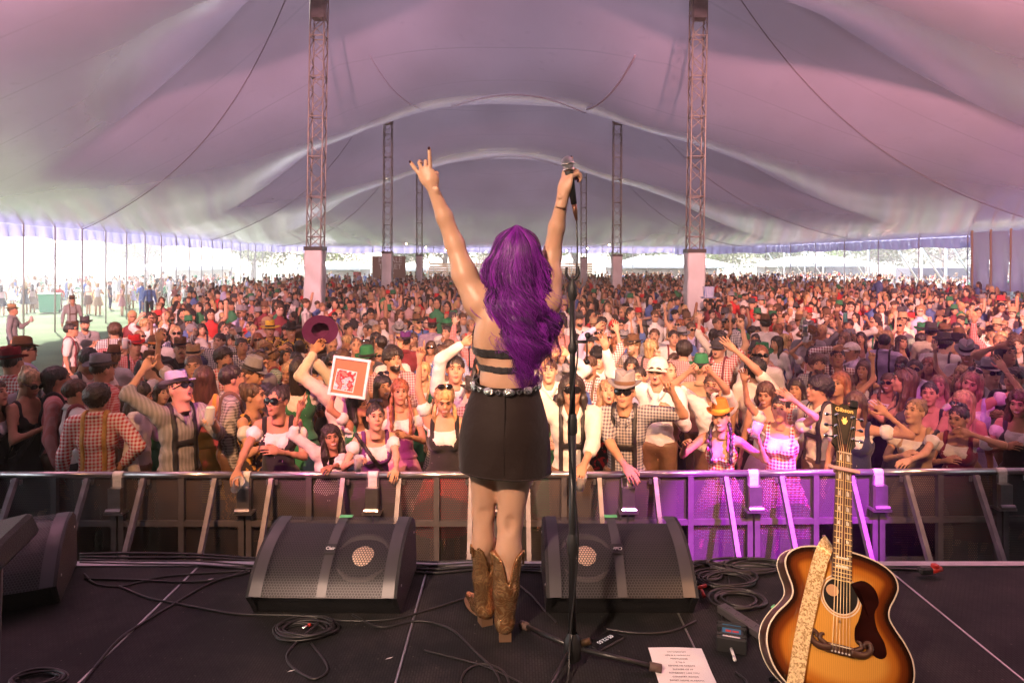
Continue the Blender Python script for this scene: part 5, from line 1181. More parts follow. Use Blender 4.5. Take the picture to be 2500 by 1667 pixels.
# lawn walkers at the left
def lawn(px, py_foot, h=1.72, **kw):
    g = PZ(px, py_foot, 0); hy_ = 640 + (CAMZ - 1.608 * kw.get('s', .95 if kw.get('fem') else 1.03)) * FPX / g.y; return place(px, hy_, fine=False, **kw)
lm = lawn(30, 915, yaw=1.3, Rr='hold', RH='grip', hat='fedora', hatc='tan', top=S, tcol='grey', legs='charcoal', label='person in tan hat standing alone on the lawn at far left with a mug')
lawn(176, 858, yaw=.2, hat='fedora', hatc='brown', top=S, tcol='grey', pat='fine', brace='brown', label='person in brown hat and check shirt with braces standing on the lawn')
lawn(268, 757, yaw=1.4, top='tee', tcol='charcoal', legs='navy', label='person in sleeveless dark top walking across the lawn')
lawn(365, 784, yaw=2.9, top=S, tcol='blue', brace='black', legs='black', label='person in blue shirt and crossed braces walking away over the lawn')
lawn(604, 738, fem=1, yaw=2.8, top='strappy', tcol='blue', hairst='long', hcol='dark', label='person in blue dress with long dark hair walking away near the far tables')
lawn(853, 726, yaw=.9, top='tee', tcol='grey', legs='black', label='person striding left in front of the red sign')
lawn(866, 722, yaw=1.1, top='shirt', tcol='white', legs='black', label='person striding right in white shirt near the red sign')

# ---- the rest of the crowd that can be told apart: copies of a stock of posed figures
LIB = []
def lib_add(seed, fem, **kw):
    F = Fig(fem=fem, **kw); LIB.append(dict(F=F, fem=fem, body=mesh_from('person', F.body(.032, .0145, .08, .0130), HEADM), cache={}, seed=seed, kw=kw))
poses = [dict(L='down', Rr='down'), dict(L='up', LH='open', Rr='down'), dict(L='chest', Rr='hold', RH='grip'), dict(L='down', Rr='up', RH='point', mouth='open'), dict(L='upbend', LH='fist', Rr='upbend', RH='fist', mouth='smile'), dict(L='hold', Rr='chest', mouth='smile', hp=.25), dict(L='chest', Rr='chest', hy=.3), dict(L='hold', LH='grip', Rr='down', hy=-.35, mouth='smile')]
for i, p in enumerate(poses):
    for fem in (0, 1):
        q = dict(p); q.setdefault('hp', -.08 + .05 * math.sin(i * 3 + fem)); q['hr'] = .08 * math.sin(i * 5 + fem * 2); lib_add(i * 2 + fem, fem, **q)
def part(v, key, fn, mats, name):
    if key not in v['cache']: v['cache'][key] = mesh_from(name, fn(), [mats])
    return v['cache'][key]
def setmat(o, m):
    if len(o.material_slots): o.material_slots[0].link = 'OBJECT'; o.material_slots[0].material = m
def pick(r, d): k = list(d); w = np.array([d[a] for a in k], float); return k[r.choice(len(k), p=w / w.sum())]
PW = dict([('resting both arms', 0), ('one hand thrown up', 0)])
POSE_TXT = ['arms down', 'one open hand raised', 'holding a drink', 'pointing upwards', 'both fists up', 'looking down', 'hands clasped', 'turned aside']
def zone(px):
    for lim, t in ((260, 'by the lawn edge at far left'), (420, 'left of the shouting person'), (560, 'above the shouting person'), (700, 'left of the big left mast'), (840, 'around the foot of the left mast'), (960, 'between left mast and singer'), (1120, 'just left of the singer'), (1300, 'behind the singer'), (1420, 'behind the microphone stand'), (1540, 'right of the microphone stand'), (1660, 'left of the big right mast'), (1800, 'around the foot of the right mast'), (1960, 'right of the big right mast'), (2120, 'above the guitar head'), (2280, 'right of the guitar head'), (2420, 'towards the right wall'), (9999, 'at the far right edge')):
        if px < lim: return t
def depthz(Y):
    return 'near the front' if Y < 8.6 else 'a few rows back' if Y < 10.5 else 'in the middle rows' if Y < 13 else 'well back' if Y < 16 else 'far back'
rr = np.random.default_rng(11)
def leftpx(Y): return np.interp(Y, [6, 7.3, 8.4, 13, 16, 22, 30, 45, 60, 75], [-120, -120, 240, 285, 320, 400, 520, 650, 700, 700])
cand = []
y = 6.75
while y < 76:
    st = .62 if y < 12 else (.66 if y < 22 else (.72 if y < 36 else .95)); xs = np.arange(-.80 * y - .5, .82 * y + .5, st)
    for x in xs:
        X, Yy = x + rr.uniform(-.22, .22), y + rr.uniform(-.26, .26); px = 1250 + FPX * X / Yy
        if px < leftpx(Yy) + rr.normal() * 14: continue
        if Yy > 48 and px < 900 and rr.random() < .6: continue
        if abs(X - (PL(Yy) - .0)) < .6 and min(abs(Yy - q) for q in ROWS) < .6 or abs(X - PR(Yy)) < .6 and min(abs(Yy - q) for q in ROWS) < .6: continue
        if X > 24 and Yy > 26 and Yy < 33: continue
        if rr.random() < (.05 if y < 24 else .16) + .28 * (math.sin(X * 1.1 + 2 * math.sin(Yy * .7)) * math.sin(Yy * .9 + X * .3) > .62): continue
        if any((X - a) ** 2 + (Yy - b) ** 2 < .17 for a, b in FIGS): continue
        cand.append((Yy, X, px))
    y += .56 if y < 16 else (.70 if y < 26 else (1.0 if y < 40 else 1.7))
cand.sort()
vis = [c for c in cand if -60 < c[2] < 2560]
NIND = 300 - 0
indiv = set(id(c) for c in vis[:NIND - len(FIGS) if NIND > len(FIGS) else 0])
used_labels = {}; HELD = []
LW = np.repeat([4, 1.5, 3, 1.0, .8, 2.5, 3, 3], 2); LW = LW / LW.sum()
for c in [c for c in vis if id(c) in indiv]:
    Yy, X, px = c; v = LIB[rr.choice(len(LIB), p=LW)]; F = v['F']; fem = v['fem']; s = (rr.normal(.955, .03) if fem else rr.normal(1.03, .035)); sk = SKINS[pick(rr, {0: 5, 1: 5, 2: 4, 3: 2, 4: 4, 5: .4})]
    back = rr.random() < .16; face = math.atan2(-X, Yy - 2.4) + (rr.normal(0, .35) if not back else math.pi + rr.normal(0, .7))
    o = obj('person', v['body']); o.color = (*sk, 1); o.location = (X, Yy, 0); o.rotation_euler = (0, 0, face); o.scale = (s, s, s); FIGS.append((X, Yy))
    def kid(key, fn, m, name, col, par=None):
        q = obj(name, part(v, key, fn, m, name), par or o); setmat(q, m); q.color = (*col, 1); return q
    lb = []
    if not fem or rr.random() < .12:
        pat = pick(rr, {'plain': 6, 'gingham': 1.3, 'fine': 1.6, 'stripe': .8}); tc_ = pick(rr, {'white': 6, 'cream': 2, 'grey': 1.2, 'lilac': 1, 'blue': .8, 'charcoal': 1}) if pat == 'plain' else pick(rr, {'red': 3, 'navy': 2, 'blue': 1, 'maroon': 1, 'green': .6})
        slv = pick(rr, {1.84: 2, 1.25: 4, .65: 2}); kid(('sh', slv), lambda: F.shirt(slv, .028, v['seed']), TOPM[pat], 'shirt', CC[tc_]); kid('tr', lambda: F.trousers(.045), M_leather, 'trousers', CC['brown'])
        lb.append('%s%s shirt' % (tc_, '' if pat == 'plain' else {'gingham': ' gingham', 'fine': ' small check', 'stripe': ' striped'}[pat]))
        if rr.random() < .62: bc = pick(rr, {'black': 3, 'brown': 2, 'maroon': .5}); kid('br', lambda: F.braces(.017), M_leather, 'braces', CC[bc]); lb.append('%s braces' % bc)
    else:
        tc_ = pick(rr, {'black': 3, 'red': 1.5, 'green': 1.2, 'blue': 1, 'maroon': 1, 'tan': 1, 'pink': .7, 'navy': 1}); pat = pick(rr, {'plain': 5, 'gingham': 1, 'floral': 1})
        if rr.random() < .75:
            kid('bl', lambda: F.blouse(.023, v['seed']), M_fabric, 'blouse', CC['white']); kid('bo', lambda: F.bodice(.023), TOPM[pat], 'bodice', CC[tc_]); kid('sk', lambda: F.skirt(), TOPM[pat], 'skirt', CC[tc_]); lb.append('white blouse and %s bodice' % tc_)
        else: kid('bs', lambda: F.bodice(.023, .012, 1.27), TOPM[pat], 'bodice', CC[tc_]); kid('sk', lambda: F.skirt(), TOPM[pat], 'skirt', CC[tc_]); lb.append('%s strappy dress' % tc_)
    hs = pick(rr, {'long': 3, 'wavy': 2, 'bun': 1.6, 'braids': 1.5, 'bob': 1.2, 'pony': 1}) if fem else pick(rr, {'short': 6, 'curly': 2, 'crop': 1.6, 'mullet': .9})
    hc_ = pick(rr, {'brown': 4, 'dark': 4, 'blond': 2.2, 'black': 1.5, 'light': 2.4, 'red': .6}); kid(('hair', hs), lambda: F.hair(hs, .018, v['seed']), M_hair, 'hair', HC[hc_])
    if rr.random() < (.40 if not fem else .06):
        hk = pick(rr, {'fedora': 5, 'alpine': 3, 'cap': 1.4, 'wide': .6}); hcol = pick(rr, {'grey': 3, 'brown': 3, 'charcoal': 2, 'green': 1, 'tan': 1.2, 'red': .5, 'black': 1})
        hh_ = F.hat(hk) if (('hat', hk) not in v['cache']) else None; q = kid(('hat', hk), lambda: hh_[0], M_felt, 'hat', CC[hcol])
        if hk != 'cap':
            if hh_ is None: kid(('band', hk), lambda: F.hat(hk)[1], M_fabric, 'hat_band', CC['black'], q)
            else: kid(('band', hk), lambda: hh_[1], M_fabric, 'hat_band', CC['black'], q)
        lb.append('%s %s' % (hcol, {'fedora': 'fedora', 'alpine': 'felt hat', 'cap': 'cap', 'wide': 'wide hat'}[hk]))
    if rr.random() < .28: kid('gl', lambda: F.glasses(), M_lens, 'sunglasses', (0, 0, 0)); lb.append('sunglasses')
    if not fem and rr.random() < .3: kid('be', lambda: F.beard(), M_hair, 'beard', HC[hc_])
    pose_t = POSE_TXT[v['seed'] // 2]; w = 'person in ' + ', '.join(lb[:3]) + ', ' + ('seen from behind' if back else pose_t) + ', ' + depthz(Yy) + ' ' + zone(px)
    ws = w.split()
    if len(ws) > 16:
        for lbn in (2, 1):
            w = 'person in ' + ', '.join(lb[:lbn]) + ', ' + ('seen from behind' if back else pose_t) + ', ' + zone(px)
            if lbn == 1 and len(w.split()) > 16: w = 'person in ' + lb[0] + ', ' + zone(px)
            if len(w.split()) <= 16: break
    if w in used_labels:
        w2 = 'person in ' + ', '.join(lb) + ', ' + depthz(Yy) + ' ' + zone(px)
        if len(w2.split()) <= 16: w = w2
    if v['seed'] // 2 in (2, 7) and not back and Yy < 12.5 and rr.random() < .7:
        ai = 1 if v['seed'] // 2 == 2 else 0; a = F.arms[ai]; dd_ = (a[3] - a[2]).normalized(); pw_ = a[3] + dd_ * .085 + Vector((0, -.045, .04)); HELD.append((Vector((X, Yy, 0)) + (Matrix.Rotation(face, 3, 'Z') @ pw_) * s, depthz(Yy) + ' ' + zone(px), ai))
    used_labels[w] = 1; tag(o, w, 'person', 'people in the festival crowd')

# ---- the far crowd: one mass of small simple figures with coloured clothes
def tiny(seed, detail):
    r = np.random.default_rng(seed); fem = seed % 2; n = 7 if detail else 4; P3 = []
    def add(p, ci): P3.append((p[0], p[1], ci))
    tor = np.array([(.15, .86), (.165, .95), (.13, 1.08), (.17, 1.28), (.185, 1.38), (.06, 1.46), (.05, 1.5)]) * [1 if not fem else .9, 1]
    add(lathe(tor, n + 1, sx=1.05, sy=.66), 1)
    if fem: add(lathe([(.30, .52), (.15, .98)], n + 2, sy=.8), 2)
    else: add(lathe([(.18, .70), (.17, .92)], n + 1, sy=.75), 2)
    for s in (-1, 1):
        add(cyl((s * .09, 0, .75), (s * .1, 0, .0), .075, .045, 4), 0 if fem else 2)
        up = r.random() < .02
        if up: el = (s * .28, -.05, 1.55); wr = (s * .26, -.12, 1.85)
        elif r.random() < .5: el = (s * .25, -.02, 1.13); wr = (s * .10, -.25, 1.2)
        else: el = (s * .24, .02, 1.12); wr = (s * .24, -.05, .88)
        add(tube([(s * .17, 0, 1.39), el, wr], [.058, .048, .035], 4), 1 if (r.random() < .6 and not fem) else 0); detail and add(sphere(wr, .045, 4, 3), 0)
    add(sphere((0, -.01, 1.595), (.070, .088, .110), 8 if detail else 5, 6 if detail else 4), 0)
    if fem: add(sphere((0, .022, 1.635), (.092, .10, .105), 7 if detail else 5, 5 if detail else 4), 3); add(tube([(0, .06, 1.62), (0, .09, 1.32)], [.09, .06], 5), 3)
    else: add(sphere((0, .010, 1.655), (.080, .102, .078), 7 if detail else 5, 5 if detail else 4), 3)
    if not fem and r.random() < .5: add(lathe([(.15, 1.665), (.09, 1.675), (.08, 1.78), (.0, 1.775)], 9), 4)
    if detail: add(box(0, -.085, 1.612, .085, .03, .022 if r.random() < .4 else .010), 5)
    V = []; Fq = []; Ft = []; C = []; off = 0
    for v, f, ci in P3:
        for a in (f if isinstance(f, list) else [f]): (Fq if a.shape[1] == 4 else Ft).append(a + off)
        V.append(v); C.append(np.full(len(v), ci)); off += len(v)
    return np.concatenate(V), np.concatenate(Fq), np.concatenate(Ft) if Ft else np.zeros((0, 3), int), np.concatenate(C)
TN = {d: [tiny(s, d) for s in range(12)] for d in (0, 1)}
TOPC = [CC['white']] * 5 + [CC['cream'], CC['grey'], CC['lilac'], CC['blue'], CC['black'], CC['charcoal'], (.42, .20, .18), CC['red'], (.45, .30, .28), CC['maroon'], CC['green']]
def mass(name, pts, label, detail, facing=True):
    Vs, Qs, Ts, Cs, off = [], [], [], [], 0
    for (Yy, X) in pts:
        V, Q, Tt, C = TN[detail][rr.integers(12)]; s = rr.normal(1.0, .07); a = (math.atan2(-X, Yy - 2.4) + rr.normal(0, .6)) if facing else rr.uniform(0, 6.28); ca, sa = math.cos(a) * s, math.sin(a) * s
        W = np.stack([V[:, 0] * ca - V[:, 1] * sa + X, V[:, 0] * sa + V[:, 1] * ca + Yy, V[:, 2] * s], -1); Vs.append(W)
        Qs.append(Q + off); Ts.append(Tt + off); off += len(V); sk = SKINS[rr.integers(5)]; t = TOPC[rr.integers(len(TOPC))]; b = t if rr.random() < .3 else CC[['brown', 'black', 'tan', 'charcoal', 'green'][rr.integers(5)]]
        pal = np.array([sk, t, b, HC[['brown', 'dark', 'blond', 'light', 'black', 'dark'][rr.integers(6)]], CC[['brown', 'grey', 'charcoal', 'green', 'tan', 'red'][rr.integers(6)]], (.05, .03, .025)]); Cs.append(pal[C])
    m = mesh_from(name, [(np.concatenate(Vs), [np.concatenate(Qs), np.concatenate(Ts)], 0)], [M_mass]); C = np.concatenate(Cs)
    at = m.attributes.new('tone', 'FLOAT_COLOR', 'POINT'); at.data.foreach_set('color', np.c_[C, np.ones(len(C))].astype(np.float32).ravel())
    o = obj(name, m); return tag(o, label, 'crowd', kind='stuff')
M_mass = mat('crowd_cloth', (.5, .5, .5), .8); _n = M_mass.node_tree; _a = _n.nodes.new('ShaderNodeAttribute'); _a.attribute_name = 'tone'; _n.links.new(_a.outputs['Color'], _n.nodes['Principled BSDF'].inputs['Base Color'])
rest = [c for c in cand if id(c) not in indiv and -140 < c[2] < 2640]
mass('crowd', [(c[0], c[1]) for c in rest if c[0] < 17.5], 'dense crowd in festival clothes behind the first rows under the tent', 1)
mass('crowd', [(c[0], c[1]) for c in rest if c[0] >= 17.5], 'far crowd in festival clothes filling the back of the tent', 0)
out = []
for k in range(170):
    px = rr.uniform(-60, 760); Yy = rr.uniform(36, 66) if px < 640 else rr.uniform(50, 70); out.append((Yy, (px - 1250) / FPX * Yy))
for k in range(150):
    px = rr.uniform(1600, 2420); Yy = rr.uniform(50, 74); out.append((Yy, (px - 1250) / FPX * Yy))
mass('crowd', out, 'scattered people standing among tables out in the sun beyond the tent', 0, False)
print('INDIV', len(FIGS), 'REST', len(rest))

# ================================================================== SINGER (faces the crowd, back to the camera)
SG = Vector((0, 2.86, STZ)); SK = (.54, .315, .205)
M_sskin = mat('singer_skin', SK, .42, spec=.45, sss=.12, noise=.05, nscale=9, bump=.05, bscale=90)
sing = {}
def singer_body():
    f = Field((-.47, -.26, .02), (.40, .36, 2.0), .0095)
    f.ell((-.03, .0, .90), (.165, .115, .12), .04); f.ell((-.075, -.045, .82), (.09, .09, .09), .04); f.ell((.035, -.045, .82), (.09, .09, .09), .04)
    f.ell((-.024, .0, 1.06), (.112, .082, .13), .04); f.ell((-.014, .01, 1.23), (.134, .090, .14), .04)
    f.cap((-.12, .01, 1.36), (.13, .01, 1.36), .052, .052, .04)
    for s in (-1, 1):
        f.ell((-.005 + s * .075, -.055, 1.29), (.052, .032, .075), .03)            # shoulder blades
        f.ell((-.01 + s * .105, -.01, 1.22), (.045, .06, .10), .03)                 # flanks
        f.cap((.005, .015, 1.46), (s * .12, .0, 1.40), .045, .042, .04)
    f.cap((-.012, -.112, 1.34), (-.022, -.105, 1.02), .010, .014, .03, 'sub')       # spine furrow
    f.cap((.008, .015, 1.40), (.02, .0, 1.54), .048, .046, .03)
    f.ell((.02, -.0, 1.58), (.076, .094, .105), .02)
    # arms
    sh, el, wr = (-.148, .0, 1.385), (-.243, .03, 1.627), (-.334, .0, 1.862)
    f.cap(sh, (-.20, .015, 1.50), .058, .050, .05); f.cap((-.20, .015, 1.50), el, .050, .038, .03); f.cap(el, (-.285, .02, 1.74), .039, .034, .025); f.cap((-.285, .02, 1.74), wr, .034, .0235, .02)
    f.ell((-.312, -.018, 1.852), (.012, .012, .014), .012)
    sh2, el2, wr2 = (.150, .0, 1.385), (.172, .10, 1.578), (.216, .02, 1.832)
    f.cap(sh2, (.162, .05, 1.48), .058, .048, .05); f.cap((.162, .05, 1.48), el2, .048, .039, .03); f.cap(el2, (.192, .07, 1.70), .040, .034, .025); f.cap((.192, .07, 1.70), wr2, .034, .0235, .02)
    f.ell((.200, .0, 1.822), (.012, .012, .014), .012)
    # legs
    for hp_, kn, an, g in (((-.105, .01, .86), (-.122, .05, .485), (-.124, .09, .08), .93), ((.032, -.01, .86), (-.008, .0, .470), (-.028, -.03, .07), 1.04)):
        hp_, kn, an = map(np.array, (hp_, kn, an)); f.cap(hp_, hp_ + (kn - hp_) * .45, .088 * g, .073 * g, .03); f.cap(hp_ + (kn - hp_) * .45, kn, .073 * g, .050 * g, .03)
        m = kn + (an - kn) * .32; f.cap(kn, m, .049 * g, .050 * g, .02); f.cap(m, an, .050 * g, .030 * g, .02); f.ell(kn + (an - kn) * .27 + [0, -.022, 0], (.040 * g, .034, .085), .02)
        f.ell(kn + [0, -.052, .0], (.016, .010, .03), .02, 'sub'); f.ell(kn + [0, .03, 0], (.035, .028, .05), .02)
    V, Q = f.mesh(); parts = [(V, Q, 0)]
    HANDS['sing_l'] = ([.30, .85, 1.25, .08, 1.7], .40); HANDS['sing_r'] = ([1.5, 1.45, 1.4, .25, 1.2], .05)
    M = frame(wr, np.array(wr) - np.array(el) + np.array([-.02, 0, .02]), (.15, 1, .1)) @ Matrix.Scale(-1, 4, Vector((1, 0, 0))) @ Matrix.Scale(.92, 4)
    for p in hand_parts('sing_l', .0042, nails=True):
        V, F, mi = xf(p, M); parts.append((V, F[:, ::-1], mi))
    M = frame(wr2, (.22, .0, 1.0), (.85, .55, 0))
    for p in hand_parts('sing_r', .0042, nails=True): parts.append(xf(p, M))
    return parts
singer = mk('person', singer_body(), [M_sskin] + HEADM[1:], None, SG); tag(singer, 'person on stage seen from behind, both arms raised, black strappy top, dark mini skirt', 'person')
def s_torso(f, inf):
    f.ell((-.03, .0, .90), (.165, .115, .12), .04, inf=inf); f.ell((-.024, .0, 1.06), (.112, .082, .13), .04, inf=inf); f.ell((-.014, .01, 1.23), (.134, .090, .14), .04, inf=inf)
    for s in (-1, 1): f.ell((-.01 + s * .105, -.01, 1.22), (.045, .06, .10), .03, inf=inf); f.ell((-.005 + s * .075, -.055, 1.29), (.052, .032, .075), .03, inf=inf); f.ell((-.01 + s * .065, .075, 1.24), (.06, .05, .06), .03, inf=inf)
M_blackcloth = mat('black_knit', (.014, .012, .014), .75, bump=.4, bscale=120, sheen=.2)
def top_fn():
    lo, hi = (-.25, -.2, 1.0), (.25, .2, 1.4); f = Field(lo, hi, .0065); s_torso(f, .009)
    def cut(X, Y, Z):
        b = np.minimum(np.abs(Z - 1.172 - .16 * (X + .01) ** 2 * 3) - .017, np.abs(Z - 1.108 - .5 * (X + .01) ** 2 - .0) - .013); fr = np.maximum(np.maximum(.012 - Y, 1.07 - Z), Z - 1.29 - .0 * X)
        return np.minimum(b, fr)
    f.fn(cut); g = Field(lo, hi, .0065); s_torso(g, -.006); f.F = np.maximum(f.F, -g.F); V, Q = f.mesh()
    V = V + .0015 * np.sin(V[:, :1] * 210) * np.array([0, -1, .6]); return [(V, Q, 0)]
mk('strappy_top', top_fn(), M_blackcloth, singer)
M_skirt = mat('dark_brown_twill', (.017, .009, .007), .7, spec=.22, noise=.12, nscale=5, bump=.35, bscale=14, sheen=.1)
def skirt_fn():
    zs = [1.055, 1.02, .97, .90, .84, .78, .72, .685]; rx = [.128, .139, .157, .176, .187, .192, .193, .192]; ry = [.096, .104, .120, .135, .143, .145, .148, .150]; cx = [-.024, -.026, -.028, -.030, -.031, -.031, -.031, -.031]
    def g(u, v, inf=0.0):
        a = u * 2 * np.pi; t = v * (len(zs) - 1); ip = lambda q: np.interp(t, range(len(zs)), q); p = 1 + .016 * v ** 2 * np.sin(a * 5 + 1) + .007 * np.sin(a * 9 + v * 7) * v + .006 * np.sin(v * 17 + 3 * np.sin(a * 2)) * np.exp(-((v - .35) / .25) ** 2)
        z = ip(zs) - .018 * v * np.cos(a - .9) - .012 * v * (np.sin(a) < 0) * np.abs(np.sin(a)) - .02 * (1 - v) * np.maximum(0, -np.sin(a)) * 1.0
        return np.stack([ip(cx) + np.cos(a) * (ip(rx) * p + inf), -.012 * np.interp(v, [0, .5, 1], [0, 1, .8]) + np.sin(a) * (ip(ry) * p + inf), z], -1)
    A = grid(lambda u, v: g(u, v), 97, 40); B = grid(lambda u, v: g(u, v, -.006), 97, 40)
    u = np.linspace(0, 1, 97); hem = g(u, np.ones(97)); w = g(u, np.zeros(97))
    return [A + (0,), (B[0], B[1][:, ::-1], 0), tube(hem, .0035, 5, cap=False) + (0,), tube(w, .004, 5, cap=False) + (0,)]
mk('mini_skirt', skirt_fn(), M_skirt, singer)
seamx = [(-.145 + .0 * t, -.095 - .006 * t, 1.0 - .30 * t) for t in np.linspace(0, 1, 8)]
mk('back_seam', [tube([(-.028, -.108, 1.03), (-.030, -.146, .92), (-.031, -.156, .80), (-.031, -.158, .70)], .0016, 5) + (0,)], M_skirt, singer)
M_silver = mat('polished_silver', (.72, .68, .62), .18, 1.0); M_gemg = mat('bronze_stone', (.65, .36, .14), .2, .9)
def waist(a, r=0.0):                                    # a: angle from the back (-Y), positive to image right
    x = -.024 + math.sin(a) * (.134 + r); y = -.006 - math.cos(a) * (.104 + r); z = 1.046 - .020 * math.cos(a) + .012 * math.sin(a) * 0 - .0; return np.array([x, y, z])
belt = mk('concho_belt', [tube([waist(a, .004) for a in np.linspace(-np.pi, np.pi, 60)], .006, 6, cap=False) + (0,)], M_blackcloth, singer)
def concho(a, w, h, m):
    c = waist(a, .010); n = Vector((math.sin(a), -math.cos(a), 0)); t = Vector((math.cos(a), math.sin(a), 0)); Mx = Matrix(((t.x, n.x, 0, c[0]), (t.y, n.y, 0, c[1]), (0, 0, 1, c[2]), (0, 0, 0, 1)))
    def g(u, v): an = u * 2 * np.pi; r = v * (1 + .05 * np.sin(an * 16) * (v > .8)); return np.stack([np.cos(an) * w * r, .009 * (1 - v ** 2) + .0015 * np.sin(v * 16 + 0 * u) + .001 * np.sin(an * 14) * v, np.sin(an) * h * r], -1)
    mk('concho', [xf(grid(g, 65, 10) + (0,), Mx)], m, belt)
for i, (a, w, h) in enumerate([(-1.22, .024, .021), (-.52, .0235, .0165), (.08, .0235, .0165), (.66, .0235, .0165), (1.25, .022, .018), (-2.0, .022, .018), (2.0, .022, .018), (2.9, .022, .018)]): concho(a, w, h, M_silver)
for a in (-.85, -.22, .37, .95, -1.6, 1.6):
    c = waist(a, .012); th = np.linspace(0, 2 * np.pi, 17); t = np.array([math.cos(a), math.sin(a), 0]); mk('ring', [tube([c + t * .0085 * math.cos(q) + np.array([0, 0, .0085 * math.sin(q)]) for q in th], .0025, 6, cap=False) + (0,)], M_silver, belt)
# boots
def boot_mat():
    m = mat('bronze_boot_leather', (.20, .085, .03), .24, .8, spec=.6); N = m.node_tree.nodes; L = m.node_tree.links; b = N['Principled BSDF']; tc = N.new('ShaderNodeTexCoord')
    w = N.new('ShaderNodeTexWave'); w.wave_type = 'RINGS'; w.inputs['Scale'].default_value = 16; w.inputs['Distortion'].default_value = 22; w.inputs['Detail'].default_value = 1; w.inputs['Detail Scale'].default_value = 1.4; L.new(tc.outputs['Object'], w.inputs[0])
    r = N.new('ShaderNodeValToRGB'); e = r.color_ramp.elements; e[0].position = .60; e[1].position = .68; e[0].color = (.42, .19, .07, 1); e[1].color = (.66, .42, .20, 1); L.new(w.outputs['Fac'], r.inputs[0]); L.new(r.outputs[0], b.inputs['Base Color'])
    bp = N.new('ShaderNodeBump'); bp.inputs['Strength'].default_value = .5; bp.inputs['Distance'].default_value = .004; L.new(r.outputs[0], bp.inputs['Height']); L.new(bp.outputs[0], b.inputs['Normal']); return m
M_boot = boot_mat(); M_heel = mat('stacked_heel', (.16, .09, .05), .5)
def boot(x, y, ang, lean):
    Mz = Matrix.Translation((x, y, 0)) @ Matrix.Rotation(ang, 4, 'Z'); f = Field((-.09, -.09, -.02), (.09, .26, .42), .006)     # toe along +Y
    lx, ly = lean; top = (lx, ly - .005, .36); f.cap((0, .0, .085), (lx * .5, ly * .4 - .003, .20), .043, .052, .02); f.cap((lx * .5, ly * .4 - .003, .20), top, .052, .064, .02)
    f.ell((0, .035, .060), (.040, .075, .042), .02); f.cap((0, .07, .045), (0, .19, .032), .036, .016, .02); f.ell((0, -.012, .055), (.035, .04, .04), .02)
    def cut(X, Y, Z): return np.maximum(np.maximum(Z - .335 + .10 * np.exp(-((X - lx) / .020) ** 2) - .02 * np.abs(X - lx) / .05, .014 + .020 * (Y < .03) - Z), Y - .25)
    f.fn(cut); V, Q = f.mesh(); b = mk('boot', [xf((V, Q, 0), Mz)], M_boot, singer)
    mk('heel', [xf((box(0, -.012, .018, .050, .052, .036)[0] * np.array([1, 1, 1]), box(0, 0, 0, 1, 1, 1)[1], 0), Mz)], M_heel, b, smooth=False); mk('sole', [xf(lathe([(0, .006), (.034, .008), (.036, .015), (0, .016)], 20, (0, .12, 0), .95, 2.6) + (0,), Mz)], M_heel, b)
    for s in (-1, 1): mk('pull_strap', [xf(tube(smoothpath([(lx + s * .064, ly - .01, .30), (lx + s * .068, ly, .352), (lx + s * .064, ly + .012, .31)], 10), .005, 5) + (0,), Mz)], M_boot, b)
boot(-.120, .085, .42, (.0, -.02)); boot(-.030, -.035, .06, (.012, .010))
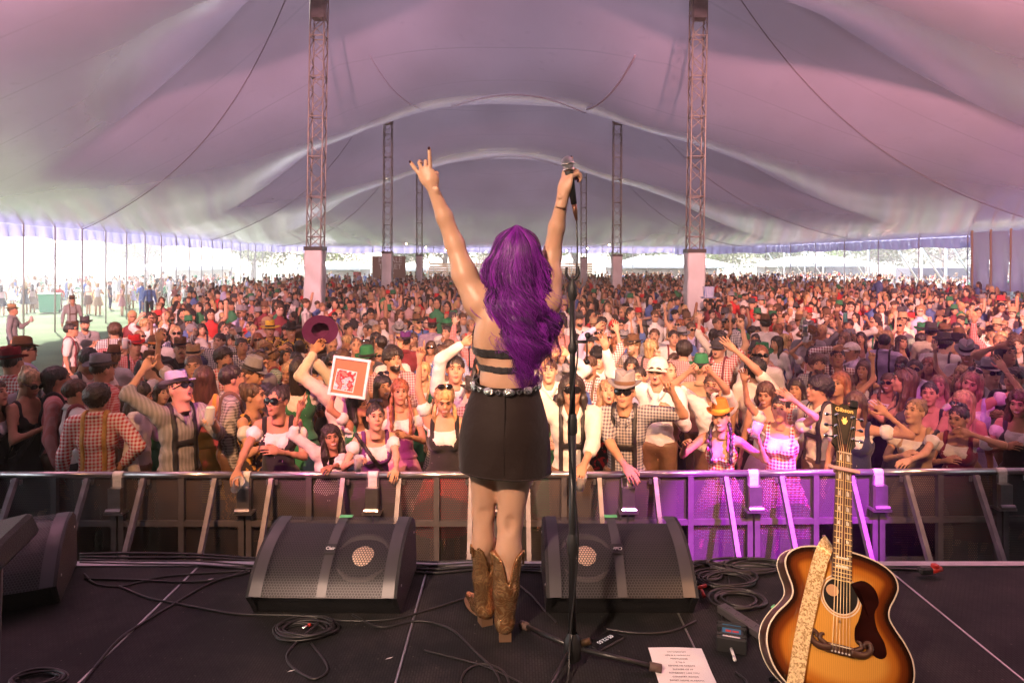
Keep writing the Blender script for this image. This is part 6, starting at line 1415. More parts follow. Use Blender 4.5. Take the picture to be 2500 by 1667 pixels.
# hair
def singer_hair():
    r = np.random.default_rng(5); Hc = np.array([.02, .0, 1.575])
    zz = np.array([1.626, 1.554, 1.463, 1.372, 1.281, 1.19, 1.118, 1.05, .99]); ww = np.array([.100, .120, .135, .143, .142, .124, .092, .055, .03]); cx = np.array([.014, .014, .017, .029, .040, .054, .060, .055, .05]); dd = np.array([.115, .122, .128, .130, .132, .128, .120, .11, .10])
    zz, ww, cx, dd = zz[::-1], ww[::-1], cx[::-1], dd[::-1]
    NL = 110; lock = []
    for i in range(NL):
        psi = r.uniform(-2.0, 2.0) if i > 30 else (i / 30 - .5) * 3.6; lock.append(dict(psi=psi, ph=r.uniform(0, 6.28), lay=r.uniform(0, 1) ** 1.5, tip=1.10 + .15 * abs(psi) / 2 + r.uniform(-.10, .08), wl=r.uniform(.13, .19), amp=r.uniform(.010, .024), tone=r.uniform(.15, 1.4), tw=r.uniform(-.03, .03)))
    def path(l, u, v, n=26):
        """u, v: offsets inside the lock, -1..1"""
        psi = l['psi'] + u * .085; lay = 1 - .34 * l['lay'] - .05 * (v + 1) / 2; t = np.linspace(0, 1, n); tip = l['tip']
        s = t * 1.0; h = .36; out = np.zeros((n, 3))
        k = s < h; ph = .10 + (s / h) * 1.52; sp = np.sin(ph); psh = psi * np.clip(s / h * 1.35, .25, 1)
        hx = Hc[0] + np.sin(psh) * sp * .100 * lay ** .5; hy = Hc[1] - np.cos(psh) * sp * .118 * lay ** .5 + .012; hz = Hc[2] + np.cos(ph) * (.128 * (.94 + .06 * lay))
        q = np.clip((s - h) / (1 - h), 0, 1); z0 = Hc[2] + math.cos(1.62) * .12; z = z0 + (tip - z0) * q
        W = np.interp(z, zz, ww); C = np.interp(z, zz, cx); Dp = np.interp(z, zz, dd); cl = 1 - .5 * q ** 2
        fx = C + np.sin(psi) * W * (lay ** .5) + (u * .010) * cl; a = l['amp'] * np.clip(q * 2.2, 0, 1)
        fx = fx + a * np.sin(2 * np.pi * z / l['wl'] + l['ph']) + l['tw'] * q; fy = Hc[1] + .012 - np.cos(psi) * Dp * lay * (1 if abs(psi) < 1.6 else .8) + a * .7 * np.cos(2 * np.pi * z / l['wl'] + l['ph']) - .004 * v
        b = np.clip((s - h + .10) / .16, 0, 1); b = b * b * (3 - 2 * b)
        out[:, 0] = hx * (1 - b) + fx * b; out[:, 1] = hy * (1 - b) + fy * b; out[:, 2] = np.where(k, hz * (1 - b) + z * b, z); return out
    big, fine, tb, tf_ = [], [], [], []
    for l in lock:
        p = path(l, 0, 0, 30); rad = .0105 * np.clip(np.linspace(0, 1, 30) * 6, .35, 1) * np.clip((1 - np.linspace(0, 1, 30)) * 3.2, .08, 1); c = p.copy(); c[:, 1] += .012; V, F = tube(c, rad, 7); big.append((V, F, 0)); tb.append(np.full(len(V), l['tone'] * .55))
        for k in range(24):
            u, v = r.normal(0, .85), r.normal(0, .9); p = path(l, u, v, 22) + r.normal(0, .0012, 3); p[:, 0] += .0016 * np.sin(np.linspace(0, 30, 22) + r.uniform(0, 6)); w = np.clip((1 - np.linspace(0, 1, 22)) * 4, .15, 1); V, F = tube(p, .00125 * w * r.uniform(.6, 1.3), 3, cap=False); fine.append((V, F, 0)); tf_.append(np.full(len(V), l['tone'] * r.uniform(.6, 1.5)))
    for k in range(90):                                 # stray hairs
        l = dict(lock[r.integers(NL)]); l['amp'] *= 2.2; l['psi'] += r.normal(0, .15); l['lay'] = 0; l['tip'] += r.uniform(-.05, .2); p = path(l, r.normal(), 0, 26); p[:, 0] += r.normal(0, .012) * np.linspace(0, 1, 26); V, F = tube(p, .0008, 3, cap=False); fine.append((V, F, 0)); tf_.append(np.full(len(V), 1.5))
    return big, fine, np.concatenate(tb), np.concatenate(tf_), None
M_sh = mat('purple_hair', (.16, .012, .26), .40, spec=.5); _N = M_sh.node_tree.nodes; _L = M_sh.node_tree.links; _a = _N.new('ShaderNodeAttribute'); _a.attribute_name = 'tone'
_r = _N.new('ShaderNodeValToRGB'); _e = _r.color_ramp.elements; _e[0].position = .15; _e[0].color = (.020, .003, .045, 1); _e[1].position = .95; _e[1].color = (.30, .022, .46, 1); _L.new(_a.outputs['Fac'], _r.inputs[0]); _L.new(_r.outputs[0], _N['Principled BSDF'].inputs['Base Color'])
big, fine, tb, tf_, _ = singer_hair()
def toned(name, parts, tone, par):
    m = mesh_from(name, parts, [M_sh]); at = m.attributes.new('tone', 'FLOAT', 'POINT'); at.data.foreach_set('value', (tone * .64).astype(np.float32)); return obj(name, m, par)
hb_ = toned('hair', big, tb, singer); toned('hair_strands', fine, tf_, hb_)['kind'] = 'stuff'
def cap_fn(): f = Field((-.14, -.18, 1.15), (.18, .14, 1.74), .011); f.ell((.02, .008, 1.580), (.080, .086, .096), .02); f.ell((.022, -.040, 1.44), (.098, .050, .15), .05); f.ell((.035, -.055, 1.30), (.09, .038, .13), .05); f.fn(lambda X, Y, Z: Y - .05 - .0 * Z); V, Q = f.mesh(); return [(V, Q, 0)]
cp = cap_fn(); toned('hair_underlayer', cp, np.full(len(cp[0][0]), .35), hb_)
mk('earring', [xf(lathe([(0, 0), (.009, .001), (.011, .004), (.006, .007), (0, .008)], 12) + (0,), Matrix.Translation((-.100, -.03, 1.395)) @ Matrix.Rotation(R(90), 4, 'X'))], M_silver, singer)
mk('ring', [xf(tube([(.0095 * math.cos(q), .0095 * math.sin(q), 0) for q in np.linspace(0, 6.283, 16)], .002, 5, cap=False) + (0,), Matrix.Translation((-.385, .012, 1.965)))], M_silver, singer)

# microphone held in the raised hand, with its lead
mt, mb_ = Vector((.234, 2.872, STZ + 1.968)), Vector((.262, 2.885, STZ + 1.795)); mic = empty('microphone', (0, 0, 0), 0, 'silver headed vocal microphone in the singer raised right hand', 'microphone')
M_grillm = mat('mic_grille', (.45, .45, .5), .35, .9, bump=.8, bscale=600); mk('grille_ball', [sphere(tuple(mt), (.027, .027, .028), 20, 14) + (0,)], M_grillm, mic)
dv = (mb_ - mt).normalized(); mk('collar_ring', [cyl(mt + dv * .004 - dv * .004, mt + dv * .008, .0285, n=20) + (0,), cyl(mt + dv * .024, mt + dv * .034, .023, n=20) + (0,)], M_silver, mic)
mk('handle', [tube([mt + dv * .022, mt + dv * .05, mb_], [.022, .018, .0125], 16) + (0,)], M_black, mic)
mk('plug', [tube([mb_, mb_ + dv * .03, mb_ + dv * .034, mb_ + dv * .07], [.0105, .0105, .010, .005], 12) + (0,)], mat('plug_shell', (.25, .12, .08), .3, .8), mic)
SP = Vector((.232, 2.62, STZ))                           # stand pole
ce = mb_ + dv * .07; cab = [ce, (ce.x - .002, 2.84, STZ + 1.55), (.236, 2.70, STZ + 1.36), (.250, 2.60, STZ + 1.2), (.215, 2.60, STZ + .9), (.252, 2.60, STZ + .5), (.22, 2.58, STZ + .15), (.20, 2.50, STZ + .012), (.12, 2.42, STZ + .006), (.02, 2.52, STZ + .006), (-.12, 2.62, STZ + .006), (-.35, 2.72, STZ + .006)]
tag(mk('microphone_cable', [tube(smoothpath(cab, 110), .0034, 6) + (0,)], M_cable), 'black lead hanging from the raised microphone and down the stand', 'cable')
st = empty('microphone_stand', SP, 0, 'black microphone stand with empty clip and splayed tripod feet right of the singer', 'microphone stand')
mk('lower_tube', [cyl((0, 0, .06), (0, 0, .93), .0145, n=14) + (0,)], M_blackmetal, st); mk('upper_tube', [cyl((0, 0, .90), (0, 0, 1.41), .0115, n=14) + (0,)], M_blackmetal, st)
mk('clutch', [lathe([(.012, 0), (.019, .012), (.019, .06), (.013, .085)], 16, (0, 0, .885)) + (0,)], M_black, st)
mk('collar', [lathe([(.012, 0), (.017, .01), (.017, .03), (.012, .04)], 14, (0, 0, 1.20)) + (0,)], M_black, st)
mk('lower_clutch', [lathe([(.0145, 0), (.021, .015), (.021, .07), (.0145, .09)], 16, (0, 0, .42)) + (0,)], M_black, st)
mk('boom_joint', [cyl((0, 0, 1.245), (.055, -.005, 1.245), .006, n=8) + (0,), sphere((.058, -.005, 1.27), .012, 10, 8) + (0,), cyl((.055, -.005, 1.262), (.055, -.005, 1.17), .0035, n=6) + (0,), sphere((.055, -.005, 1.168), .011, 10, 8) + (0,)], M_black, st)
mk('clip', [lathe([(.010, 1.40), (.018, 1.42), (.017, 1.455), (.010, 1.475), (.006, 1.485)], 14) + (0,), tube(smoothpath([(-.022, 0, 1.530), (-.024, 0, 1.505), (-.012, 0, 1.487), (0, 0, 1.483), (.012, 0, 1.487), (.024, 0, 1.505), (.020, 0, 1.535)], 20), .0055, 8) + (0,)], M_black, st)
M_brass = mat('dark_brass', (.10, .06, .03), .3, .7); mk('hub', [lathe([(.018, .02), (.034, .035), (.034, .105), (.018, .13)], 18) + (0,)], M_blackmetal, st); mk('hub_screw', [cyl((.035, -.02, .10), (.065, -.03, .115), .013, n=12) + (0,)], M_brass, st)  # hub screw in dark brass, hub in black metal
for a, ln in ((-.13, .33), (2.18, .33), (-2.05, .34)):
    e = (math.cos(a) * ln, math.sin(a) * ln, .018); l_ = mk('leg', [cyl((math.cos(a) * .03, math.sin(a) * .03, .07), e, .0095, n=10) + (0,)], M_blackmetal, st)
    d_ = Vector((math.cos(a), math.sin(a), -.15)); mk('rubber_foot', [cyl(Vector(e) - d_ * .04, Vector(e) + d_ * .005, .016, n=12) + (0,)], mat('brown_rubber', (.09, .055, .045), .7) if 'brown_rubber' not in bpy.data.materials else bpy.data.materials['brown_rubber'], l_)

# ================================================================== WEDGE MONITORS
M_wbody = mat('textured_black_paint', (.016, .016, .017), .55, spec=.4, bump=.35, bscale=260); M_cheek = mat('satin_grey_metal', (.075, .07, .075), .33, .3)
M_wgr = perforated('speaker_grille', (.07, .066, .07), .0125, .80, .35, .5); M_cone = bpy.data.materials['orange_cone']; M_conep = mat('paper_cone', (.085, .075, .07), .6); M_cap = mat('beige_dust_cap', (.80, .60, .46), .6)
PR_ = smoothpath([(-.245, .112), (-.185, .185), (-.105, .245), (-.01, .285), (.09, .305), (.165, .308)], 26)
def profile_prism(pts, x0, x1):
    n = len(pts); V = np.array([(x, p[0], p[1]) for x in (x0, x1) for p in pts]); i = np.arange(n); j = (i + 1) % n; Q = np.stack([i, j, j + n, i + n], -1)
    ya, za = np.mean(pts, axis=0); V = np.vstack([V, [(x0, ya, za), (x1, ya, za)]]); T = np.concatenate([np.stack([j, i, np.full(n, 2 * n)], -1), np.stack([i + n, j + n, np.full(n, 2 * n + 1)], -1)]); return V, [Q, T]
def wedge(loc, rz, wside, label, flip=False, tape=True):
    o = empty('wedge_monitor', loc, rz, label, 'floor monitor', 'black floor wedge monitors'); W = .315
    inner = [(-.205, .095), (-.15, .165), (-.08, .215), (0, .25), (.09, .272), (.165, .275), (.24, .235), (.275, .06), (.265, 0), (-.15, 0), (-.17, .03)]
    mk('cabinet', [profile_prism(inner, -W + .012, W - .012) + (0,)], M_wbody, o, smooth=False)
    outer = [tuple(p) for p in PR_] + [(.25, .262), (.285, .07), (.278, 0.004), (-.155, 0.004), (-.19, .05)]
    for s in (-1, 1): mk('end_cheek', [profile_prism([(a - .0, b) for a, b in outer], s * W - .012, s * W + .012) + (0,)], M_wbody, o, smooth=False); mk('cheek_trim', [(lambda V, F: (V, F, 0))(*grid(lambda u, v: np.stack([s * (W - .002 - .052 * v) + 0 * u, np.interp(u, np.linspace(0, 1, 26), PR_[:, 0]), np.interp(u, np.linspace(0, 1, 26), PR_[:, 1]) + .0025 + 0 * v], -1), 26, 3))], M_cheek, o)
    gx0, gx1 = -W + .05, W - .05; arc = np.r_[0, np.cumsum(np.linalg.norm(np.diff(PR_, axis=0), axis=1))]
    V, Q = grid(lambda u, v: np.stack([gx0 + (gx1 - gx0) * v, np.interp(u, np.linspace(0, 1, 26), PR_[:, 0]), np.interp(u, np.linspace(0, 1, 26), PR_[:, 1])], -1), 26, 20)
    gm = mesh_from('grille', [(V, Q, 0)], [M_wgr]); planar_uv(gm, lambda c: np.stack([c[:, 0], np.interp(c[:, 1], PR_[:, 0], arc)], -1)); obj('grille', gm, o)
    bx = .0; mk('centre_bar', [grid(lambda u, v: np.stack([bx + (v - .5) * .042, np.interp(u, np.linspace(0, 1, 26), PR_[:, 0]), np.interp(u, np.linspace(0, 1, 26), PR_[:, 1]) + .004], -1), 26, 3) + (0,)], M_cheek, o)
    n = Vector((0, -.50, .866)); c = Vector((wside * .140, -.062, .206)); q = Matrix.Translation(c) @ n.to_track_quat('Z', 'Y').to_matrix().to_4x4()
    wf = mk('woofer', [xf(lathe([(.128, .004), (.122, .012), (.108, .010), (.098, .0), (.045, -.006)], 40) + (0,), q)], M_conep, o); mk('dust_cap', [xf(lathe([(.0, .026), (.026, .024), (.048, .016), (.062, .002)], 30) + (0,), q)], M_cap, wf)
    mk('horn', [xf(box(0, 0, .006, .19, .11, .01, b=.003) + (0,), Matrix.Translation((-wside * .148, -.035, .215)) @ n.to_track_quat('Z', 'Y').to_matrix().to_4x4())], M_black, o, smooth=False)
    lg = mk('badge', [xf(box(0, 0, 0, .052, .052, .006, b=.002) + (0,), Matrix.Translation((bx, -.096, .2605)) @ Vector((0, -.52, .854)).to_track_quat('Z', 'Y').to_matrix().to_4x4())], M_black, o, smooth=False)
    nn = Vector((0, -.52, .854)); tx = text_mesh('badge_lettering', 'Clair', .021, M_white, lg, Vector((bx, -.096, .2605)) + nn * .0045, (math.acos(.854), 0, math.pi if flip else 0), .0004, bold=.0004)
    if flip: tx.rotation_euler = (-math.acos(.854), 0, math.pi)
    if tape: mk('green_tape', [box(bx + .005, .155, .3145, .062, .03, .003) + (0,)], M_green, o, smooth=False)
    for s in (-1, 1): mk('side_screws', [cyl((s * (W + .011), y, z), (s * (W + .0145), y, z), .006, n=8) + (0,) for y, z in ((-.14, .12), (.2, .22))], M_alu, o)
    return o
wedge((-.815, 3.17, STZ), -.02, 1, 'left centre wedge monitor with woofer on its right half, a coil of cable in front')
wedge((.475, 3.17, STZ), .0, -1, 'right centre wedge monitor with woofer on its left half, behind the microphone stand', flip=True)
wedge((-2.42, 3.12, STZ), .42, -1, 'far left wedge monitor angled inwards, cut by the picture edge', tape=False)
# drum pad corner on a stand at the very left
pd = empty('percussion_pad', (0, 0, 0), 0, 'black percussion pad on a thin stand at the lower left edge', 'percussion pad')
c0 = P(-60, 1345, 2.05); Mx = Matrix.Translation(c0) @ Matrix.Rotation(R(-14), 4, 'Y') @ Matrix.Rotation(R(14), 4, 'X'); mk('pad_body', [xf(box(0, 0, 0, .26, .20, .075, b=.012) + (0,), Mx)], M_wbody, pd, smooth=False); mk('stand_rod', [cyl(c0 - Vector((-.075, 0, .03)), (c0.x + .055, c0.y, STZ), .007, n=8) + (0,)], M_blackmetal, pd)

# ================================================================== GUITAR
Bp = Vector((1.055, 2.2, STZ + .305)); U = Vector((.140, .262, .560)).normalized(); Nn = Vector((-.20, -1, 0)); Nn = (Nn - U * Nn.dot(U)).normalized(); Xg = U.cross(Nn); Og = Bp - U * .17
gt = empty('acoustic_guitar', (0, 0, 0), 0, 'sunburst jumbo acoustic guitar leaning upright on stage with glitter strap and pink capo', 'guitar')
gt.matrix_world = Matrix(((Xg.x, U.x, Nn.x, Og.x), (Xg.y, U.y, Nn.y, Og.y), (Xg.z, U.z, Nn.z, Og.z), (0, 0, 0, 1)))   # local x right, y along neck, z out of the top
G_ = lambda y: .17 + (y - .17) * .86 if y > .17 else y
uo = [0, .004, .02, .05, .09, .14, .19, .24, .28, .315, .35, .39, .43, .47, .50, .516, .52]; wo = [0, .055, .120, .172, .205, .222, .218, .196, .168, .150, .152, .168, .178, .165, .125, .065, .0]
uo = [G_(q) for q in uo]; pth = smoothpath([(a, b) for a, b in zip(wo, uo)], 70); pth[:, 0] = np.maximum(pth[:, 0], 0); right = pth; outl = np.vstack([right, right[::-1][1:-1] * np.array([-1, 1])])
def ring(sc, z): c = np.array([0, .25]); return np.c_[(outl - c) * sc + c, np.full(len(outl), z)]
nO = len(outl)
def body_top():
    V = []; ks = [1, .985, .96, .92, .87, .80, .70, .58, .44, .30, .15, .02]
    for k in ks: V.append(ring(k, 0.0))
    V = np.vstack(V); i = np.arange(len(ks) - 1)[:, None] * nO; j = np.arange(nO)[None]; j2 = (j + 1) % nO; Q = np.stack([i + j, i + j2, i + nO + j2, i + nO + j], -1).reshape(-1, 4); return V, Q, np.repeat(ks, nO)
V, Q, kk = body_top(); seg = lambda p: np.min(np.linalg.norm(outl[None] - p[:, None, :2], axis=2), axis=1); ed = seg(V)
gm = mesh_from('soundboard', [(V, Q, 0)], [None] if False else []); at = gm.attributes.new('edge', 'FLOAT', 'POINT'); at.data.foreach_set('value', ed.astype(np.float32))
M_sun = mat('sunburst_lacquer', (.6, .3, .06), .16, spec=.6, coat=.6); N_ = M_sun.node_tree.nodes; L_ = M_sun.node_tree.links; a_ = N_.new('ShaderNodeAttribute'); a_.attribute_name = 'edge'
r_ = N_.new('ShaderNodeValToRGB'); r_.color_ramp.interpolation = 'EASE'; e_ = r_.color_ramp.elements; e_[0].position = .03; e_[0].color = (.012, .004, .002, 1); e_[1].position = .50; e_[1].color = (.72, .36, .065, 1); e2 = e_.new(.17); e2.color = (.16, .035, .006, 1); e3 = e_.new(.30); e3.color = (.50, .17, .02, 1)
mm_ = N_.new('ShaderNodeMath'); mm_.operation = 'DIVIDE'; mm_.inputs[1].default_value = .19; L_.new(a_.outputs['Fac'], mm_.inputs[0]); L_.new(mm_.outputs[0], r_.inputs[0])
w_ = N_.new('ShaderNodeTexWave'); w_.bands_direction = 'X'; w_.inputs['Scale'].default_value = 55; w_.inputs['Distortion'].default_value = 2; w_.inputs['Detail Scale'].default_value = .6; tc_ = N_.new('ShaderNodeTexCoord'); L_.new(tc_.outputs['Object'], w_.inputs[0])
mx_ = N_.new('ShaderNodeMix'); mx_.data_type = 'RGBA'; mx_.blend_type = 'MULTIPLY'; mx_.inputs['Factor'].default_value = .16; L_.new(r_.outputs[0], mx_.inputs['A']); L_.new(w_.outputs['Color'], mx_.inputs['B']); L_.new(mx_.outputs['Result'], N_['Principled BSDF'].inputs['Base Color'])
gm.materials.append(M_sun); obj('soundboard', gm, gt)
M_maple = mat('dark_maple_side', (.085, .025, .012), .4, spec=.3, noise=.35, nscale=5, stretch=(1, 6, 1)); M_bind = mat('cream_binding', (.72, .62, .48), .35); M_rose = mat('rosewood', (.07, .030, .018), .4, noise=.3, nscale=20, stretch=(1, 8, 1)); M_gloss = mat('black_gloss', (.008, .007, .008), .25, spec=.12); M_pick = mat('tortoise_pickguard', (.02, .004, .003), .10, coat=.8, noise=.5, nscale=14)
A = ring(1, -.004); B = ring(1, -.118); C_ = ring(.97, -.124); D_ = ring(.02, -.128); V = np.vstack([A, B, C_, D_]); j = np.arange(nO); j2 = (j + 1) % nO
mk('body_shell', [(V, np.concatenate([np.stack([j + k * nO, j + (k + 1) * nO, j2 + (k + 1) * nO, j2 + k * nO], -1) for k in range(3)]), 0)], M_maple, gt)
cl_ = np.vstack([outl, outl[:1]]); mk('binding', [tube(np.c_[cl_, np.full(len(cl_), -.002)], .0032, 6, cap=False) + (0,), tube(np.c_[cl_, np.full(len(cl_), -.118)], .0026, 6, cap=False) + (0,)], M_bind, gt)
sh_y = .327; M_dark = mat('painted_hole_shade', (.006, .005, .004), .9); mk('soundhole_disc', [lathe([(0, .0012), (.053, .0012)], 40, (0, sh_y, 0)) + (0,)], M_dark, gt)  # flat black disc carries the shade of the open hole
mk('rosette', [lathe([(.0535, .001), (.056, .0022), (.0575, .001)], 48, (0, sh_y, 0)) + (0,), lathe([(.061, .001), (.063, .002), (.065, .001)], 48, (0, sh_y, 0)) + (0,)], M_bind, gt); mk('hole_label', [lathe([(0, .0022), (.020, .0022)], 20, (-.026, sh_y + .012, 0), 1, .9) + (0,)], mat('interior_label', (.55, .32, .16), .7), gt)
pg = smoothpath([(.030, .405), (.070, .425), (.105, .405), (.118, .36), (.105, .32), (.112, .27), (.135, .225), (.140, .185), (.115, .170), (.075, .195), (.048, .205), (.045, .25), (.055, .28), (.064, .32), (.066, .355), (.060, .385), (.030, .405)], 60); pg[:, 1] = [G_(q) for q in pg[:, 1]]; c_ = np.array([.09, .29]); V = np.vstack([np.c_[pg, np.full(60, .0025)], [[.09, .275, .0025]], [[.085, .33, .0025]]])
mk('pickguard', [(V, np.array([[i, i + 1, 60] for i in range(59)]), 0)], M_pick, gt)
bp_ = []
for s in (-1, 1): bp_.append(tube(smoothpath([(s * .030, .17, .009), (s * .055, .166, .009), (s * .078, .172, .009), (s * .092, .190, .009), (s * .086, .205, .009), (s * .072, .200, .009), (s * .074, .188, .009)], 26), np.linspace(.013, .005, 26), 8) + (0,)); bp_.append(tube(smoothpath([(s * .045, .176, .009), (s * .062, .186, .009), (s * .060, .200, .009), (s * .05, .204, .009)], 14), np.linspace(.009, .004, 14), 8) + (0,))
bridge = mk('bridge', [box(0, .168, .006, .095, .030, .012, b=.004) + (0,)] + bp_, M_rose, gt); mk('saddle', [box(0, .178, .0135, .075, .0035, .005) + (0,)], M_bind, bridge, smooth=False)
M_pearl = mat('pearl', (.72, .70, .66), .2, spec=.7, noise=.25, nscale=60)
for i in range(6): mk('bridge_pin', [sphere((-.026 + i * .0105, .160, .0135), .0033, 8, 6) + (0,)], M_pearl, bridge)
nut_y = .80; NK = lambda y: .0255 + (.031 - .0255) * (nut_y - y) / (nut_y - .37)
Vn = np.array([(s * NK(y), y, z) for y in (.378, nut_y) for s in (-1, 1) for z in (.004, .013)]); mk('fretboard', [(Vn, np.array([[0, 2, 3, 1], [4, 5, 7, 6], [0, 1, 5, 4], [2, 6, 7, 3], [1, 3, 7, 5], [0, 4, 6, 2]]), 0)], M_rose, gt, smooth=False)
mk('neck', [tube([(0, .45, -.012), (0, .51, -.006), (0, nut_y, -.004), (0, nut_y + .03, -.006)], [.030, .022, .0195, .018], 14) + (0,)], M_maple, gt)
fr = []; y_b = .178; sc_ = nut_y - y_b
fy = [nut_y - sc_ * (1 - 2 ** (-n / 12)) for n in range(0, 22)]
for n in range(1, 21): mk('fret', [box(0, fy[n], .0140, NK(fy[n]) * 2 - .001, .0022, .0022) + (0,)], M_brassy if 'M_brassy' in globals() else M_gold, gt, smooth=False)
mk('nut', [box(0, nut_y, .0125, .045, .004, .010) + (0,)], M_bind, gt, smooth=False)
for n in (1, 3, 5, 7, 9, 12, 15, 17): yc = (fy[n] + fy[n - 1]) / 2; hh = (fy[n - 1] - fy[n]) * .33; w = NK(yc) * .66; pp = [(-w, -hh), (w, -hh), (w * .95, hh * .5), (w * .55, hh), (w * .3, hh * .55), (0, hh * 1.1), (-w * .3, hh * .55), (-w * .55, hh), (-w * .95, hh * .5)]; V = np.array([(a, yc + b, .0137) for a, b in pp] + [(0, yc, .0137)]); mk('inlay', [(V, np.array([[i, (i + 1) % 9, 9] for i in range(9)]), 0)], M_pearl, gt, smooth=False)
M_str = mat('bronze_string', (.75, .55, .3), .3, 1.0); hy = [.855, .895, .935]
for i in range(6):
    x0, x1 = -.026 + i * .0105, -.0175 + i * .007; sd = -1 if i < 3 else 1; k = i if i < 3 else 5 - i; mk('string', [tube([(x0, .162, .016), (x0 * .98, y_b, .0165), (x1, nut_y, .0178), (sd * .026, hy[k] , .014)], .0009 if i > 2 else .0013, 5) + (0,)], M_str, gt)
hd = np.array([(-.022, .798), (.022, .798), (.026, .815), (.040, .832), (.036, .86), (.042, .95), (.0445, .978), (.022, .972), (.008, .982), (0, .976), (-.008, .982), (-.022, .972), (-.0445, .978), (-.042, .95), (-.036, .86), (-.040, .832), (-.026, .815)]); n_ = len(hd)
V = np.vstack([np.c_[hd, np.full(n_, .006)], np.c_[hd, np.full(n_, -.010)], [[0, .89, .006]], [[0, .89, -.010]]]); i = np.arange(n_); j = (i + 1) % n_
hs_ = mk('headstock', [(V, [np.stack([i, j, j + n_, i + n_][::-1], -1), np.concatenate([np.stack([i, j, np.full(n_, 2 * n_)], -1), np.stack([j + n_, i + n_, np.full(n_, 2 * n_ + 1)], -1)])], 0)], M_gloss, gt, smooth=False)
text_mesh('lettering', 'Gibson', .022, M_gold, hs_, (-.002, .957, .0068), (0, 0, 0), .0003, bold=.0003)
mk('crown_inlay', [(np.array([(-.004, .905, .0072), (.004, .905, .0072), (.0115, .922, .0072), (.006, .920, .0072), (.0065, .934, .0072), (0, .926, .0072), (-.0065, .934, .0072), (-.006, .920, .0072), (-.0115, .922, .0072), (0, .915, .0072)]), np.array([[i, (i + 1) % 9, 9] for i in range(9)]), 0)], M_gold, hs_, smooth=False)
mk('truss_rod_cover', [(np.array([(-.011, .808, .0075), (.011, .808, .0075), (.010, .826, .0075), (0, .848, .0075), (-.010, .826, .0075)]), np.array([[0, 1, 2], [0, 2, 3], [0, 3, 4]]), 0)], M_black, hs_, smooth=False)
M_chrome = mat('chrome', (.8, .8, .82), .08, 1.0)
for s in (-1, 1):
    for y in hy: mk('tuner', [lathe([(0, .018), (.0042, .017), (.005, .008), (.0075, .006)], 12, (s * .028, y, 0)) + (0,), cyl((s * .036, y, -.004), (s * .052, y, -.004), .003, n=8) + (0,), sphere((s * .060, y, -.004), (.009, .007, .0045), 12, 8) + (0,)], M_chrome, hs_)
cp_ = fy[2] + .006; mk('capo', [box(.004, cp_, .025, .092, .013, .012, b=.003) + (0,), cyl((-.040, cp_ + .002, .022), (-.056, cp_ + .004, .020), .006, n=10) + (0,), box(.0, cp_, -.028, .05, .012, .008, b=.003) + (0,), box(.038, cp_, -.002, .008, .010, .05, b=.002) + (0,)], mat('pink_capo', (.78, .42, .38), .4), gt, smooth=False)
mk('clip_tuner', [box(.030, .985, .012, .028, .030, .012, b=.004) + (0,)], M_black, gt, smooth=False)
# glitter strap: hangs over the upper left shoulder of the body
def strap_mat():
    m = mat('gold_glitter', (.55, .36, .16), .4, .3); N = m.node_tree.nodes; L = m.node_tree.links; b = N['Principled BSDF']; tc = N.new('ShaderNodeTexCoord'); v = N.new('ShaderNodeTexVoronoi'); v.inputs['Scale'].default_value = 220; L.new(tc.outputs['Object'], v.inputs[0])
    r = N.new('ShaderNodeValToRGB'); e = r.color_ramp.elements; e[0].color = (.50, .30, .10, 1); e[1].color = (1, .80, .45, 1); e[0].position = .1; e[1].position = .7; s = N.new('ShaderNodeSeparateColor'); L.new(v.outputs['Color'], s.inputs[0]); L.new(s.outputs[0], r.inputs[0]); L.new(r.outputs[0], b.inputs['Base Color'])
    n = N.new('ShaderNodeNormalMap') if False else N.new('ShaderNodeBump'); n.inputs['Strength'].default_value = 1.0; n.inputs['Distance'].default_value = .003; L.new(s.outputs[1], n.inputs['Height']); L.new(n.outputs[0], b.inputs['Normal']); return m
sp_ = smoothpath([(-.020, .500, -.10), (-.030, .492, -.03), (-.055, .468, .016), (-.075, .41, .022), (-.095, .31, .020), (-.115, .20, .020), (-.135, .05, .022), (-.145, -.06, .01)], 50); w_s = .024
V = []; 
for k, p in enumerate(sp_):
    d = sp_[min(k + 1, 49)] - sp_[max(k - 1, 0)]; d /= np.linalg.norm(d); sx = np.array([d[1], -d[0], 0]) if abs(d[1]) > .05 else np.array([1, 0, 0]); sx = sx / (np.linalg.norm(sx) + 1e-9); sx = sx * (1 if sx[0] > 0 else -1); n_v = np.cross(sx, d) * .0014; V += [p - sx * w_s - n_v, p + sx * w_s - n_v, p + sx * w_s + n_v, p - sx * w_s + n_v]
V = np.array(V); i = np.arange(49)[:, None] * 4; j = np.arange(4)[None]; Q = np.stack([i + j, i + (j + 1) % 4, i + 4 + (j + 1) % 4, i + 4 + j], -1).reshape(-1, 4)
mk('strap', [(V, Q, 0)], strap_mat(), gt, smooth=False)
gs = empty('guitar_stand', (Bp.x + .0, Bp.y + .06, STZ), 0, 'low black folding stand under the guitar', 'guitar stand')
for s in (-1, 1): mk('leg', [cyl((s * .10, -.12, .01), (s * .07, .10, .14), .009, n=8) + (0,), cyl((s * .07, .10, .14), (s * .10, .26, .01), .009, n=8) + (0,)], M_blackmetal, gs)
mk('cradle', [cyl((-.10, -.04, .085), (.10, -.04, .085), .012, n=8) + (0,)], M_rubber, gs)

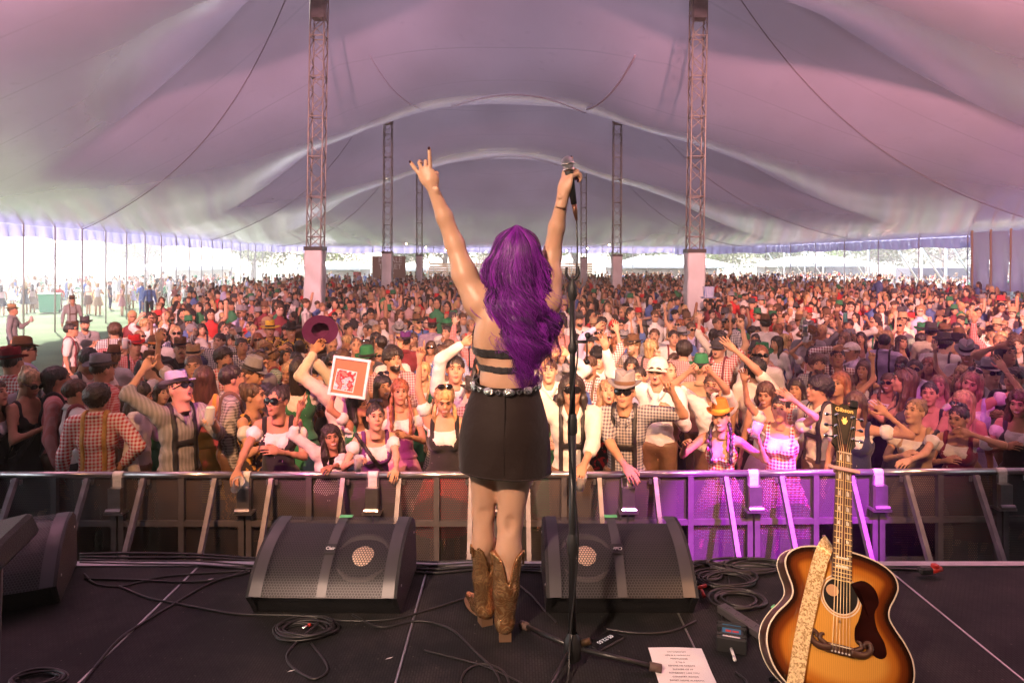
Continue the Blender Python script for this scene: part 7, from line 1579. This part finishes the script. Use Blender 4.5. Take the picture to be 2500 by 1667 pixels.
# ================================================================== CABLES AND SMALL THINGS ON THE STAGE
def cable(pts, r, label, n=80, z0=None):
    q = [(PZ(a, b, STZ + r + (c[0] if c else 0))) for a, b, *c in pts]; p = smoothpath([list(v) for v in q], n); p[:, 2] = np.maximum(p[:, 2], STZ + r); return tag(mk('stage_cable', [tube(p, r, 7) + (0,)], M_cable), label, 'cable', 'loose cables on the stage floor')
X = 1.063
for k, (dy, l) in enumerate([(0, 'topmost thick cable along the stage edge left of the wedge'), (8, 'second cable along the stage edge left of the wedge'), (17, 'third cable along the stage edge left of the wedge'), (26, 'lowest cable along the stage edge left of the wedge')]):
    cable([(195, 1352 + dy * .8), (330, 1350 + dy + 3 * math.sin(k)), (480, 1353 + dy), (620, 1362 + dy - 2 * math.sin(k * 2)), (760, 1366 + dy)], .0065, l)
    cable([(960, 1366 + dy), (1060, 1372 + dy), (1180, 1368 + dy * .8), (1290, 1378 + dy * .6), (1420, 1376 + dy)], .0065, ['topmost', 'second', 'third', 'lowest'][k] + ' cable passing behind the singer boots')
cable([(205, 1400), (235, 1425), (300, 1430), (380, 1410), (480, 1400), (610, 1392)], .0045, 'thin cable curving from the left wedge to the centre wedge')
cable([(205, 1412), (330, 1415), (450, 1420), (540, 1412), (610, 1388)], .0055, 'thicker cable running from the left wedge to the centre wedge')
cable([(175, 1700), (280, 1570), (340, 1525), (430, 1470), (520, 1420), (610, 1395)], .0055, 'cable following the floor joint from lower left up to the wedge')
cable([(290, 1430), (360, 1458), (430, 1472), (560, 1496), (640, 1500), (760, 1503), (850, 1515), (960, 1510), (1040, 1490), (1150, 1455)], .0048, 'long cable crossing in front of the left centre wedge')
cable([(860, 1500), (930, 1530), (1020, 1515), (1100, 1535), (1160, 1590), (1210, 1640), (1230, 1690)], .0048, 'cable bowing across the floor below the singer boots')
cable([(1120, 1690), (1135, 1640), (1180, 1620), (1230, 1640), (1250, 1690)], .0045, 'short loop of cable at the bottom edge left of the stand')
cable([(1270, 1430), (1300, 1455), (1330, 1490), (1360, 1520)], .0045, 'cable slipping under the right centre wedge')
def coil(cx, cy, n, rx, ry, seed, r, label, extra=()):
    q = np.random.default_rng(seed); pts = []; tt = np.linspace(0, n * 2 * np.pi, n * 26); ox = oy = 0
    c = PZ(cx, cy, STZ); a = 0
    per = q.uniform(.70, 1.12, n + 2); off = q.normal(0, .16, (n + 2, 2)); ph = q.uniform(0, 6.28)
    for t in tt:
        k = t / (2 * np.pi); i = int(k); f = k - i; f = f * f * (3 - 2 * f); s = per[i] * (1 - f) + per[i + 1] * f; o = off[i] * (1 - f) + off[i + 1] * f
        pts.append((c.x + rx * (math.cos(t + ph) * s + o[0]), c.y + ry * (math.sin(t + ph) * s + o[1]), STZ + r + .0022 * k + .004 * (1 + math.sin(t * 1.7 + seed))))
    if extra: pts += [tuple(v) for v in smoothpath([pts[-1]] + [tuple(PZ(e[0], e[1], STZ + r)) for e in extra], 40)[1:]]
    return tag(mk('cable_coil', [tube(smoothpath(pts, len(pts) * 2), r, 6) + (0,)], M_cable), label, 'cable', 'coiled cables on the stage floor')
coil(745, 1545, 9, .125, .085, 3, .0045, 'tangled coil of black cable on the floor in front of the left centre wedge', [(700, 1600), (760, 1655), (800, 1630), (760, 1570)])
coil(80, 1665, 5, .09, .05, 8, .0045, 'coil of cable in the bottom left corner')
for k, (cx, cy, n, rx, ry) in enumerate([(1770, 1420, 7, .15, .10), (1830, 1390, 6, .17, .07), (1720, 1400, 5, .09, .10), (1800, 1470, 5, .12, .09)]):
    coil(cx, cy, n, rx, ry, 20 + k, .0065 if k % 2 else .005, ['tangle of cables right of the right wedge', 'heap of thick cable behind the guitar', 'cable loops hugging the side of the right wedge', 'loose cable loops above the power strip'][k])
cable([(1480, 1535), (1560, 1545), (1640, 1540), (1700, 1515)], .005, 'cable peeping out below the right centre wedge')
pl = empty('jack_plug', PZ(738, 1533, STZ + .02), .9, 'silver plug with red ring lying on the cable coil', 'plug'); mk('shell', [cyl((0, 0, 0), (.028, 0, 0), .006, n=10) + (0,)], M_silver, pl); mk('ring', [cyl((.028, 0, 0), (.040, 0, 0), .0065, n=10) + (0,)], M_red, pl)
for k, (a, b) in enumerate([(1712, 1432), (1716, 1448)]): q = empty('red_connector', PZ(a, b, STZ + .02), .5 + k, ['upper red connector beside the right wedge', 'lower red connector beside the right wedge'][k], 'connector'); mk('shell', [cyl((-.03, 0, 0), (.03, 0, 0), .008, n=10) + (0,)], M_red, q)
rc = empty('red_power_plug', PZ(2260, 1392, STZ + .03), .1, 'red and black power connector at the stage edge beyond the guitar', 'connector'); mk('body', [box(0, 0, 0, .07, .035, .035, b=.008) + (0,)], M_black, rc, smooth=False); mk('socket', [cyl((.03, 0, 0), (.085, 0, .005), .018, .012, 14) + (0,), box(.05, 0, .02, .03, .03, .02, b=.004) + (0,)], M_red, rc)
cable([(1990, 1386), (2090, 1384), (2180, 1388), (2240, 1390)], .006, 'cable along the stage edge leading to the red plug')
# phone running a timer
a_, b_ = PZ(1437, 1590, STZ), PZ(1515, 1548, STZ); c_ = PZ(1477, 1568, STZ); rz_ = math.atan2(b_.y - a_.y, b_.x - a_.x)
pn = empty('phone', c_, rz_, 'black smartphone lying on the floor with a white running timer on its screen', 'phone'); mk('case', [box(0, 0, .006, .158, .078, .012, b=.004) + (0,)], M_rubber, pn, smooth=False); mk('screen', [box(0, 0, .0125, .146, .068, .0015) + (0,)], mat('phone_screen', (.01, .01, .012), .1), pn, smooth=False)
text_mesh('timer_digits', '05:32:55', .026, mat('screen_digits', (.5, .5, .5), .4, emit=((.8, .8, .85), .06)), pn, (0, 0, .0138), (0, 0, math.pi), .0002)
# set list
a_, b_ = PZ(1578, 1582, STZ), PZ(1704, 1582, STZ); pw = (b_ - a_).length; pp = empty('set_list', (a_.x + pw / 2 + .008, a_.y - .02, STZ + .004), -.03, 'white set list page taped to the floor below the right centre wedge', 'paper')
mk('sheet', [grid(lambda u, v: np.stack([(u - .5) * .212, (v - 1) * .30 + .01, .0025 + .003 * np.sin(u * 3.1) * (v ** 3) + .0015 * np.sin(v * 9)], -1), 14, 14) + (0,)], mat('paper', (.72, .70, .70), .7), pp)
M_ink = mat('printed_ink', (.05, .05, .055), .8)
text_mesh('lettering', 'OKTOBERFEST\n\nLIFE IS A HIGHWAY\n\nFOOTLOOSE\n\n9 TO 5\n\nBEFORE HE CHEATS\n\nSUMMER OF 69\n\nSOMEBODY LIKE YOU\n\nCOUNTRY ROADS\n\nSWEET HOME ALABAMA', .0115, M_ink, pp, (0, -.115, .0062), (0, 0, 0), .0001)
# direct box and power strip
cd = PZ(1786, 1572, STZ); di = empty('direct_box', cd, -.32, 'rubber bumpered direct box with blue and red printed label beside the guitar', 'direct box')
mk('housing', [box(0, 0, .026, .094, .13, .05, b=.006) + (0,)], M_black, di, smooth=False); mk('top_label', [box(0, .0, .0518, .072, .105, .0016) + (0,)], mat('blue_label', (.02, .16, .26), .5), di, smooth=False)
mk('bumper', [box(s * .0, y, .028, .118, .016, .062, b=.006) + (0,) for s, y in ((0, -.06), (0, .06), (0, .03), (0, -.03))], M_rubber, di, smooth=False)
mk('white_strip', [box(0, -.035, .0531, .066, .026, .001) + (0,)], M_tape, di, smooth=False); mk('red_logo', [box(-.012, .0, .0531, .022, .016, .001) + (0,), box(.016, .0, .0531, .024, .012, .0011) + (0,)], M_red, di, smooth=False); text_mesh('lettering', 'DI 1', .016, M_ink, di, (0, -.035, .0540), (0, 0, 0), .0001); text_mesh('lettering', 'ACTIVE DIRECT BOX', .0065, M_white, di, (0, .032, .0532), (0, 0, 0), .0001)
mk('jack', [cyl((0, -.07, .02), (.01, -.115, .014), .006, n=8) + (0,), cyl((.01, -.115, .014), (.014, -.135, .012), .0065, n=8) + (0,)], M_tape, di)
cable([(1796, 1640), (1820, 1660), (1838, 1700)], .004, 'thin cable leaving the direct box towards the bottom edge'); cable([(1772, 1545), (1764, 1500), (1780, 1440), (1776, 1385)], .004, 'thin cable rising from the direct box into the cable heap')
a_, b_ = PZ(1770, 1500, STZ), PZ(1880, 1572, STZ); rz_ = math.atan2(b_.y - a_.y, b_.x - a_.x); ps = empty('power_strip', (a_ + b_) / 2, rz_, 'dark grey multi socket power strip between the direct box and the guitar', 'power strip'); L0 = (b_ - a_).length
mk('housing', [box(0, 0, .02, L0 + .05, .052, .036, b=.006) + (0,)], mat('grey_plastic', (.07, .065, .07), .5), ps, smooth=False)
for k in range(5):
    x = (k - 2) * L0 / 4.6; mk('socket', [box(x - .006, .004, .0385, .002, .008, .001) + (0,), box(x + .006, .004, .0385, .002, .008, .001) + (0,), box(x, -.008, .0385, .002, .008, .001) + (0,)], M_black, ps, smooth=False)
gt_ = empty('green_tag', PZ(1888, 1480, STZ + .02), .8, 'small green tape tag on the cables just left of the guitar', 'cable tag'); mk('tag', [cyl((-.012, 0, 0), (.012, 0, 0), .006, n=10) + (0,)], M_green, gt_)  # tag in plain green tape
# debris: bits of torn paper, bolts
for k, (a, b) in enumerate([(940, 1609), (155, 1690), (700, 1640), (505, 1415), (1985, 1520), (2075, 1440), (1900, 1515)]):
    v = PZ(a, b, STZ + .004); tag(mk('paper_scrap', [(np.array([(0, 0, 0), (.02, .004, .002), (.03, .012, .004), (.008, .008, .001)]) * (1 if k != 6 else 1.8) + np.array(v), np.array([[0, 1, 2, 3]]), 0)], M_tape), 'torn scrap of pale paper on the black stage floor', 'paper scrap', 'scraps of paper on the stage')

# ================================================================== THINGS HELD UP IN THE CROWD
M_clear = mat('clear_glass', (.75, .76, .78), .05, spec=.8); _b = M_clear.node_tree.nodes['Principled BSDF']; _b.inputs['Alpha'].default_value = .38
M_beer = mat('beer', (.75, .38, .06), .2); M_foam = mat('beer_foam', (.80, .74, .62), .8); M_soft = mat('cloudy_drink', (.55, .50, .40), .3)
def mug(p, label, fill=.7, tilt=0, hd=1):
    o = empty('beer_mug', p, 0, label, 'mug', 'glass beer mugs held in the crowd'); o.rotation_euler = (0, tilt, 0)
    mk('glass', [lathe([(0, -.075), (.040, -.075), (.043, -.06), (.042, .075), (.038, .075), (.038, -.06), (0, -.062)], 18) + (0,)], M_clear, o)
    if fill: mk('beer', [lathe([(0, -.058), (.036, -.058), (.0365, -.058 + .12 * fill), (0, -.058 + .12 * fill)], 16) + (0,)], M_beer, o); mk('foam', [lathe([(0, .085), (.03, .083), (.037, .07), (.0365, -.058 + .121 * fill)], 16) + (0,)], M_foam, o)
    mk('handle', [tube(smoothpath([(hd * .042, 0, .05), (hd * .075, 0, .045), (hd * .078, 0, -.03), (hd * .042, 0, -.045)], 14), .007, 8) + (0,)], M_clear, o); return o
def cup(p, label, rx=0, ry=0, fill=True):
    o = empty('plastic_cup', p, 0, label, 'cup', 'clear plastic cups held over the rail'); o.rotation_euler = (rx, ry, 0); mk('cup_wall', [lathe([(0, -.06), (.030, -.06), (.043, .06), (.045, .062), (.042, .058), (.029, -.056), (0, -.057)], 18) + (0,)], M_clear, o)
    if fill: mk('drink', [lathe([(0, -.055), (.028, -.055), (.037, .02), (0, .02)], 16) + (0,)], M_soft, o)
    return o
def hp(o, i, dz=0.0, dx=0.0, dy=-.03): p, d = wrist(o, i); return p + Vector((dx, dy, dz))
mug(hp(rh, 0, .05), 'full mug of beer raised beside the red hat', .75, 0, 1)
mug(hp(mugr, 0, .05), 'empty ribbed mug held high right of the big right mast', 0, .2, 1); mug(hp(lm, 1, .02), 'small mug of beer held by the person alone on the lawn', .6, 0, 1)
mug(hp(shout, 1, .03, 0, -.04), 'half empty glass mug at the shouting person side', .35, .1, -1)
cup(hp(vest, 0, -.03), 'cup of cloudy drink held over the rail by the person in the purple vest', .1, .1); cup(hp(bigsun, 0, -.05, .03), 'clear empty cup tilted in the hand of the person in big sunglasses', .5, .6, False)
cup(hp(led, 1, -.07), 'cup dangling over the rail from the person in lederhosen braces', .2, .1); cup(hp(feath, 1, .03), 'clear cup in the hand of the person in the feathered hat', 0, .3, False)
for p_, t_, a_i in HELD: mug(tuple(p_), 'beer glass held ' + t_, random.uniform(.4, .9), 0, 1 if a_i else -1)
# framed picture
fw, fh = .335, .345; fc = P(853, 921, 6.45); fo = empty('framed_picture', fc, 0, 'white framed picture with tan mount and small red photo held above the crowd', 'picture frame'); fo.rotation_euler = (R(-8), R(7), R(-4))
for (x, z, w, h) in ((0, fh / 2, fw + .03, .026), (0, -fh / 2, fw + .03, .026), (-fw / 2, 0, .026, fh - .026), (fw / 2, 0, .026, fh - .026)): mk('frame_bar', [box(x, 0, z, w, .028, h, b=.003) + (0,)], M_white, fo, smooth=False)
mk('mount', [box(0, .004, 0, fw - .02, .006, fh - .02) + (0,)], mat('tan_mount', (.30, .17, .075), .7), fo, smooth=False)
def photo_mat():
    m = mat('printed_photo', (.6, .3, .3), .35); N = m.node_tree.nodes; L = m.node_tree.links; tc = N.new('ShaderNodeTexCoord'); n = N.new('ShaderNodeTexNoise'); n.inputs['Scale'].default_value = 16; n.inputs['Detail'].default_value = 3; L.new(tc.outputs['Object'], n.inputs[0]); r = N.new('ShaderNodeValToRGB'); r.color_ramp.interpolation = 'CONSTANT'; e = r.color_ramp.elements
    e[0].color = (.30, .20, .16, 1); e[1].position = .44; e[1].color = (.60, .03, .03, 1)
    for p, c in ((.52, (.72, .62, .55, 1)), (.58, (.25, .36, .48, 1)), (.63, (.75, .72, .70, 1))): q = e.new(p); q.color = c
    L.new(n.outputs['Fac'], r.inputs[0]); L.new(r.outputs[0], N['Principled BSDF'].inputs['Base Color']); return m
mk('print_border', [xf(box(0, -.001, 0, .195, .003, .195) + (0,), Matrix.Translation((-.035, 0, -.035)) @ Matrix.Rotation(R(3), 4, 'Y'))], M_white, fo, smooth=False); mk('print', [xf(box(0, -.004, 0, .18, .002, .18) + (0,), Matrix.Translation((-.035, 0, -.035)) @ Matrix.Rotation(R(3), 4, 'Y'))], photo_mat(), fo, smooth=False)
# hat waved in the air
M_pfelt = mat('purple_felt', (.10, .012, .10), .85, bump=.15, bscale=90, noise=.1); ho = empty('wide_brimmed_hat', P(782, 806, 6.95), 0, 'big purple wide brimmed hat waved in the air, seen from below', 'hat'); ho.rotation_euler = (R(72), R(14), R(8)); ho.scale = (1.0, 1.0, 1)
def brim(u, v): a = u * 2 * np.pi; r = .078 + .082 * v; return np.stack([np.cos(a) * r * 1.0, np.sin(a) * r * .92, .018 * v ** 2 * np.cos(a) ** 2], -1)
mk('brim', [grid(brim, 49, 8) + (0,)], M_pfelt, ho); mk('crown', [grid(lambda u, v: np.stack([np.cos(u * 6.2832) * .078 * (1 - .2 * v ** 3) * (1 - np.clip((v - .8) / .2, 0, 1)), np.sin(u * 6.2832) * .088 * .92 * (1 - .2 * v ** 3) * (1 - np.clip((v - .8) / .2, 0, 1)), -.105 * np.clip(v * 1.2, 0, 1) + .02 * np.clip((v - .8) / .2, 0, 1)], -1), 33, 12) + (0,)], M_pfelt, ho); ho.scale = (1.12, 1.12, 1.12)
ho.rotation_euler = (R(90 + 18), R(-12), R(6))
# pink phone
po = empty('phone', P(740, 922, 6.95), 0, 'pink phone held upright filming above the crowd', 'phone'); po.rotation_euler = (0, R(3), .2); mk('case', [box(0, 0, 0, .080, .010, .155, b=.004) + (0,)], mat('pink_case', (.65, .22, .38), .4), po, smooth=False); mk('camera_bump', [box(-.018, -.007, .05, .034, .006, .036, b=.002) + (0,)], M_gloss, po, smooth=False)
for k, (a, b, yy) in enumerate([(2064, 775, 11.5), (1966, 808, 9.8)]): o = empty('phone', P(a, b, yy), .1, ['bright phone held up at the right in the middle rows', 'phone glowing right of the big right mast'][k], 'phone'); mk('case', [box(0, 0, 0, .08, .01, .16, b=.003) + (0,)], M_chrome, o, smooth=False)  # both phones are plain chrome slabs
# feather, crown of flowers, checked top hat
fe = mk('feather', [tube(smoothpath([(-.02, -.09, .14), (-.05, -.10, .19), (-.04, -.11, .235), (.0, -.11, .25)], 16), [.006, .012, .016, .020, .022, .022, .022, .022, .022, .022, .02, .018, .016, .012, .008, .003], 8) + (0,)], mat('white_feather', (.78, .70, .68), .9, bump=.8, bscale=80), feath, loc=(FG[feath.name][0].hc)); fe.name = 'feather'
th = P(1730, 728, 17.5); o = empty('checked_top_hat', th, .2, 'tall blue and white checked top hat above heads left of the right mast', 'hat'); mk('crown', [lathe([(.0, .30), (.15, .30), (.12, .02), (.19, 0), (.20, .03)], 24) + (0,)], M_ging, o).color = (.10, .2, .5, 1)

# ================================================================== THE AIR: thin stage smoke and daylight haze
hz = mk('haze', [box(0, 52, 7.2, 300, 270, 18.4) + (0,)], [bpy.data.materials.new('haze_air')]); hz['kind'] = 'stuff'
_m = hz.data.materials[0]; _m.use_nodes = True; _n = _m.node_tree.nodes; _n.remove(_n['Principled BSDF']); _v = _n.new('ShaderNodeVolumePrincipled')
_v.inputs['Density'].default_value = .004; _v.inputs['Color'].default_value = (1, .97, .98, 1); _v.inputs['Anisotropy'].default_value = .25
_m.node_tree.links.new(_v.outputs[0], _n['Material Output'].inputs['Volume'])
